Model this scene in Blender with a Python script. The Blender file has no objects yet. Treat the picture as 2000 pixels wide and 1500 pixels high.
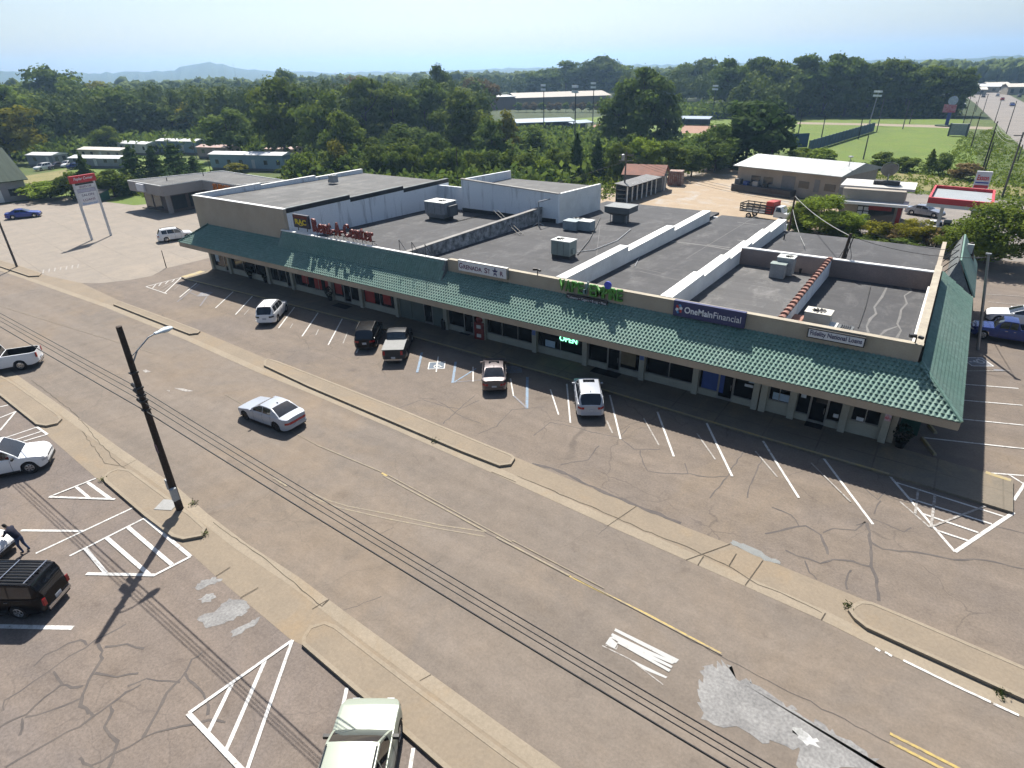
import bpy, bmesh, math, random
import numpy as np
from mathutils import Vector, Matrix
R = math.radians
random.seed(7); RNG = np.random.default_rng(7)
SC = bpy.context.scene
COL = SC.collection

# ------------------------------------------------------------------ camera
CAMH = 20.5
FPX = 1195.0
CM = ((0.8209051836866047, 0.24473229801805543, -0.515965872614908),
      (0.5706222245494444, -0.3870832857284558, 0.7242629403468784),
      (-0.02247123153512305, -0.8889727961059688, -0.4574083640870929))
cam_d = bpy.data.cameras.new('drone_camera')
cam_d.sensor_width = 36.0
cam_d.lens = 36.0 * FPX / 2000.0
cam_d.clip_start = 0.5
cam_d.clip_end = 20000.0
cam = bpy.data.objects.new('drone_camera', cam_d)
COL.objects.link(cam)
mw = Matrix.Identity(4)
for i in range(3):
    mw[i][0] = CM[i][0]; mw[i][1] = -CM[i][1]; mw[i][2] = -CM[i][2]
mw[2][3] = CAMH
cam.matrix_world = mw
SC.camera = cam

# ------------------------------------------------------------------ sky, sun, exposure
SUN_DIR = Vector((-0.5, 0.62, 1.0)).normalized()          # towards the sun
SUN_EL = math.asin(SUN_DIR.z)
SUN_AZ = math.atan2(SUN_DIR.x, SUN_DIR.y)                # clockwise from +Y
world = bpy.data.worlds.new('World'); SC.world = world; world.use_nodes = True
wn = world.node_tree; wn.nodes.clear()
wo = wn.nodes.new('ShaderNodeOutputWorld'); wb = wn.nodes.new('ShaderNodeBackground')
sky = wn.nodes.new('ShaderNodeTexSky'); sky.sky_type = 'NISHITA'; sky.sun_disc = False
sky.sun_elevation = SUN_EL; sky.sun_rotation = SUN_AZ
sky.air_density = 1.0; sky.dust_density = 1.8; sky.ozone_density = 2.0; sky.altitude = 60
wb.inputs['Strength'].default_value = 0.062
wn.links.new(sky.outputs[0], wb.inputs['Color']); wn.links.new(wb.outputs[0], wo.inputs['Surface'])
sl = bpy.data.lights.new('sun', 'SUN'); sl.energy = 4.9; sl.angle = R(0.55); sl.color = (1.0, 0.95, 0.87)
so = bpy.data.objects.new('sun', sl); COL.objects.link(so)
so.rotation_euler = SUN_DIR.to_track_quat('Z', 'Y').to_euler(); so.location = (-40, 50, 90)
SC.render.engine = 'CYCLES'
SC.cycles.use_adaptive_sampling = True; SC.cycles.adaptive_threshold = .02; SC.cycles.max_bounces = 4; SC.cycles.diffuse_bounces = 2; SC.cycles.glossy_bounces = 2; SC.cycles.transparent_max_bounces = 8; SC.cycles.volume_bounces = 0
SC.render.resolution_x = 1024; SC.render.resolution_y = 768
vs = SC.view_settings; vs.view_transform = 'Standard'; vs.look = 'None'; vs.gamma = 1.0
vs.exposure = 1.03; vs.use_curve_mapping = False

# ------------------------------------------------------------------ photo pixel -> place (ray on a level plane)
def ray(u, v):
    a, b, c = u - 1000.0, v - 750.0, FPX
    return [CM[i][0]*a + CM[i][1]*b + CM[i][2]*c for i in range(3)]
def G(u, v, z=0.0):
    d = ray(u, v); t = (CAMH - z) / (-d[2]); return (d[0]*t, d[1]*t)
def PY(u, v, Y):
    d = ray(u, v); t = Y / d[1]; return (d[0]*t, CAMH + d[2]*t)
def GP(pts, z=0.0): return [G(u, v, z) for u, v in pts]
def proj(x, y, z):
    z -= CAMH
    c = [CM[0][k]*x + CM[1][k]*y + CM[2][k]*z for k in range(3)]
    return 1000 + FPX*c[0]/c[2], 750 + FPX*c[1]/c[2]
def height_at(b, vtop):
    x, y = G(*b); lo, hi = 0.0, 80.0
    for _ in range(40):
        m = (lo + hi) / 2
        if proj(x, y, m)[1] > vtop: lo = m
        else: hi = m
    return lo

# ------------------------------------------------------------------ object helpers
def tag(o, label=None, cat=None, group=None, kind=None):
    if label: o['label'] = label
    if cat: o['category'] = cat
    if group: o['group'] = group
    if kind: o['kind'] = kind
    return o
def empty(name, loc=(0, 0, 0), rz=0.0, label=None, cat=None, group=None):
    o = bpy.data.objects.new(name, None); COL.objects.link(o)
    o.empty_display_size = 0.3
    o.location = loc if len(loc) == 3 else (loc[0], loc[1], 0.0)
    o.rotation_euler = (0, 0, rz)
    return tag(o, label, cat, group)
def link(name, mesh, parent=None, loc=None, rot=None):
    o = bpy.data.objects.new(name, mesh); COL.objects.link(o)
    if parent is not None: o.parent = parent
    if loc is not None: o.location = loc
    if rot is not None: o.rotation_euler = rot
    return o
def mkmesh(name, v, f, mat, smooth=None, fm=None):
    me = bpy.data.meshes.new(name)
    me.from_pydata(v, [], f)
    for m in (mat if isinstance(mat, (list, tuple)) else [mat]): me.materials.append(m)
    if fm is not None: me.polygons.foreach_set('material_index', fm)
    if smooth is not None:
        me.polygons.foreach_set('use_smooth', [True]*len(me.polygons))
        me.set_sharp_from_angle(angle=R(smooth))
    me.update()
    return me

class MB:
    """collects boxes, prisms and tubes for one part"""
    def __init__(s): s.v = []; s.f = []
    def add(s, v, f):
        n = len(s.v); s.v += [tuple(p) for p in v]; s.f += [tuple(i + n for i in q) for q in f]; return s
    def box(s, x0, x1, y0, y1, z0, z1, rz=0, c=(0, 0)):
        P = [(x0,y0,z0),(x1,y0,z0),(x1,y1,z0),(x0,y1,z0),(x0,y0,z1),(x1,y0,z1),(x1,y1,z1),(x0,y1,z1)]
        if rz:
            ca, sa = math.cos(rz), math.sin(rz)
            P = [(c[0]+(x-c[0])*ca-(y-c[1])*sa, c[1]+(x-c[0])*sa+(y-c[1])*ca, z) for x, y, z in P]
        return s.add(P, [(0,3,2,1),(4,5,6,7),(0,1,5,4),(1,2,6,5),(2,3,7,6),(3,0,4,7)])
    def cbox(s, cx, cy, cz, sx, sy, sz, rz=0):
        return s.box(cx-sx/2, cx+sx/2, cy-sy/2, cy+sy/2, cz-sz/2, cz+sz/2, rz, (cx, cy))
    def hexa(s, P): return s.add(P, [(0,3,2,1),(4,5,6,7),(0,1,5,4),(1,2,6,5),(2,3,7,6),(3,0,4,7)])
    def prism(s, poly, z0, z1, inset=0.0):
        n = len(poly); cx = sum(p[0] for p in poly)/n; cy = sum(p[1] for p in poly)/n
        a = sum(poly[i][0]*poly[(i+1)%n][1]-poly[(i+1)%n][0]*poly[i][1] for i in range(n))
        if a < 0: poly = poly[::-1]
        top = poly
        if inset:
            top = []
            for x, y in poly:
                d = math.hypot(x-cx, y-cy) or 1; top.append((x-(x-cx)/d*inset, y-(y-cy)/d*inset))
        V = [(x, y, z0) for x, y in poly] + [(x, y, z1) for x, y in top]
        F = [tuple(range(n, 2*n))] + [(i, (i+1)%n, n+(i+1)%n, n+i) for i in range(n)]
        return s.add(V, F)
    def sheet(s, poly, z):
        n = len(poly); a = sum(poly[i][0]*poly[(i+1)%n][1]-poly[(i+1)%n][0]*poly[i][1] for i in range(n))
        if a < 0: poly = poly[::-1]
        return s.add([(x, y, z) for x, y in poly], [tuple(range(n))])
    def tube(s, pts, r, n=8, caps=True):
        pts = [Vector(p) for p in pts]; m = len(pts)
        rr = r if isinstance(r, (list, tuple)) else [r]*m
        V = []
        for i, p in enumerate(pts):
            t = (pts[min(i+1, m-1)] - pts[max(i-1, 0)]).normalized()
            a = Vector((0, 0, 1)) if abs(t.z) < .9 else Vector((1, 0, 0))
            u = t.cross(a).normalized(); w = t.cross(u)
            for k in range(n):
                an = 2*math.pi*k/n; V.append(p + (u*math.cos(an) + w*math.sin(an))*rr[i])
        F = [(i*n+k, i*n+(k+1)%n, (i+1)*n+(k+1)%n, (i+1)*n+k) for i in range(m-1) for k in range(n)]
        if caps: F += [tuple(range(n))[::-1], tuple((m-1)*n+k for k in range(n))]
        return s.add(V, F)
    def lathe(s, prof, c=(0, 0, 0), n=14):
        V = [(c[0]+r*math.cos(2*math.pi*k/n), c[1]+r*math.sin(2*math.pi*k/n), c[2]+z) for r, z in prof for k in range(n)]
        m = len(prof)
        F = [(i*n+k, i*n+(k+1)%n, (i+1)*n+(k+1)%n, (i+1)*n+k) for i in range(m-1) for k in range(n)]
        F += [tuple(range(n))[::-1], tuple((m-1)*n+k for k in range(n))]
        return s.add(V, F)
    def build(s, name, mat, parent=None, smooth=None, world=False, off=(0, 0, 0)):
        me = mkmesh(name, s.v, s.f, mat, smooth)
        o = link(name, me, parent)
        if world and parent is not None: o.location = (-parent.location.x, -parent.location.y, -parent.location.z)
        elif off != (0, 0, 0): o.location = off
        return o
def ribbon(mb, a, b, w, z):
    dx, dy = b[0]-a[0], b[1]-a[1]; L = math.hypot(dx, dy) or 1; nx, ny = -dy/L*w/2, dx/L*w/2
    mb.sheet([(a[0]-nx, a[1]-ny), (b[0]-nx, b[1]-ny), (b[0]+nx, b[1]+ny), (a[0]+nx, a[1]+ny)], z)
def poly_ribbon(mb, pts, w, z, jit=0.0):
    m = len(pts); V = []
    for i, p in enumerate(pts):
        a = pts[max(i-1, 0)]; b = pts[min(i+1, m-1)]
        dx, dy = b[0]-a[0], b[1]-a[1]; L = math.hypot(dx, dy) or 1
        ww = (w if not isinstance(w, (list, tuple)) else w[i])*(1+random.uniform(-jit, jit))/2
        V += [(p[0]-dy/L*ww, p[1]+dx/L*ww, z), (p[0]+dy/L*ww, p[1]-dx/L*ww, z)]
    mb.add(V, [(2*i, 2*i+1, 2*i+3, 2*i+2) for i in range(m-1)])
def copy_tree(o, parent=None):
    c = o.copy(); COL.objects.link(c); c.parent = parent
    for ch in list(o.children): copy_tree(ch, c)
    return c
def text_mesh(s, size, extrude=0.03, bold=0.0, align='CENTER', shear=0.0, xs=1.0, space=1.0):
    cu = bpy.data.curves.new('t', 'FONT'); cu.body = s; cu.size = size; cu.extrude = extrude
    cu.offset = bold; cu.align_x = align; cu.align_y = 'CENTER'; cu.shear = shear; cu.space_character = space
    cu.resolution_u = 3
    o = bpy.data.objects.new('t', cu); COL.objects.link(o)
    dg = bpy.context.evaluated_depsgraph_get()
    me = bpy.data.meshes.new_from_object(o.evaluated_get(dg))
    COL.objects.unlink(o); bpy.data.objects.remove(o); bpy.data.curves.remove(cu)
    if xs != 1.0:
        for v in me.vertices: v.co.x *= xs
    return me
def text_part(s, size, mat, parent, loc, rot, name='lettering', **k):
    me = text_mesh(s, size, **k); me.materials.clear(); me.materials.append(mat)
    return link(name, me, parent, loc, rot)

# ------------------------------------------------------------------ materials
ALB = .74      # weathered surfaces: keeps every base colour at its outdoor value
def sc_(c, k=None): return tuple(x*(ALB if k is None else k) for x in c)
def C4(c): return (c[0], c[1], c[2], 1.0)
def new_mat(name):
    m = bpy.data.materials.new(name); m.use_nodes = True
    nt = m.node_tree; nt.nodes.clear()
    o = nt.nodes.new('ShaderNodeOutputMaterial'); b = nt.nodes.new('ShaderNodeBsdfPrincipled')
    nt.links.new(b.outputs[0], o.inputs[0])
    return m, nt, b
class NT:
    def __init__(s, nt): s.nt = nt; s._pos = None
    def n(s, t, **k):
        x = s.nt.nodes.new(t)
        for a, b in k.items(): setattr(x, a, b)
        return x
    def l(s, a, b): s.nt.links.new(a, b)
    def pos(s, obj=False):
        if s._pos is None:
            s._pos = s.n('ShaderNodeTexCoord').outputs['Object'] if obj else s.n('ShaderNodeNewGeometry').outputs['Position']
        return s._pos
    def noise(s, scale, detail=4, rough=.6, vec=None, dist=0.0, stretch=None):
        x = s.n('ShaderNodeTexNoise'); x.inputs['Scale'].default_value = scale
        x.inputs['Detail'].default_value = detail; x.inputs['Roughness'].default_value = rough
        x.inputs['Distortion'].default_value = dist
        v = vec if vec is not None else s.pos()
        if stretch is not None:
            mp = s.n('ShaderNodeMapping'); mp.inputs['Scale'].default_value = stretch; s.l(v, mp.inputs[0]); v = mp.outputs[0]
        s.l(v, x.inputs['Vector']); return x.outputs['Fac']
    def ramp(s, fac, a, b, c0=(0,0,0), c1=(1,1,1)):
        x = s.n('ShaderNodeValToRGB'); e = x.color_ramp.elements
        e[0].position = a; e[1].position = b; e[0].color = C4(c0); e[1].color = C4(c1)
        s.l(fac, x.inputs[0]); return x.outputs[0]
    def mix(s, fac, a, b, mode='MIX'):
        x = s.n('ShaderNodeMix', data_type='RGBA', blend_type=mode)
        if isinstance(fac, (int, float)): x.inputs[0].default_value = fac
        else: s.l(fac, x.inputs[0])
        for i, c in ((6, a), (7, b)):
            if isinstance(c, (tuple, list)): x.inputs[i].default_value = C4(c)
            else: s.l(c, x.inputs[i])
        return x.outputs[2]
    def bump(s, b, h, strength=.3, dist=.02):
        x = s.n('ShaderNodeBump'); x.inputs['Strength'].default_value = strength; x.inputs['Distance'].default_value = dist
        s.l(h, x.inputs['Height']); s.l(x.outputs[0], b.inputs['Normal'])
MATS = {}
def M(name, col, rough=.7, col2=None, scale=2.0, grain=.12, gscale=30, bump=0.0, metal=0.0, spec=.4, stretch=None, obj=False, lo=.35, hi=.65):
    """procedural: two tones by large noise, fine grain on top"""
    if name in MATS: return MATS[name]
    m, nt, b = new_mat(name); N = NT(nt)
    N.pos(obj)
    c2 = col2 if col2 else tuple(min(1, c*.8) for c in col)
    kk = .72 if max(col) < .5 else .92
    col, c2 = sc_(col, kk), sc_(c2, kk)
    f = N.ramp(N.noise(scale, 5, .62, stretch=stretch), lo, hi)
    c = N.mix(f, col, c2)
    if grain:
        g = N.ramp(N.noise(gscale, 2, .5), .3, .7, (1-grain,)*3, (1+grain,)*3)
        c = N.mix(1.0, c, g, 'MULTIPLY')
    N.l(c, b.inputs['Base Color'])
    b.inputs['Roughness'].default_value = rough; b.inputs['Metallic'].default_value = metal
    b.inputs['Specular IOR Level'].default_value = spec
    if bump: N.bump(b, N.noise(gscale, 3, .6), bump)
    MATS[name] = m
    return m
def paint(name, col, metal=0.0, rough=.32, coat=.25, spec=.35):
    if name in MATS: return MATS[name]
    m, nt, b = new_mat(name); N = NT(nt); N.pos(True)
    d = N.ramp(N.noise(.6, 3, .5), .35, .8)
    N.l(N.mix(d, col, tuple(c*.9+.012 for c in col)), b.inputs['Base Color'])
    b.inputs['Roughness'].default_value = rough; b.inputs['Specular IOR Level'].default_value = spec
    b.inputs['Metallic'].default_value = metal; b.inputs['Coat Weight'].default_value = coat; b.inputs['Coat Roughness'].default_value = .06
    MATS[name] = m; return m
def glassy(name, col, rough=.06, spec=.6):
    if name in MATS: return MATS[name]
    m, nt, b = new_mat(name); N = NT(nt); N.pos(True)
    N.l(N.mix(N.ramp(N.noise(1.3, 3, .6), .3, .7), col, tuple(c*.6 for c in col)), b.inputs['Base Color'])
    b.inputs['Roughness'].default_value = rough; b.inputs['Specular IOR Level'].default_value = spec; b.inputs['IOR'].default_value = 1.5
    MATS[name] = m; return m
def emit(name, col, strength):
    if name in MATS: return MATS[name]
    m, nt, b = new_mat(name)
    b.inputs['Base Color'].default_value = C4(col); b.inputs['Emission Color'].default_value = C4(col)
    b.inputs['Emission Strength'].default_value = strength; MATS[name] = m; return m
def asphalt(name, c1, c2, stain, crack=1.0, speck=.25):
    c1, c2, stain = sc_(c1), sc_(c2), sc_(stain)
    m, nt, b = new_mat(name); N = NT(nt)
    p = N.pos()
    big = N.ramp(N.noise(.16, 6, .65), .35, .65)
    c = N.mix(big, c1, c2)
    st = N.ramp(N.noise(.07, 5, .7, dist=.6), .5, .72)
    c = N.mix(st, c, stain)
    mid = N.ramp(N.noise(1.1, 6, .75), .3, .7, (.86,)*3, (1.12,)*3)
    c = N.mix(1.0, c, mid, 'MULTIPLY')
    ln = N.ramp(N.noise(.55, 4, .65, stretch=(.07, 1.0, 1.0)), .3, .7, (.88,)*3, (1.09,)*3)
    c = N.mix(1.0, c, ln, 'MULTIPLY')
    oil = N.ramp(N.noise(.62, 4, .6), .62, .74, (1, 1, 1), (.80, .79, .79))
    c = N.mix(1.0, c, oil, 'MULTIPLY')
    fine = N.ramp(N.noise(9, 3, .8), .25, .75, (1-speck,)*3, (1+speck,)*3)
    c = N.mix(1.0, c, fine, 'MULTIPLY')
    if crack:
        wv = N.n('ShaderNodeTexNoise'); wv.inputs['Scale'].default_value = .5; wv.inputs['Detail'].default_value = 5; N.l(p, wv.inputs['Vector'])
        ad = N.n('ShaderNodeVectorMath', operation='MULTIPLY_ADD'); N.l(wv.outputs['Color'], ad.inputs[0])
        ad.inputs[1].default_value = (2.2, 2.2, 0); N.l(p, ad.inputs[2])
        vo = N.n('ShaderNodeTexVoronoi', feature='DISTANCE_TO_EDGE'); vo.inputs['Scale'].default_value = .22; N.l(ad.outputs[0], vo.inputs['Vector'])
        ck = N.ramp(vo.outputs['Distance'], .002, .009, (1, 1, 1), (0, 0, 0))
        msk = N.ramp(N.noise(.11, 3, .6), .48, .56)
        mm = N.n('ShaderNodeMath', operation='MULTIPLY'); N.l(ck, mm.inputs[0]); N.l(msk, mm.inputs[1])
        m2 = N.n('ShaderNodeMath', operation='MULTIPLY'); N.l(mm.outputs[0], m2.inputs[0]); m2.inputs[1].default_value = .55*crack
        c = N.mix(m2.outputs[0], c, (.035, .032, .031))
    N.l(c, b.inputs['Base Color']); b.inputs['Roughness'].default_value = .9; b.inputs['Specular IOR Level'].default_value = .25
    N.bump(b, N.noise(22, 3, .8), .35, .012)
    MATS[name] = m; return m
def concrete(name, c1, c2, c3, joint=0.0, rot=0.0):
    c1, c2, c3 = sc_(c1), sc_(c2), sc_(c3)
    m, nt, b = new_mat(name); N = NT(nt)
    p = N.pos()
    c = N.mix(N.ramp(N.noise(.5, 6, .7), .35, .65), c1, c2)
    c = N.mix(N.ramp(N.noise(.22, 5, .7, dist=.8), .52, .7), c, c3)
    c = N.mix(1.0, c, N.ramp(N.noise(7, 4, .75), .25, .75, (.84,)*3, (1.14,)*3), 'MULTIPLY')
    if joint:
        mp = N.n('ShaderNodeMapping'); mp.inputs['Rotation'].default_value = (0, 0, rot); N.l(p, mp.inputs[0])
        br = N.n('ShaderNodeTexBrick'); br.offset = 0.0; br.inputs['Scale'].default_value = 1.0
        br.inputs['Brick Width'].default_value = joint; br.inputs['Row Height'].default_value = joint; br.inputs['Mortar Size'].default_value = .05
        br.inputs['Mortar Smooth'].default_value = .4
        N.l(mp.outputs[0], br.inputs['Vector'])
        jm = N.n('ShaderNodeMath', operation='MULTIPLY'); N.l(br.outputs['Fac'], jm.inputs[0]); N.l(N.ramp(N.noise(.3, 4, .7), .3, .7), jm.inputs[1])
        c = N.mix(jm.outputs[0], c, tuple(x*.55 for x in c1))
    N.l(c, b.inputs['Base Color']); b.inputs['Roughness'].default_value = .88; b.inputs['Specular IOR Level'].default_value = .25
    N.bump(b, N.noise(18, 3, .75), .3, .01)
    MATS[name] = m; return m
def worn_paint(name, col, under, wear=.5, scale=5):
    if name in MATS: return MATS[name]
    m, nt, b = new_mat(name); N = NT(nt)
    col, under = sc_(col, .66), sc_(under)
    f = N.ramp(N.noise(scale, 6, .8), wear-.1, wear+.12, (1, 1, 1), (0, 0, 0))
    c = N.mix(f, under, col)
    N.l(c, b.inputs['Base Color']); b.inputs['Roughness'].default_value = .75
    MATS[name] = m; return m
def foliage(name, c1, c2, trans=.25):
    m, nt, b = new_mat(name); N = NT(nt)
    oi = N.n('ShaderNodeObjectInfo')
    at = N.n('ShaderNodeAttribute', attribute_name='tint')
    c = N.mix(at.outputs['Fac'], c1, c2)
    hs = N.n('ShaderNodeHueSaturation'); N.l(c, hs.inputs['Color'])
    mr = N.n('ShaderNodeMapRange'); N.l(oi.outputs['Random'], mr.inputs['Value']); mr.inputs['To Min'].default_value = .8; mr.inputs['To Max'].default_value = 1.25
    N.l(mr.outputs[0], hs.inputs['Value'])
    N.l(hs.outputs[0], b.inputs['Base Color']); b.inputs['Roughness'].default_value = .8; b.inputs['Specular IOR Level'].default_value = .04
    if trans:
        tr = N.n('ShaderNodeBsdfTranslucent'); N.l(hs.outputs[0], tr.inputs['Color'])
        mx = N.n('ShaderNodeMixShader'); mx.inputs[0].default_value = trans
        out = [n for n in nt.nodes if n.type == 'OUTPUT_MATERIAL'][0]
        N.l(b.outputs[0], mx.inputs[1]); N.l(tr.outputs[0], mx.inputs[2]); N.l(mx.outputs[0], out.inputs[0])
    MATS[name] = m; return m
# ------------------------------------------------------------------ ground materials
asphalt('asphalt_road', (.222, .183, .148), (.198, .168, .142), (.238, .185, .135), .3, .16)
asphalt('asphalt_lot', (.212, .172, .138), (.182, .152, .130), (.232, .182, .132), .7, .22)
asphalt('asphalt_near', (.205, .170, .148), (.180, .152, .136), (.225, .178, .140), .4, .26)
asphalt('asphalt_far', (.26, .235, .21), (.22, .20, .185), (.28, .25, .22), .4, .2)
concrete('concrete_lot', (.31, .268, .222), (.262, .23, .195), (.335, .285, .23), 4.6, R(8))
concrete('concrete_band', (.285, .232, .170), (.245, .202, .152), (.30, .228, .150), 0)
concrete('concrete_pale', (.335, .28, .21), (.285, .24, .18), (.31, .242, .165), 0)
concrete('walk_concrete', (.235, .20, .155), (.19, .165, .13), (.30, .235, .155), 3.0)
concrete('gravel_yard', (.42, .33, .23), (.36, .27, .18), (.43, .41, .38), 0)
def grass_mat(name, a, b_, c_):
    a, b_, c_ = sc_(a), sc_(b_), sc_(c_)
    m, nt, b = new_mat(name); N = NT(nt)
    c = N.mix(N.ramp(N.noise(.05, 6, .7), .38, .62), a, b_)
    c = N.mix(N.ramp(N.noise(.35, 5, .7), .5, .75), c, c_)
    c = N.mix(1.0, c, N.ramp(N.noise(3, 4, .8), .25, .75, (.72,)*3, (1.25,)*3), 'MULTIPLY')
    N.l(c, b.inputs['Base Color']); b.inputs['Roughness'].default_value = .9; b.inputs['Specular IOR Level'].default_value = .15
    N.bump(b, N.noise(6, 4, .8), .6, .15); MATS[name] = m; return m
grass_mat('grass_field', (.150, .215, .040), (.125, .185, .040), (.19, .215, .055))
grass_mat('grass_rough', (.10, .14, .035), (.085, .12, .035), (.20, .185, .085))
grass_mat('grass_dry', (.30, .26, .12), (.22, .21, .09), (.16, .18, .06))
grass_mat('wood_floor', (.045, .07, .025), (.06, .08, .03), (.09, .095, .04))
grass_mat('hill_wood', (.030, .055, .022), (.045, .07, .028), (.02, .038, .018))
MT = MATS

def struct(name, pts, z, mat, thick=0.0):
    mb = MB()
    if thick: mb.prism(pts, z-thick, z)
    else: mb.sheet(pts, z)
    return tag(mb.build(name, mat), kind='structure')
g = 5600
struct('ground', [(-g, -220), (g, -220), (g, 7600), (-g, 7600)], -.06, MT['wood_floor'])
struct('grass_verge', [(-260, 20), (-60, 50), (-60, 100), (40, 100), (90, 140), (90, 300), (-60, 300), (-180, 160), (-260, 140)], -.045, MT['grass_rough'])

# road edges traced along the street
FAR_EDGE = [(-160, 478), (0, 529), (50, 546), (110, 567), (207, 601), (362, 664), (500, 726), (600, 766), (775, 841), (959, 923), (1186, 1026), (1340, 1094), (1604, 1211), (1780, 1299), (2000, 1402), (2300, 1548)]
NEAR_EDGE = [(-160, 612), (0, 709), (37, 735), (137, 805), (237, 877), (345, 950), (405, 1003), (480, 1060), (582, 1126), (685, 1203), (800, 1287), (1000, 1431), (1160, 1545)]
NEAR_LOT = [(-160, 665), (0, 776), (70, 831), (187, 933), (205, 943), (282, 1009), (350, 1060), (422, 1126), (565, 1247), (589, 1260), (725, 1377), (868, 1502), (960, 1585)]
FAR_LOT = [(-160, 462), (0, 512), (80, 536), (160, 553), (235, 588), (330, 622), (391, 646), (522, 701), (600, 728), (797, 805), (937, 863), (1036, 905), (1243, 989), (1340, 1030), (1426, 1063), (1549, 1115), (1679, 1168), (1758, 1198), (2000, 1302), (2300, 1430)]
LOT_SPLIT = [(160, 553), (200, 553), (252, 547), (296, 539), (325, 524), (409, 504)]
far_e, near_e, near_l, far_l = GP(FAR_EDGE), GP(NEAR_EDGE), GP(NEAR_LOT), GP(FAR_LOT)
street = struct('street', far_e + near_e[::-1], 0.0, MT['asphalt_road'])
far_band = struct('street_gutter', far_e + far_l[::-1], .004, MT['concrete_band'])
near_band = struct('street_gutter', near_e + near_l[::-1], .004, MT['concrete_band'])
i0 = FAR_LOT.index((160, 553))
mall_lot = struct('parking_lot', far_l[i0:] + [(70, 20), (70, 100), (-10, 84), (-10, 60), (-75, 60), (-76, 38)] + GP(LOT_SPLIT)[::-1][:-1], 0.0, MT['asphalt_lot'])
conc_lot = struct('concrete_lot', GP([(-160, 462)]) + far_l[1:i0+1] + GP(LOT_SPLIT) + [(-71, 60), (-80, 66), (-100, 66), (-132, 57), (-144.7, 54), (-147, 42), (-170, 15), (-150, 5)], .004, MT['concrete_lot'])
near_lot = struct('parking_lot', near_l + [(40, -20), (-90, -40), (-110, 0)], 0.0, MT['asphalt_near'])
yard = struct('gravel_yard', [(-55, 70), (-8, 71), (-5, 96), (-13, 112), (-32, 118), (-38, 140), (-47, 148), (-50, 125), (-58, 100), (-60, 84)], -.02, MT['gravel_yard'])
struct('gas_station_lot', [(-13, 96), (-4, 84), (60, 84), (60, 128), (-8, 128), (-14, 112)], -.012, MT['asphalt_far'])
struct('sports_field', GP([(1500, 236), (1880, 232), (1925, 262), (1905, 345), (1690, 335), (1560, 310), (1500, 290)]), -.03, MT['grass_field'])
struct('sports_field', GP([(1050, 272), (1190, 240), (1420, 232), (1500, 240), (1500, 300), (1100, 292)]), -.03, MT['grass_field'])
struct('infield', GP([(1150, 262), (1160, 244), (1195, 240), (1180, 256)]), -.02, M('clay', (.36, .20, .13), .9, (.31, .17, .11), 1.2))
struct('infield', GP([(1328, 260), (1335, 244), (1400, 245), (1385, 260)]), -.02, M('clay', (.36, .20, .13)))
struct('field_drive', GP([(1540, 238), (1700, 241), (1825, 244), (1940, 248), (1935, 253), (1820, 249), (1700, 245), (1540, 242)]), -.02, MT['concrete_pale'])
struct('dry_verge', GP([(1660, 332), (1790, 340), (2010, 366), (2010, 384), (1800, 372), (1690, 352)]), -.02, MT['grass_dry'])
struct('dry_verge', GP([(20, 348), (130, 330), (135, 345), (60, 360)]), -.02, MT['grass_dry'])
struct('trailer_park_lawn', GP([(95, 330), (110, 290), (190, 285), (420, 318), (440, 336), (140, 345)]), -.03, MT['grass_field'])
struct('lawn', GP([(20, 400), (55, 380), (145, 378), (150, 382), (62, 388)]), -.01, MT['grass_field'])
struct('lawn', GP([(205, 394), (250, 376), (300, 372), (285, 399), (262, 401)]), .008, MT['grass_field'])
struct('highway', GP([(1868, 182), (1880, 184), (1905, 202), (1950, 245), (2000, 292), (2120, 400), (2200, 300), (2000, 200), (1945, 172), (1930, 160), (1915, 160), (1920, 172), (1895, 178)]), -.02, MT['asphalt_far'])
struct('highway_verge', GP([(1880, 232), (1912, 232), (1950, 250), (2000, 296), (2030, 330), (2010, 372), (1915, 350), (1905, 300)]), -.025, MT['grass_rough'])
struct('school_lawn', GP([(960, 262), (1190, 236), (1190, 226), (960, 246)]), -.03, MT['grass_field'])

# ------------------------------------------------------------------ kerbed islands
def island(px, label, zh=.15):
    base = GP(px, zh); n = len(base)
    root = empty('kerb_island', (sum(p[0] for p in base)/n, sum(p[1] for p in base)/n, 0), 0, label, 'traffic island', 'kerbed islands along the street')
    a = sum(base[i][0]*base[(i+1)%n][1]-base[(i+1)%n][0]*base[i][1] for i in range(n))
    if a < 0: base = base[::-1]
    inn = []
    for i in range(n):
        p, q, r = base[i-1], base[i], base[(i+1) % n]
        d1 = Vector((q[0]-p[0], q[1]-p[1])).normalized(); d2 = Vector((r[0]-q[0], r[1]-q[1])).normalized()
        nrm = Vector((-(d1.y+d2.y), d1.x+d2.x))
        nrm = nrm.normalized() if nrm.length > 1e-6 else Vector((-d1.y, d1.x))
        inn.append((q[0]+nrm.x*.17, q[1]+nrm.y*.17))
    # kerb ring
    V = [(x, y, 0) for x, y in base] + [(x, y, zh) for x, y in base] + [(x, y, zh) for x, y in inn] + [(x, y, zh-.03) for x, y in inn]
    F = []
    for i in range(n):
        j = (i+1) % n
        F += [(i, j, n+j, n+i), (n+i, n+j, 2*n+j, 2*n+i), (2*n+i, 2*n+j, 3*n+j, 3*n+i)]
    MB().add(V, F).build('kerb', MT['concrete_pale'], root, world=True)
    MB().sheet(inn, zh-.012).build('slab', MT['concrete_band'], root, world=True)
    return root
island([(221, 594), (228, 590), (238, 589), (315, 617), (385, 643), (391, 646), (387, 650), (370, 652), (300, 625)], 'narrow concrete kerb island nearest the cream left end of the mall')
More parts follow.
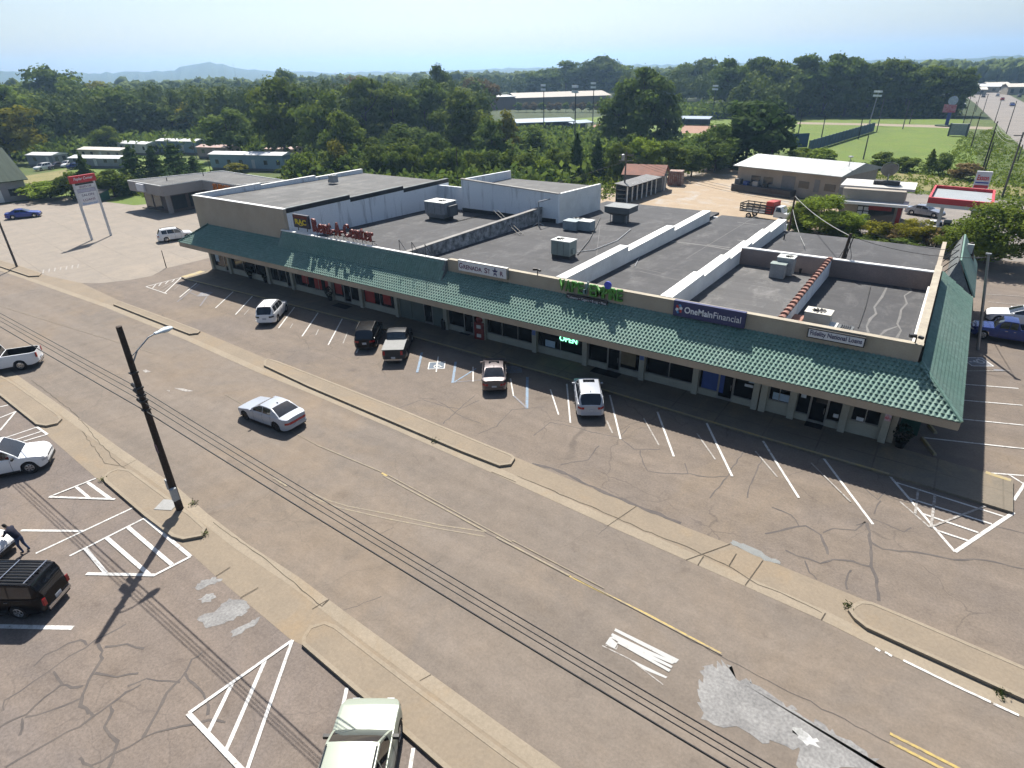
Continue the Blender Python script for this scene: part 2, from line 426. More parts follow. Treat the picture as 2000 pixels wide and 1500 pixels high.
isl2 = island([(515, 713), (516, 704), (523, 700), (540, 704), (600, 727), (797, 804), (937, 862), (1001, 888), (1006, 894), (998, 906), (975, 909), (900, 880), (600, 753)], 'long concrete kerb island beside the street, between the silver sedan and the mall')
island([(1657, 1191), (1665, 1180), (1679, 1173), (1702, 1175), (1758, 1198), (2000, 1301), (2200, 1387), (2200, 1455), (2000, 1365), (1775, 1263), (1692, 1225), (1668, 1206)], 'concrete kerb island at the lower right corner of the street')
island([(-60, 490), (0, 508), (42, 520), (81, 533), (76, 538), (56, 539), (0, 520), (-60, 501)], 'concrete kerb island with a leaning pole beside the pale concrete lot')
island([(-60, 726), (0, 772), (70, 828), (90, 831), (112, 826), (121, 817), (115, 808), (32, 750), (15, 740), (-20, 722)], 'concrete kerb island in front of the white pickup at the left edge')
isl_pole = island([(205, 941), (282, 1007), (335, 1047), (357, 1053), (395, 1046), (403, 1030), (375, 1004), (335, 975), (255, 917), (232, 914), (212, 921), (200, 932)], 'concrete kerb island holding the leaning wooden utility pole')
island([(589, 1258), (590, 1244), (604, 1223), (635, 1213), (657, 1221), (800, 1330), (1000, 1478), (1120, 1565), (960, 1585), (868, 1501), (725, 1375)], 'concrete kerb island in front of the pale green SUV')

# concrete gutter pan (paler strip next to the asphalt) and joints
def band_strip(edge, off, name, parent):
    mb = MB(); m = len(edge); V = []
    for i, p in enumerate(edge):
        a = edge[max(i-1, 0)]; b = edge[min(i+1, m-1)]
        d = Vector((b[0]-a[0], b[1]-a[1])).normalized()
        V += [(p[0], p[1], .008), (p[0]-d.y*off, p[1]+d.x*off, .008)]
    mb.add(V, [(2*i, 2*i+2, 2*i+3, 2*i+1) if off < 0 else (2*i, 2*i+1, 2*i+3, 2*i+2) for i in range(m-1)])
    return mb.build(name, MT['concrete_pale'], parent)
band_strip(far_e, .62, 'gutter_pan', far_band)
band_strip(near_e, -.55, 'gutter_pan', near_band)
jm = M('joint_dark', (.075, .06, .045), .9, (.11, .09, .065), 3)
LZ = [0]
def line_part(parent, a, b, w, z, mat, name, raw=False):
    LZ[0] += 1; z += (LZ[0] % 11)*.0025
    mb = MB(); A, B = (a, b) if raw else (G(*a), G(*b))
    ribbon(mb, A, B, w*.88, z); return mb.build(name, mat, parent)
for a, b in [((1186, 1028), (1243, 989)), ((1008, 942), (960, 922)), ((1340, 1094), (1426, 1063)), ((1455, 1144), (1490, 1095)), ((1604, 1211), (1612, 1198)),
             ((1363, 1104), (1374, 1087)), ((1424, 1105), (1438, 1082))]:
    line_part(far_band, a, b, .05, .013, jm, 'joint')
for a, b in [((630, 1183), (643, 1171)), ((422, 1126), (450, 1108)), ((470, 1168), (505, 1148)), ((240, 912), (267, 898)), ((820, 1330), (842, 1318)), ((610, 1190), (640, 1172))]:
    line_part(near_band, a, b, .04, .013, jm, 'joint')
def seam(parent, px, w, mat, name='crack_seal', z=.006, jit=.35):
    pts = GP(px); P = []
    for i in range(len(pts)-1):
        a, b = pts[i], pts[i+1]; n = max(2, int(math.hypot(b[0]-a[0], b[1]-a[1])/.35))
        for k in range(n):
            t = k/n; P.append((a[0]+(b[0]-a[0])*t+random.gauss(0, .03), a[1]+(b[1]-a[1])*t+random.gauss(0, .03)))
    P.append(pts[-1]); mb = MB(); LZ[0] += 1; w *= .8; z += (LZ[0] % 7)*.0009-.003 if z < .01 else (LZ[0] % 5)*.001; poly_ribbon(mb, P, w, z, jit)
    return mb.build(name, mat, parent)
for px in [[(1010, 930), (1083, 960), (1205, 1012), (1258, 1036), (1340, 1068), (1430, 1108), (1462, 1132), (1505, 1150), (1570, 1180), (1605, 1197)]]:
    seam(far_band, px, .045, jm, 'joint', .013)
for px in [[(60, 742), (145, 806), (230, 905), (256, 922)], [(160, 842), (205, 905), (235, 910)], [(415, 1020), (520, 1095), (630, 1185)]]:
    seam(near_band, px, .04, jm, 'joint', .013)

# ------------------------------------------------------------------ painted markings
asph = (.20, .165, .135)
wp = worn_paint('line_white', (.74, .73, .70), asph, .60, 4)
wf = worn_paint('line_white_faded', (.50, .48, .45), asph, .50, 5)
yp = worn_paint('line_yellow', (.55, .40, .11), asph, .55, 4)
yf = worn_paint('line_yellow_faded', (.33, .27, .165), asph, .50, 4)
bp = worn_paint('line_blue', (.20, .32, .46), asph, .56, 4)
bf = worn_paint('line_blue_faded', (.20, .24, .32), asph, .48, 4)
# mall lot stalls
for a, b, w, m in [((351, 581), (387, 551), .13, wp), ((421, 602), (459, 567), .13, wp), ((460, 615), (495, 577), .13, wp), ((500, 628), (530, 590), .13, wp), ((544, 641), (576, 599), .13, wp),
        ((590, 657), (622, 610), .13, wp), ((641, 674), (669, 622), .13, wp), ((696, 690), (718, 645), .13, wp),
        ((617, 655), (622, 644), .09, wf), ((670, 671), (679, 649), .1, wf), ((567, 641), (572, 632), .08, wf), ((477, 615), (487, 604), .08, wf),
        ((856, 697), (852, 727), .11, wp), ((924, 717), (924, 746), .11, wp), ((997, 740), (1003, 774), .11, wp), ((1075, 761), (1091, 810), .11, wp), ((1107, 750), (1114, 826), .12, wp),
        ((1185, 822), (1196, 846), .11, wf), ((1191, 772), (1212, 858), .13, wp), ((1257, 817), (1287, 870), .1, wf), ((1284, 805), (1316, 892), .14, wp), ((1361, 847), (1397, 898), .1, wf),
        ((1380, 827), (1430, 931), .15, wp), ((1475, 882), (1518, 932), .1, wf), ((1490, 862), (1560, 973), .15, wp), ((1584, 905), (1661, 981), .1, wf), ((1609, 896), (1705, 1024), .15, wp),
        ((1736, 928), (1865, 1078), .15, wp), ((1865, 1078), (1980, 1001), .2, wp), ((1751, 943), (1960, 1009), .13, wp), ((1773, 973), (1937, 1024), .14, wp), ((1736, 928), (1978, 1001), .08, wf),
        ((1802, 1004), (1911, 1041), .14, wp), ((1831, 1037), (1891, 1057), .14, wp), ((1822, 1028), (1932, 986), .13, wf), ((1826, 967), (1818, 1031), .15, wf), ((1793, 956), (1787, 1004), .13, wf), ((1758, 980), (1817, 1031), .1, wf),
        ((1935, 924), (2010, 930), .12, wp), ((1980, 977), (2015, 925), .16, wp), ((1968, 926), (2010, 952), .12, wp),
        ((1884, 751), (1989, 759), .12, wp), ((1880, 782), (1997, 792), .12, wp), ((1868, 818), (2000, 831), .12, wp), ((1800, 855), (2010, 878), .13, wp), ((1888, 725), (1972, 725), .1, wf), ((1925, 575), (2005, 580), .1, wf), ((1930, 590), (2005, 597), .1, wf),
        ((285, 560), (354, 542), .12, wp), ((354, 542), (321, 573), .13, wp), ((285, 560), (326, 574), .1, wp), ((298, 563), (305, 555), .1, wp), ((310, 559), (316, 552), .1, wp), ((323, 555), (329, 549), .1, wp), ((335, 552), (342, 545), .1, wp),
        ((308, 567), (340, 549), .07, wf), ((316, 570), (346, 548), .07, wf), ((340, 566), (358, 551), .07, wf)]:
    line_part(mall_lot, a, b, w, .012, m, 'parking_line')
for a, b, w, m in [((824, 689), (815, 728), .22, bp), ((890, 707), (884, 748), .22, bp), ((885, 748), (930, 720), .13, bp), ((886, 747), (942, 742), .08, bf), ((1030, 737), (1029, 798), .22, bp), ((1004, 774), (1029, 797), .16, bf),
        ((346, 590), (395, 550), .14, bf), ((391, 598), (411, 570), .16, bf), ((372, 572), (384, 577), .1, bf), ((1940, 723), (1960, 724), .3, bf)]:
    line_part(mall_lot, a, b, w, .0125, m, 'parking_line')
# wheelchair symbols
def wheelchair(root, c, ang, s, bg, fg, frame, z=.016):
    ca, sa = math.cos(ang), math.sin(ang)
    T = lambda x, y: (c[0]+(x*ca-y*sa)*s, c[1]+(x*sa+y*ca)*s)
    mb = MB(); mb.sheet([T(-1, -1), T(1, -1), T(1, 1), T(-1, 1)], z); mb.build('symbol_panel', bg, root)
    mb = MB()
    for a, b in (((-1, -1), (1, -1)), ((1, -1), (1, 1)), ((1, 1), (-1, 1)), ((-1, 1), (-1, -1))): ribbon(mb, T(*a), T(*b), .13*s, z+.004 if a[0] == b[0] else z+.006)
    mb.build('symbol_border', frame, root)
    mb = MB()
    k = [(.10+.42*math.cos(t), -.28+.42*math.sin(t)) for t in [R(100+i*20) for i in range(13)]]
    poly_ribbon(mb, [T(*p) for p in k], .13*s, z+.004)
    for i, (a, b) in enumerate((((0, .42), (-.02, -.12)), ((-.02, -.12), (.42, -.14)), ((.42, -.14), (.58, -.52)), ((.58, -.52), (.74, -.46)), ((-.01, .16), (.34, .14)))):
        ribbon(mb, T(*a), T(*b), .14*s, z+.005+i*.001)
    mb.sheet([T(.0+.13*math.cos(t), .62+.13*math.sin(t)) for t in [R(i*36) for i in range(10)]], z+.005)
    mb.build('symbol', fg, root)
wheelchair(mall_lot, G(853, 714), R(37), .62, M('symbol_blue', (.13, .17, .22), .8, (.10, .13, .17), 2), wp, wp)
wheelchair(mall_lot, G(400, 575), R(37), .60, bf, wf, bf)
wheelchair(mall_lot, G(1003, 722), R(37), .60, bf, bf, bf)
wheelchair(mall_lot, G(1908, 707), R(120), .75, bf, wp, wp)
# near lot markings
def K(pts, x0, y0, s): return [(x0+a/s, y0+b/s) for a, b in pts]
c0 = lambda a, b: K([a, b], 0, 900, 4)
for a, b, w in [((385, 285), (750, 140), .13), ((385, 285), (900, 303), .16), ((680, 165), (862, 297), .2), ((590, 200), (705, 297), .17), ((280, 725), (1035, 370), .13), ((165, 545), (645, 550), .17),
        ((545, 745), (1130, 450), .13), ((1130, 450), (1490, 750), .2), ((1490, 750), (1205, 897), .15), ((675, 885), (1215, 895), .2), ((1000, 520), (1345, 815), .22), ((830, 600), (1165, 892), .22), ((665, 685), (830, 882), .2), ((-200, 1290), (570, 1306), .24),
        ((0, -420), (65, -435), .14), ((0, -335), (125, -385), .14), ((125, -385), (0, -235), .14), ((-100, -130), (290, -262), .13), ((-100, -90), (330, -230), .13), ((290, -262), (372, -205), .16), ((372, -205), (150, -140), .14)]:
    line_part(near_lot, *c0(a, b), w, .012, wp, 'parking_line')
c1 = lambda a, b: K([a, b], 300, 1125, 4)
for a, b, w in [((275, 1075), (1085, 505), .15), ((1085, 505), (710, 1580), .15), ((270, 1075), (760, 1590), .2), ((880, 640), (565, 1365), .17), ((620, 830), (430, 1217), .17), ((1510, 875), (1360, 1600), .16), ((2030, 1345), (1990, 1600), .15)]:
    line_part(near_lot, *c1(a, b), w, .012, wp, 'parking_line')
# street centre lines, arrow strip, worn ONLY
for a, b, w, m in [((746, 924), (756, 930), .14, yp), ((748, 929), (950, 1039), .10, yf), ((620, 870), (745, 922), .08, yf), ((756, 927), (1000, 1060), .07, yf), ((1000, 1056), (1180, 1150), .06, yf), ((1120, 1127), (1410, 1280), .05, yf),
        ((970, 1050), (1112, 1125), .12, yf), ((1112, 1125), (1260, 1198), .12, yp), ((1260, 1198), (1408, 1277), .14, yp), ((1738, 1433), (1900, 1515), .13, yp), ((1738, 1449), (1860, 1512), .13, yp),
        ((0, 598), (300, 690), .05, yf), ((440, 771), (620, 870), .05, yf), ((535, 934), (560, 950), .14, yf)]:
    line_part(street, a, b, w, .010, m, 'centre_line')
for px in [[(612, 964), (640, 977), (680, 989), (760, 1004), (860, 1026), (950, 1039)], [(605, 970), (660, 991), (755, 1013), (860, 1033), (948, 1048)]]:
    mb = MB(); poly_ribbon(mb, GP(px), .08, .010); mb.build('turn_line', yf, street)
c2 = lambda pts: GP(K(pts, 1100, 1125, 4))
for pts in [[(398, 430), (408, 410), (905, 655), (880, 682)], [(372, 465), (385, 448), (660, 580), (880, 675), (850, 690), (620, 590)], [(365, 480), (395, 470), (855, 705), (845, 722), (560, 590)], [(330, 530), (365, 478), (425, 530), (400, 572)],
            [(420, 525), (440, 510), (840, 735), (825, 752)], [(520, 655), (545, 660), (815, 790), (800, 800), (640, 735)]]:
    mb = MB(); LZ[0] += 1; mb.sheet(c2(pts), .010+(LZ[0] % 7)*.002); mb.build('street_letter', worn_paint('only_white', (.52, .52, .50), asph, .66, 3), street)
for pts in [[(305, 545), (520, 650), (780, 850)], [(330, 540), (415, 572), (425, 545)]]:
    mb = MB(); poly_ribbon(mb, c2(pts), .05, .011); mb.build('street_letter', wf, street)
for px in [[(340, 758), (358, 759), (378, 764), (362, 765)], [(279, 724), (285, 722), (295, 726), (284, 728)], [(325, 762), (332, 762), (331, 765)]]:
    mb = MB(); mb.sheet(GP(px), .010); mb.build('street_letter', wf, street)
for a, b in [((1709, 1266), (1719, 1272)), ((1728, 1274), (1742, 1282)), ((1764, 1290), (1860, 1337)), ((1860, 1337), (1935, 1372)), ((1940, 1375), (1990, 1398))]:
    line_part(street, a, b, .12, .010, wp, 'edge_line')
for i in range(7):
    u = 84+i*11.3; line_part(conc_lot, (u, 534.5-i*1.9), (u+1.5, 527-i*1.8), .16, .012, wf, 'crossing_bar')
# sealed cracks and grey repair patches
ck = M('crack_tar', (.092, .080, .075), .85, (.135, .114, .10), 1.2)
cd = M('crack_dark', (.085, .075, .070), .85, (.12, .10, .09), 2)
q = lambda pts: K(pts, 0, 1170, 4.545)
for pts, w in [([(-60, 1190), (80, 1085), (230, 1025), (400, 870), (545, 760)], .10), ([(10, 1000), (40, 910), (300, 730), (520, 580), (850, 370), (1120, 220)], .09), ([(300, 590), (400, 500), (600, 400), (700, 365), (770, 410)], .10),
        ([(480, 630), (550, 760), (640, 785), (740, 770)], .12), ([(60, 1490), (300, 1350), (600, 1180), (820, 1050), (960, 950), (1130, 830), (1250, 760)], .11), ([(820, 1050), (800, 1000), (730, 940), (730, 850), (800, 700), (900, 530), (920, 460), (870, 400)], .15),
        ([(930, 430), (1120, 405), (1280, 440)], .12), ([(850, 655), (1040, 690), (1230, 660)], .12), ([(230, 1045), (430, 1000), (710, 885)], .10), ([(1130, 770), (1300, 715), (1600, 740)], .10), ([(1600, 710), (1700, 540), (1800, 470)], .10),
        ([(1600, 710), (1480, 830), (1400, 1000), (1270, 1230)], .14), ([(1640, 660), (1760, 800), (1830, 900), (1845, 1030)], .12), ([(810, 1480), (1000, 1390), (1280, 1230), (1620, 1120), (1850, 1080), (2000, 1095)], .10), ([(980, 950), (1000, 1000), (940, 1130), (1030, 1270), (1010, 1380), (950, 1530)], .13), ([(190, 1060), (210, 1090), (175, 1210)], .10), ([(700, 1425), (760, 1440), (830, 1520)], .13)]:
    seam(near_lot, q(pts), w, ck)
q = lambda pts: K(pts, 1560, 850, 4.545)
for pts, w in [([(-300, 880), (-100, 830), (60, 800), (200, 890), (260, 1060)], .14), ([(210, 870), (300, 825), (500, 840), (600, 770), (510, 800)], .09), ([(600, 770), (625, 900), (640, 1050), (650, 1170), (690, 1280), (710, 1470)], .17), ([(640, 950), (740, 1010), (1050, 1040), (1380, 1105), (1560, 1100), (1800, 1130), (2000, 1195), (2300, 1270)], .13),
        ([(-120, 1020), (0, 1075), (200, 1140), (300, 1100), (480, 1130), (650, 1170)], .12), ([(640, 740), (760, 780), (930, 860), (1000, 820)], .09), ([(590, 480), (700, 570), (770, 500)], .08), ([(720, 580), (670, 700)], .08), ([(400, 420), (620, 480), (900, 580), (1300, 680), (1800, 820), (2050, 880)], .08), ([(60, 1110), (100, 1220), (160, 1280)], .09), ([(460, 1195), (420, 1260), (430, 1370)], .10), ([(0, 800), (-80, 700), (-240, 640)], .08)]:
    seam(mall_lot, q(pts), w, ck)
q = lambda pts: K(pts, 1050, 600, 4)
for pts, w in [([(-30, 1000), (100, 900), (300, 940), (460, 985), (640, 1020), (720, 930)], .08), ([(640, 1020), (760, 1110), (960, 1110)], .09), ([(800, 1120), (820, 1210), (860, 1280), (1000, 1300), (1180, 1300)], .09), ([(1180, 1300), (1150, 1220)], .07), ([(480, 1080), (400, 1190), (180, 1230)], .08), ([(1180, 1300), (1330, 1330), (1480, 1320), (1620, 1120)], .09), ([(1340, 1490), (1480, 1330)], .08), ([(1750, 1190), (1660, 1400), (1640, 1490)], .08)]:
    seam(mall_lot, q(pts), w, ck)
q = lambda pts: K(pts, 600, 500, 4)
for pts, w in [([(720, 1185), (900, 1120), (1100, 1180), (1190, 1195), (1340, 1130)], .07), ([(1060, 1310), (1190, 1195), (1310, 1090)], .08), ([(1330, 1390), (1480, 1330), (1600, 1200), (1830, 1180)], .07), ([(880, 1110), (1000, 1120), (1200, 1250), (1360, 1310)], .06)]:
    seam(mall_lot, q(pts), w, ck)
seam(mall_lot, [(1040, 905), (1090, 918), (1170, 957), (1245, 988), (1330, 1022)], .22, cd, jit=.7)
seam(street, [(900, 1015), (1000, 1068), (1120, 1128), (1260, 1200), (1480, 1320), (1740, 1452), (1960, 1560)], .035, cd)
for pts in [[(600, 1215), (680, 1190), (745, 1165)], [(740, 1045), (770, 1030)], [(830, 1115), (860, 1094)], [(1186, 1030), (1168, 1045)]]:
    seam(street, pts, .03, cd)
gp_ = M('repair_grey', (.30, .295, .285), .9, (.215, .21, .205), .8, .22, 9)
def patch(parent, px, mat, z=.007, rag=.12):
    pts = GP(px); P = []
    for i in range(len(pts)):
        a, b = pts[i], pts[(i+1) % len(pts)]
        for k in range(4):
            t = k/4; P.append((a[0]+(b[0]-a[0])*t+random.gauss(0, rag), a[1]+(b[1]-a[1])*t+random.gauss(0, rag)))
    bm = bmesh.new(); vs_ = [bm.verts.new((x, y, z)) for x, y in P]; bm.faces.new(vs_); bmesh.ops.triangulate(bm, faces=bm.faces[:])
    bmesh.ops.recalc_face_normals(bm, faces=bm.faces[:])
    me = bpy.data.meshes.new('repair_patch'); bm.to_mesh(me); bm.free(); me.materials.append(mat)
    if me.polygons and me.polygons[0].normal.z < 0: me.flip_normals()
    return link('repair_patch', me, parent)
patch(street, K([(1075, 800), (1110, 720), (1190, 675), (1290, 700), (1370, 780), (1480, 830), (1640, 940), (1830, 1020), (1900, 1110), (2050, 1190), (2250, 1310), (2420, 1430), (2540, 1530), (1860, 1530), (1840, 1340), (1590, 1310), (1300, 1180), (1080, 1080), (1110, 1020), (1070, 900)], 1100, 1125, 4), gp_)
patch(street, K([(1790, 1190), (1870, 1200), (2000, 1280), (1980, 1330), (1850, 1310)], 1100, 1125, 4), M('repair_white', (.50, .50, .49), .9, (.26, .26, .25), 1.5, .2, 8), .011, .08)
patch(near_lot, K([(310, 95), (380, 40), (490, 0), (545, 30), (480, 65), (350, 105)], 300, 1125, 4), gp_, .007, .05)
patch(near_lot, K([(350, 195), (400, 150), (480, 130), (470, 180), (400, 215)], 300, 1125, 4), gp_, .007, .05)
patch(near_lot, K([(345, 335), (480, 280), (590, 180), (700, 190), (750, 250), (690, 310), (560, 380), (420, 405)], 300, 1125, 4), gp_, .007, .06)
patch(near_lot, K([(600, 440), (680, 400), (790, 340), (830, 320), (800, 370), (700, 440), (620, 470)], 300, 1125, 4), gp_, .007, .05)
patch(mall_lot, K([(385, 270), (420, 255), (540, 290), (700, 380), (820, 430), (855, 475), (700, 425), (530, 350)], 1340, 1000, 4.545), M('repair_blue', (.27, .28, .27), .9, (.23, .24, .235), 2), .009, .04)
# ------------------------------------------------------------------ strip mall
stucco = M('cream_stucco', (.49, .425, .335), .85, (.42, .36, .28), .5, .08, 14, .15)
stucco_top = M('stucco_cap', (.49, .44, .34), .85, (.38, .33, .26), 1.2, .1, 14)
fasc = M('fascia_tan', (.48, .40, .30), .8, (.40, .33, .245), .4, .06, 14, 0, stretch=(1, 1, .2))
kick = M('sage_paint', (.45, .44, .365), .8, (.38, .37, .31), .7, .07, 16)
white_wall = M('white_stained', (.72, .75, .78), .8, (.16, .17, .19), 1.5, .1, 10, .1, stretch=(1, 1, .12), lo=.54, hi=.80)
dirty_wall = M('dirty_white', (.46, .47, .48), .9, (.10, .105, .11), 1.5, .25, 9, .2, lo=.36, hi=.64)
white_cap = M('white_coating', (.80, .80, .77), .6, (.66, .66, .63), .6, .05, 10)
tar = M('tar_black', (.030, .032, .034), .9, (.05, .05, .05), 1.0, .2, 9)
brown_wall = M('brown_membrane', (.36, .28, .25), .85, (.28, .22, .20), .6, .1, 10)
grey_ret = M('grey_underlay', (.20, .22, .22), .85, (.13, .14, .145), .8, .15, 8)
alum = M('aluminium', (.42, .42, .40), .45, (.34, .34, .33), 2, .06, 20, 0, .6)
bronze = M('bronze_frame', (.07, .065, .06), .5, (.05, .045, .04), 2, .05, 20, 0, .3)
glass = glassy('shop_glass', (.012, .014, .016), .04)
glass2 = glassy('shop_glass_pale', (.045, .05, .05), .05)
def roof_mat(name, a, b_, c_):
    a, b_, c_ = sc_(a, .72), sc_(b_, .72), sc_(c_, 1.0)
    m, nt, b = new_mat(name); N = NT(nt)
    c = N.mix(N.ramp(N.noise(.25, 6, .7), .36, .64), a, b_)
    c = N.mix(N.ramp(N.noise(.55, 6, .75, dist=.3, stretch=(1, .5, 1)), .50, .74), c, c_)
    br = N.n('ShaderNodeTexBrick'); br.offset = .5; br.inputs['Scale'].default_value = 1.0; br.inputs['Brick Width'].default_value = 9.0
    br.inputs['Row Height'].default_value = 1.0; br.inputs['Mortar Size'].default_value = .035; br.inputs['Mortar Smooth'].default_value = .6
    mp = N.n('ShaderNodeMapping'); mp.inputs['Rotation'].default_value = (0, 0, 0); N.l(N.pos(), mp.inputs[0]); N.l(mp.outputs[0], br.inputs['Vector'])
    br.inputs['Color1'].default_value = (.92, .92, .92, 1); br.inputs['Color2'].default_value = (1.06, 1.06, 1.06, 1); br.inputs['Mortar'].default_value = (1.22, 1.22, 1.22, 1)
    c = N.mix(1.0, c, br.outputs['Color'], 'MULTIPLY')
    c = N.mix(1.0, c, N.ramp(N.noise(8, 4, .8), .25, .75, (.82,)*3, (1.18,)*3), 'MULTIPLY')
    N.l(c, b.inputs['Base Color']); b.inputs['Roughness'].default_value = .85; b.inputs['Specular IOR Level'].default_value = .3
    N.bump(b, N.noise(5, 4, .8), .35, .02); MATS[name] = m; return m
roofA = roof_mat('roof_felt', (.073, .073, .077), (.058, .058, .062), (.098, .097, .098))
roofB = roof_mat('roof_felt_pale', (.115, .112, .112), (.095, .094, .095), (.16, .155, .15))
roofC = roof_mat('roof_gravel', (.125, .125, .122), (.105, .105, .104), (.155, .153, .147))

YW, YE, YJ, YP = 38.0, 35.02, 37.65, 37.65
ZE, ZJ, ZP = 3.88, 5.60, 6.60
XL, XR = -70.9, 3.18
mall = empty('strip_mall', (-34, 38, 0), 0, 'long single storey strip mall with green tiled mansard roof and many flat roofs', 'building')
def mp(mb, name, mat, smooth=None): return mb.build(name, mat, mall, smooth, world=True)
def rz(y): return 5.45 - .025*(y-37.8)

# walkway and kerb
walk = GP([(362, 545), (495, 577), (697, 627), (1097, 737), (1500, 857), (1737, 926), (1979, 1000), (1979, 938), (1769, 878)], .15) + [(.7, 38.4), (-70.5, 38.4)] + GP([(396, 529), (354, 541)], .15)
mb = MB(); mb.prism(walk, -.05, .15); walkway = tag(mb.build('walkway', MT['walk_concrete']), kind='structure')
ykerb = worn_paint('kerb_yellow', (.50, .38, .13), (.30, .27, .22), .5, 3)
def kerb_line(px, w, name='painted_kerb'):
    mb = MB(); poly_ribbon(mb, GP(px, .154), w, .156)
    return mb.build(name, ykerb, walkway)
kerb_line([(366, 545), (495, 576.5), (697, 626.5), (1097, 736.5), (1500, 856.5), (1737, 925.5)], .18)
kerb_line([(358, 541), (382, 534), (396, 529.5)], .9)
kerb_line([(1925, 922), (1950, 930), (1975, 938)], .3)
# front walls
COLX = [-70.06, -66.5, -59.2, -55.06, -48.95, -44.6, -39.84, -33.9, -29.7, -24.62, -20.06, -15.4, -11.44, -7.39, -5.12, -2.15, .07]
mp(MB().box(-70.3, .55, YW, YW+.3, 2.95, 3.52), 'header_wall', stucco)
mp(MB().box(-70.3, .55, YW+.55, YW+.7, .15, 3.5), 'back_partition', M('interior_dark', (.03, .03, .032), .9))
for x in COLX:
    mp(MB().box(x-.2, x+.2, YW-.28, YW+.05, .15, 3.42), 'column', kick)
mp(MB().box(-7.1, -6.68, YW-.28, YW+.05, .15, 3.42), 'column', kick)
def pane_window(x0, x1, n, z0=.78, z1=2.92, gm=None):
    fr = MB(); fr.box(x0, x1, YW+.02, YW+.12, z0-.05, z0); fr.box(x0, x1, YW+.02, YW+.12, z1, z1+.05)
    for i in range(n+1):
        x = x0 + (x1-x0)*i/n; fr.box(x-.03, x+.03, YW+.015, YW+.115, z0, z1)
    w = mp(fr, 'window', alum)
    for i in range(n):
        a = x0+(x1-x0)*i/n+.03; b = x0+(x1-x0)*(i+1)/n-.03
        o = MB().box(a, b, YW+.07, YW+.085, z0, z1).build('pane', gm or glass, w)
    return w
def kick_wall(x0, x1, z1=.73): mp(MB().box(x0, x1, YW-.02, YW+.22, .15, z1), 'kick_wall', kick)
def shop_door(x0, x1):
    fr = MB()
    for a, b, c, d in ((x0, x0+.09, .15, 2.7), (x1-.09, x1, .15, 2.7), (x0+.09, x1-.09, 2.55, 2.7), (x0+.09, x1-.09, .15, .33)): fr.box(a, b, YW+.01, YW+.11, c, d)
    fr.box(x0, x1, YW+.02, YW+.10, 2.70, 2.95)
    d = mp(fr, 'door', alum)
    MB().box(x0+.09, x1-.09, YW+.05, YW+.07, .33, 2.55).build('pane', glass, d)
    MB().box(x1-.19, x1-.15, YW-.05, YW+.0, .95, 1.35).build('handle', alum, d)
def poster(x, z, w, h, mat, name='poster'):
    z = z-.35 if z > 1.5 else z
    return mp(MB().box(x-w/2, x+w/2, YW+.045, YW+.062, z-h/2, z+h/2), name, mat)
red_p = M('poster_red', (.42, .045, .035), .6, (.30, .03, .03), 2); blue_p = M('poster_blue', (.05, .10, .34), .6, (.04, .08, .26), 2)
whi_p = M('poster_white', (.62, .64, .66), .6, (.48, .52, .58), 3); pale_b = M('poster_pale_blue', (.36, .47, .58), .6, (.3, .4, .5), 3)
board = M('boarded_green', (.17, .20, .18), .8, (.14, .165, .15), .8)
BAYS = [('wd',), ('w3',), ('wd',), ('w3',), ('wdw',), ('w2',), ('bbdb',), ('wdd',), ('w3',), ('w2',), ('wdw',), ('w2',), ('wdw',), ('s2',), ('wdw',), ('s2',)]
for k, (spec,) in enumerate(BAYS):
    x0, x1 = COLX[k]+.2, COLX[k+1]-.2
    if k == 13: x0 = -6.68
    if spec[0] in 'ws' and len(spec) == 2 and spec[1].isdigit():
        n = int(spec[1])
        if spec[0] == 'w': kick_wall(x0, x1); pane_window(x0, x1, n)
        else:
            c = (x0+x1)/2; w = min(.75, (x1-x0)/2-.05)
            kick_wall(x0, x1, 1.0); mp(MB().box(x0, c-w, YW, YW+.2, 1.0, 2.95), 'wall', kick); mp(MB().box(c+w, x1, YW, YW+.2, 1.0, 2.95), 'wall', kick)
            pane_window(c-w, c+w, 2, 1.06, 2.6); mp(MB().box(c-w, c+w, YW, YW+.2, 2.65, 2.95), 'wall', kick)
        continue
    nd = spec.count('d'); dw = 1.05; rest = (x1-x0-nd*dw)/max(1, len(spec)-nd); x = x0
    for ch in spec:
        if ch == 'd': shop_door(x, x+dw); x += dw
        elif ch == 'w': kick_wall(x, x+rest, .6); pane_window(x, x+rest, 1 if rest < 2.2 else 2, .65); x += rest
        else:
            mp(MB().box(x+.02, x+rest-.02, YW+.0, YW+.15, .15, 2.95), 'boarded_panel', board); x += rest
for x, z, w, h, m in [(-53.2, 2.1, 1.0, 1.3, red_p), (-51.2, 1.9, 1.1, 1.4, red_p), (-49.6, 1.95, .9, 1.5, red_p), (-48.1, 1.9, 1.0, 1.4, red_p), (-43.6, 1.8, 1.3, 1.3, red_p), (-41.3, 1.85, 1.0, 1.0, red_p), (-52.9, 2.6, .9, .35, whi_p),
        (-23.3, 1.1, .9, .55, pale_b), (-10.3, 1.75, 1.5, 1.6, blue_p), (-7.95, 1.95, .55, .18, whi_p), (-7.8, 2.35, .4, .3, pale_b), (-5.9, 1.35, 1.0, .5, pale_b), (-4.6, 2.2, .3, .3, whi_p), (-3.5, 2.2, .7, .5, bronze), (-2.6, 1.0, .3, .25, whi_p), (-1.3, 1.15, .4, .3, whi_p),
        (-16.6, 1.5, 1.2, 1.2, M('poster_tan', (.22, .17, .10), .7)), (-17.8, 2.4, .35, .2, whi_p), (-69.2, 2.0, .7, 1.0, pale_b)]:
    poster(x, z, w, h, m)
opn = empty('open_sign', (-21.6, YW-.06, 1.86), 0, 'green glowing OPEN sign in the shop window right of the paper notice', 'sign')
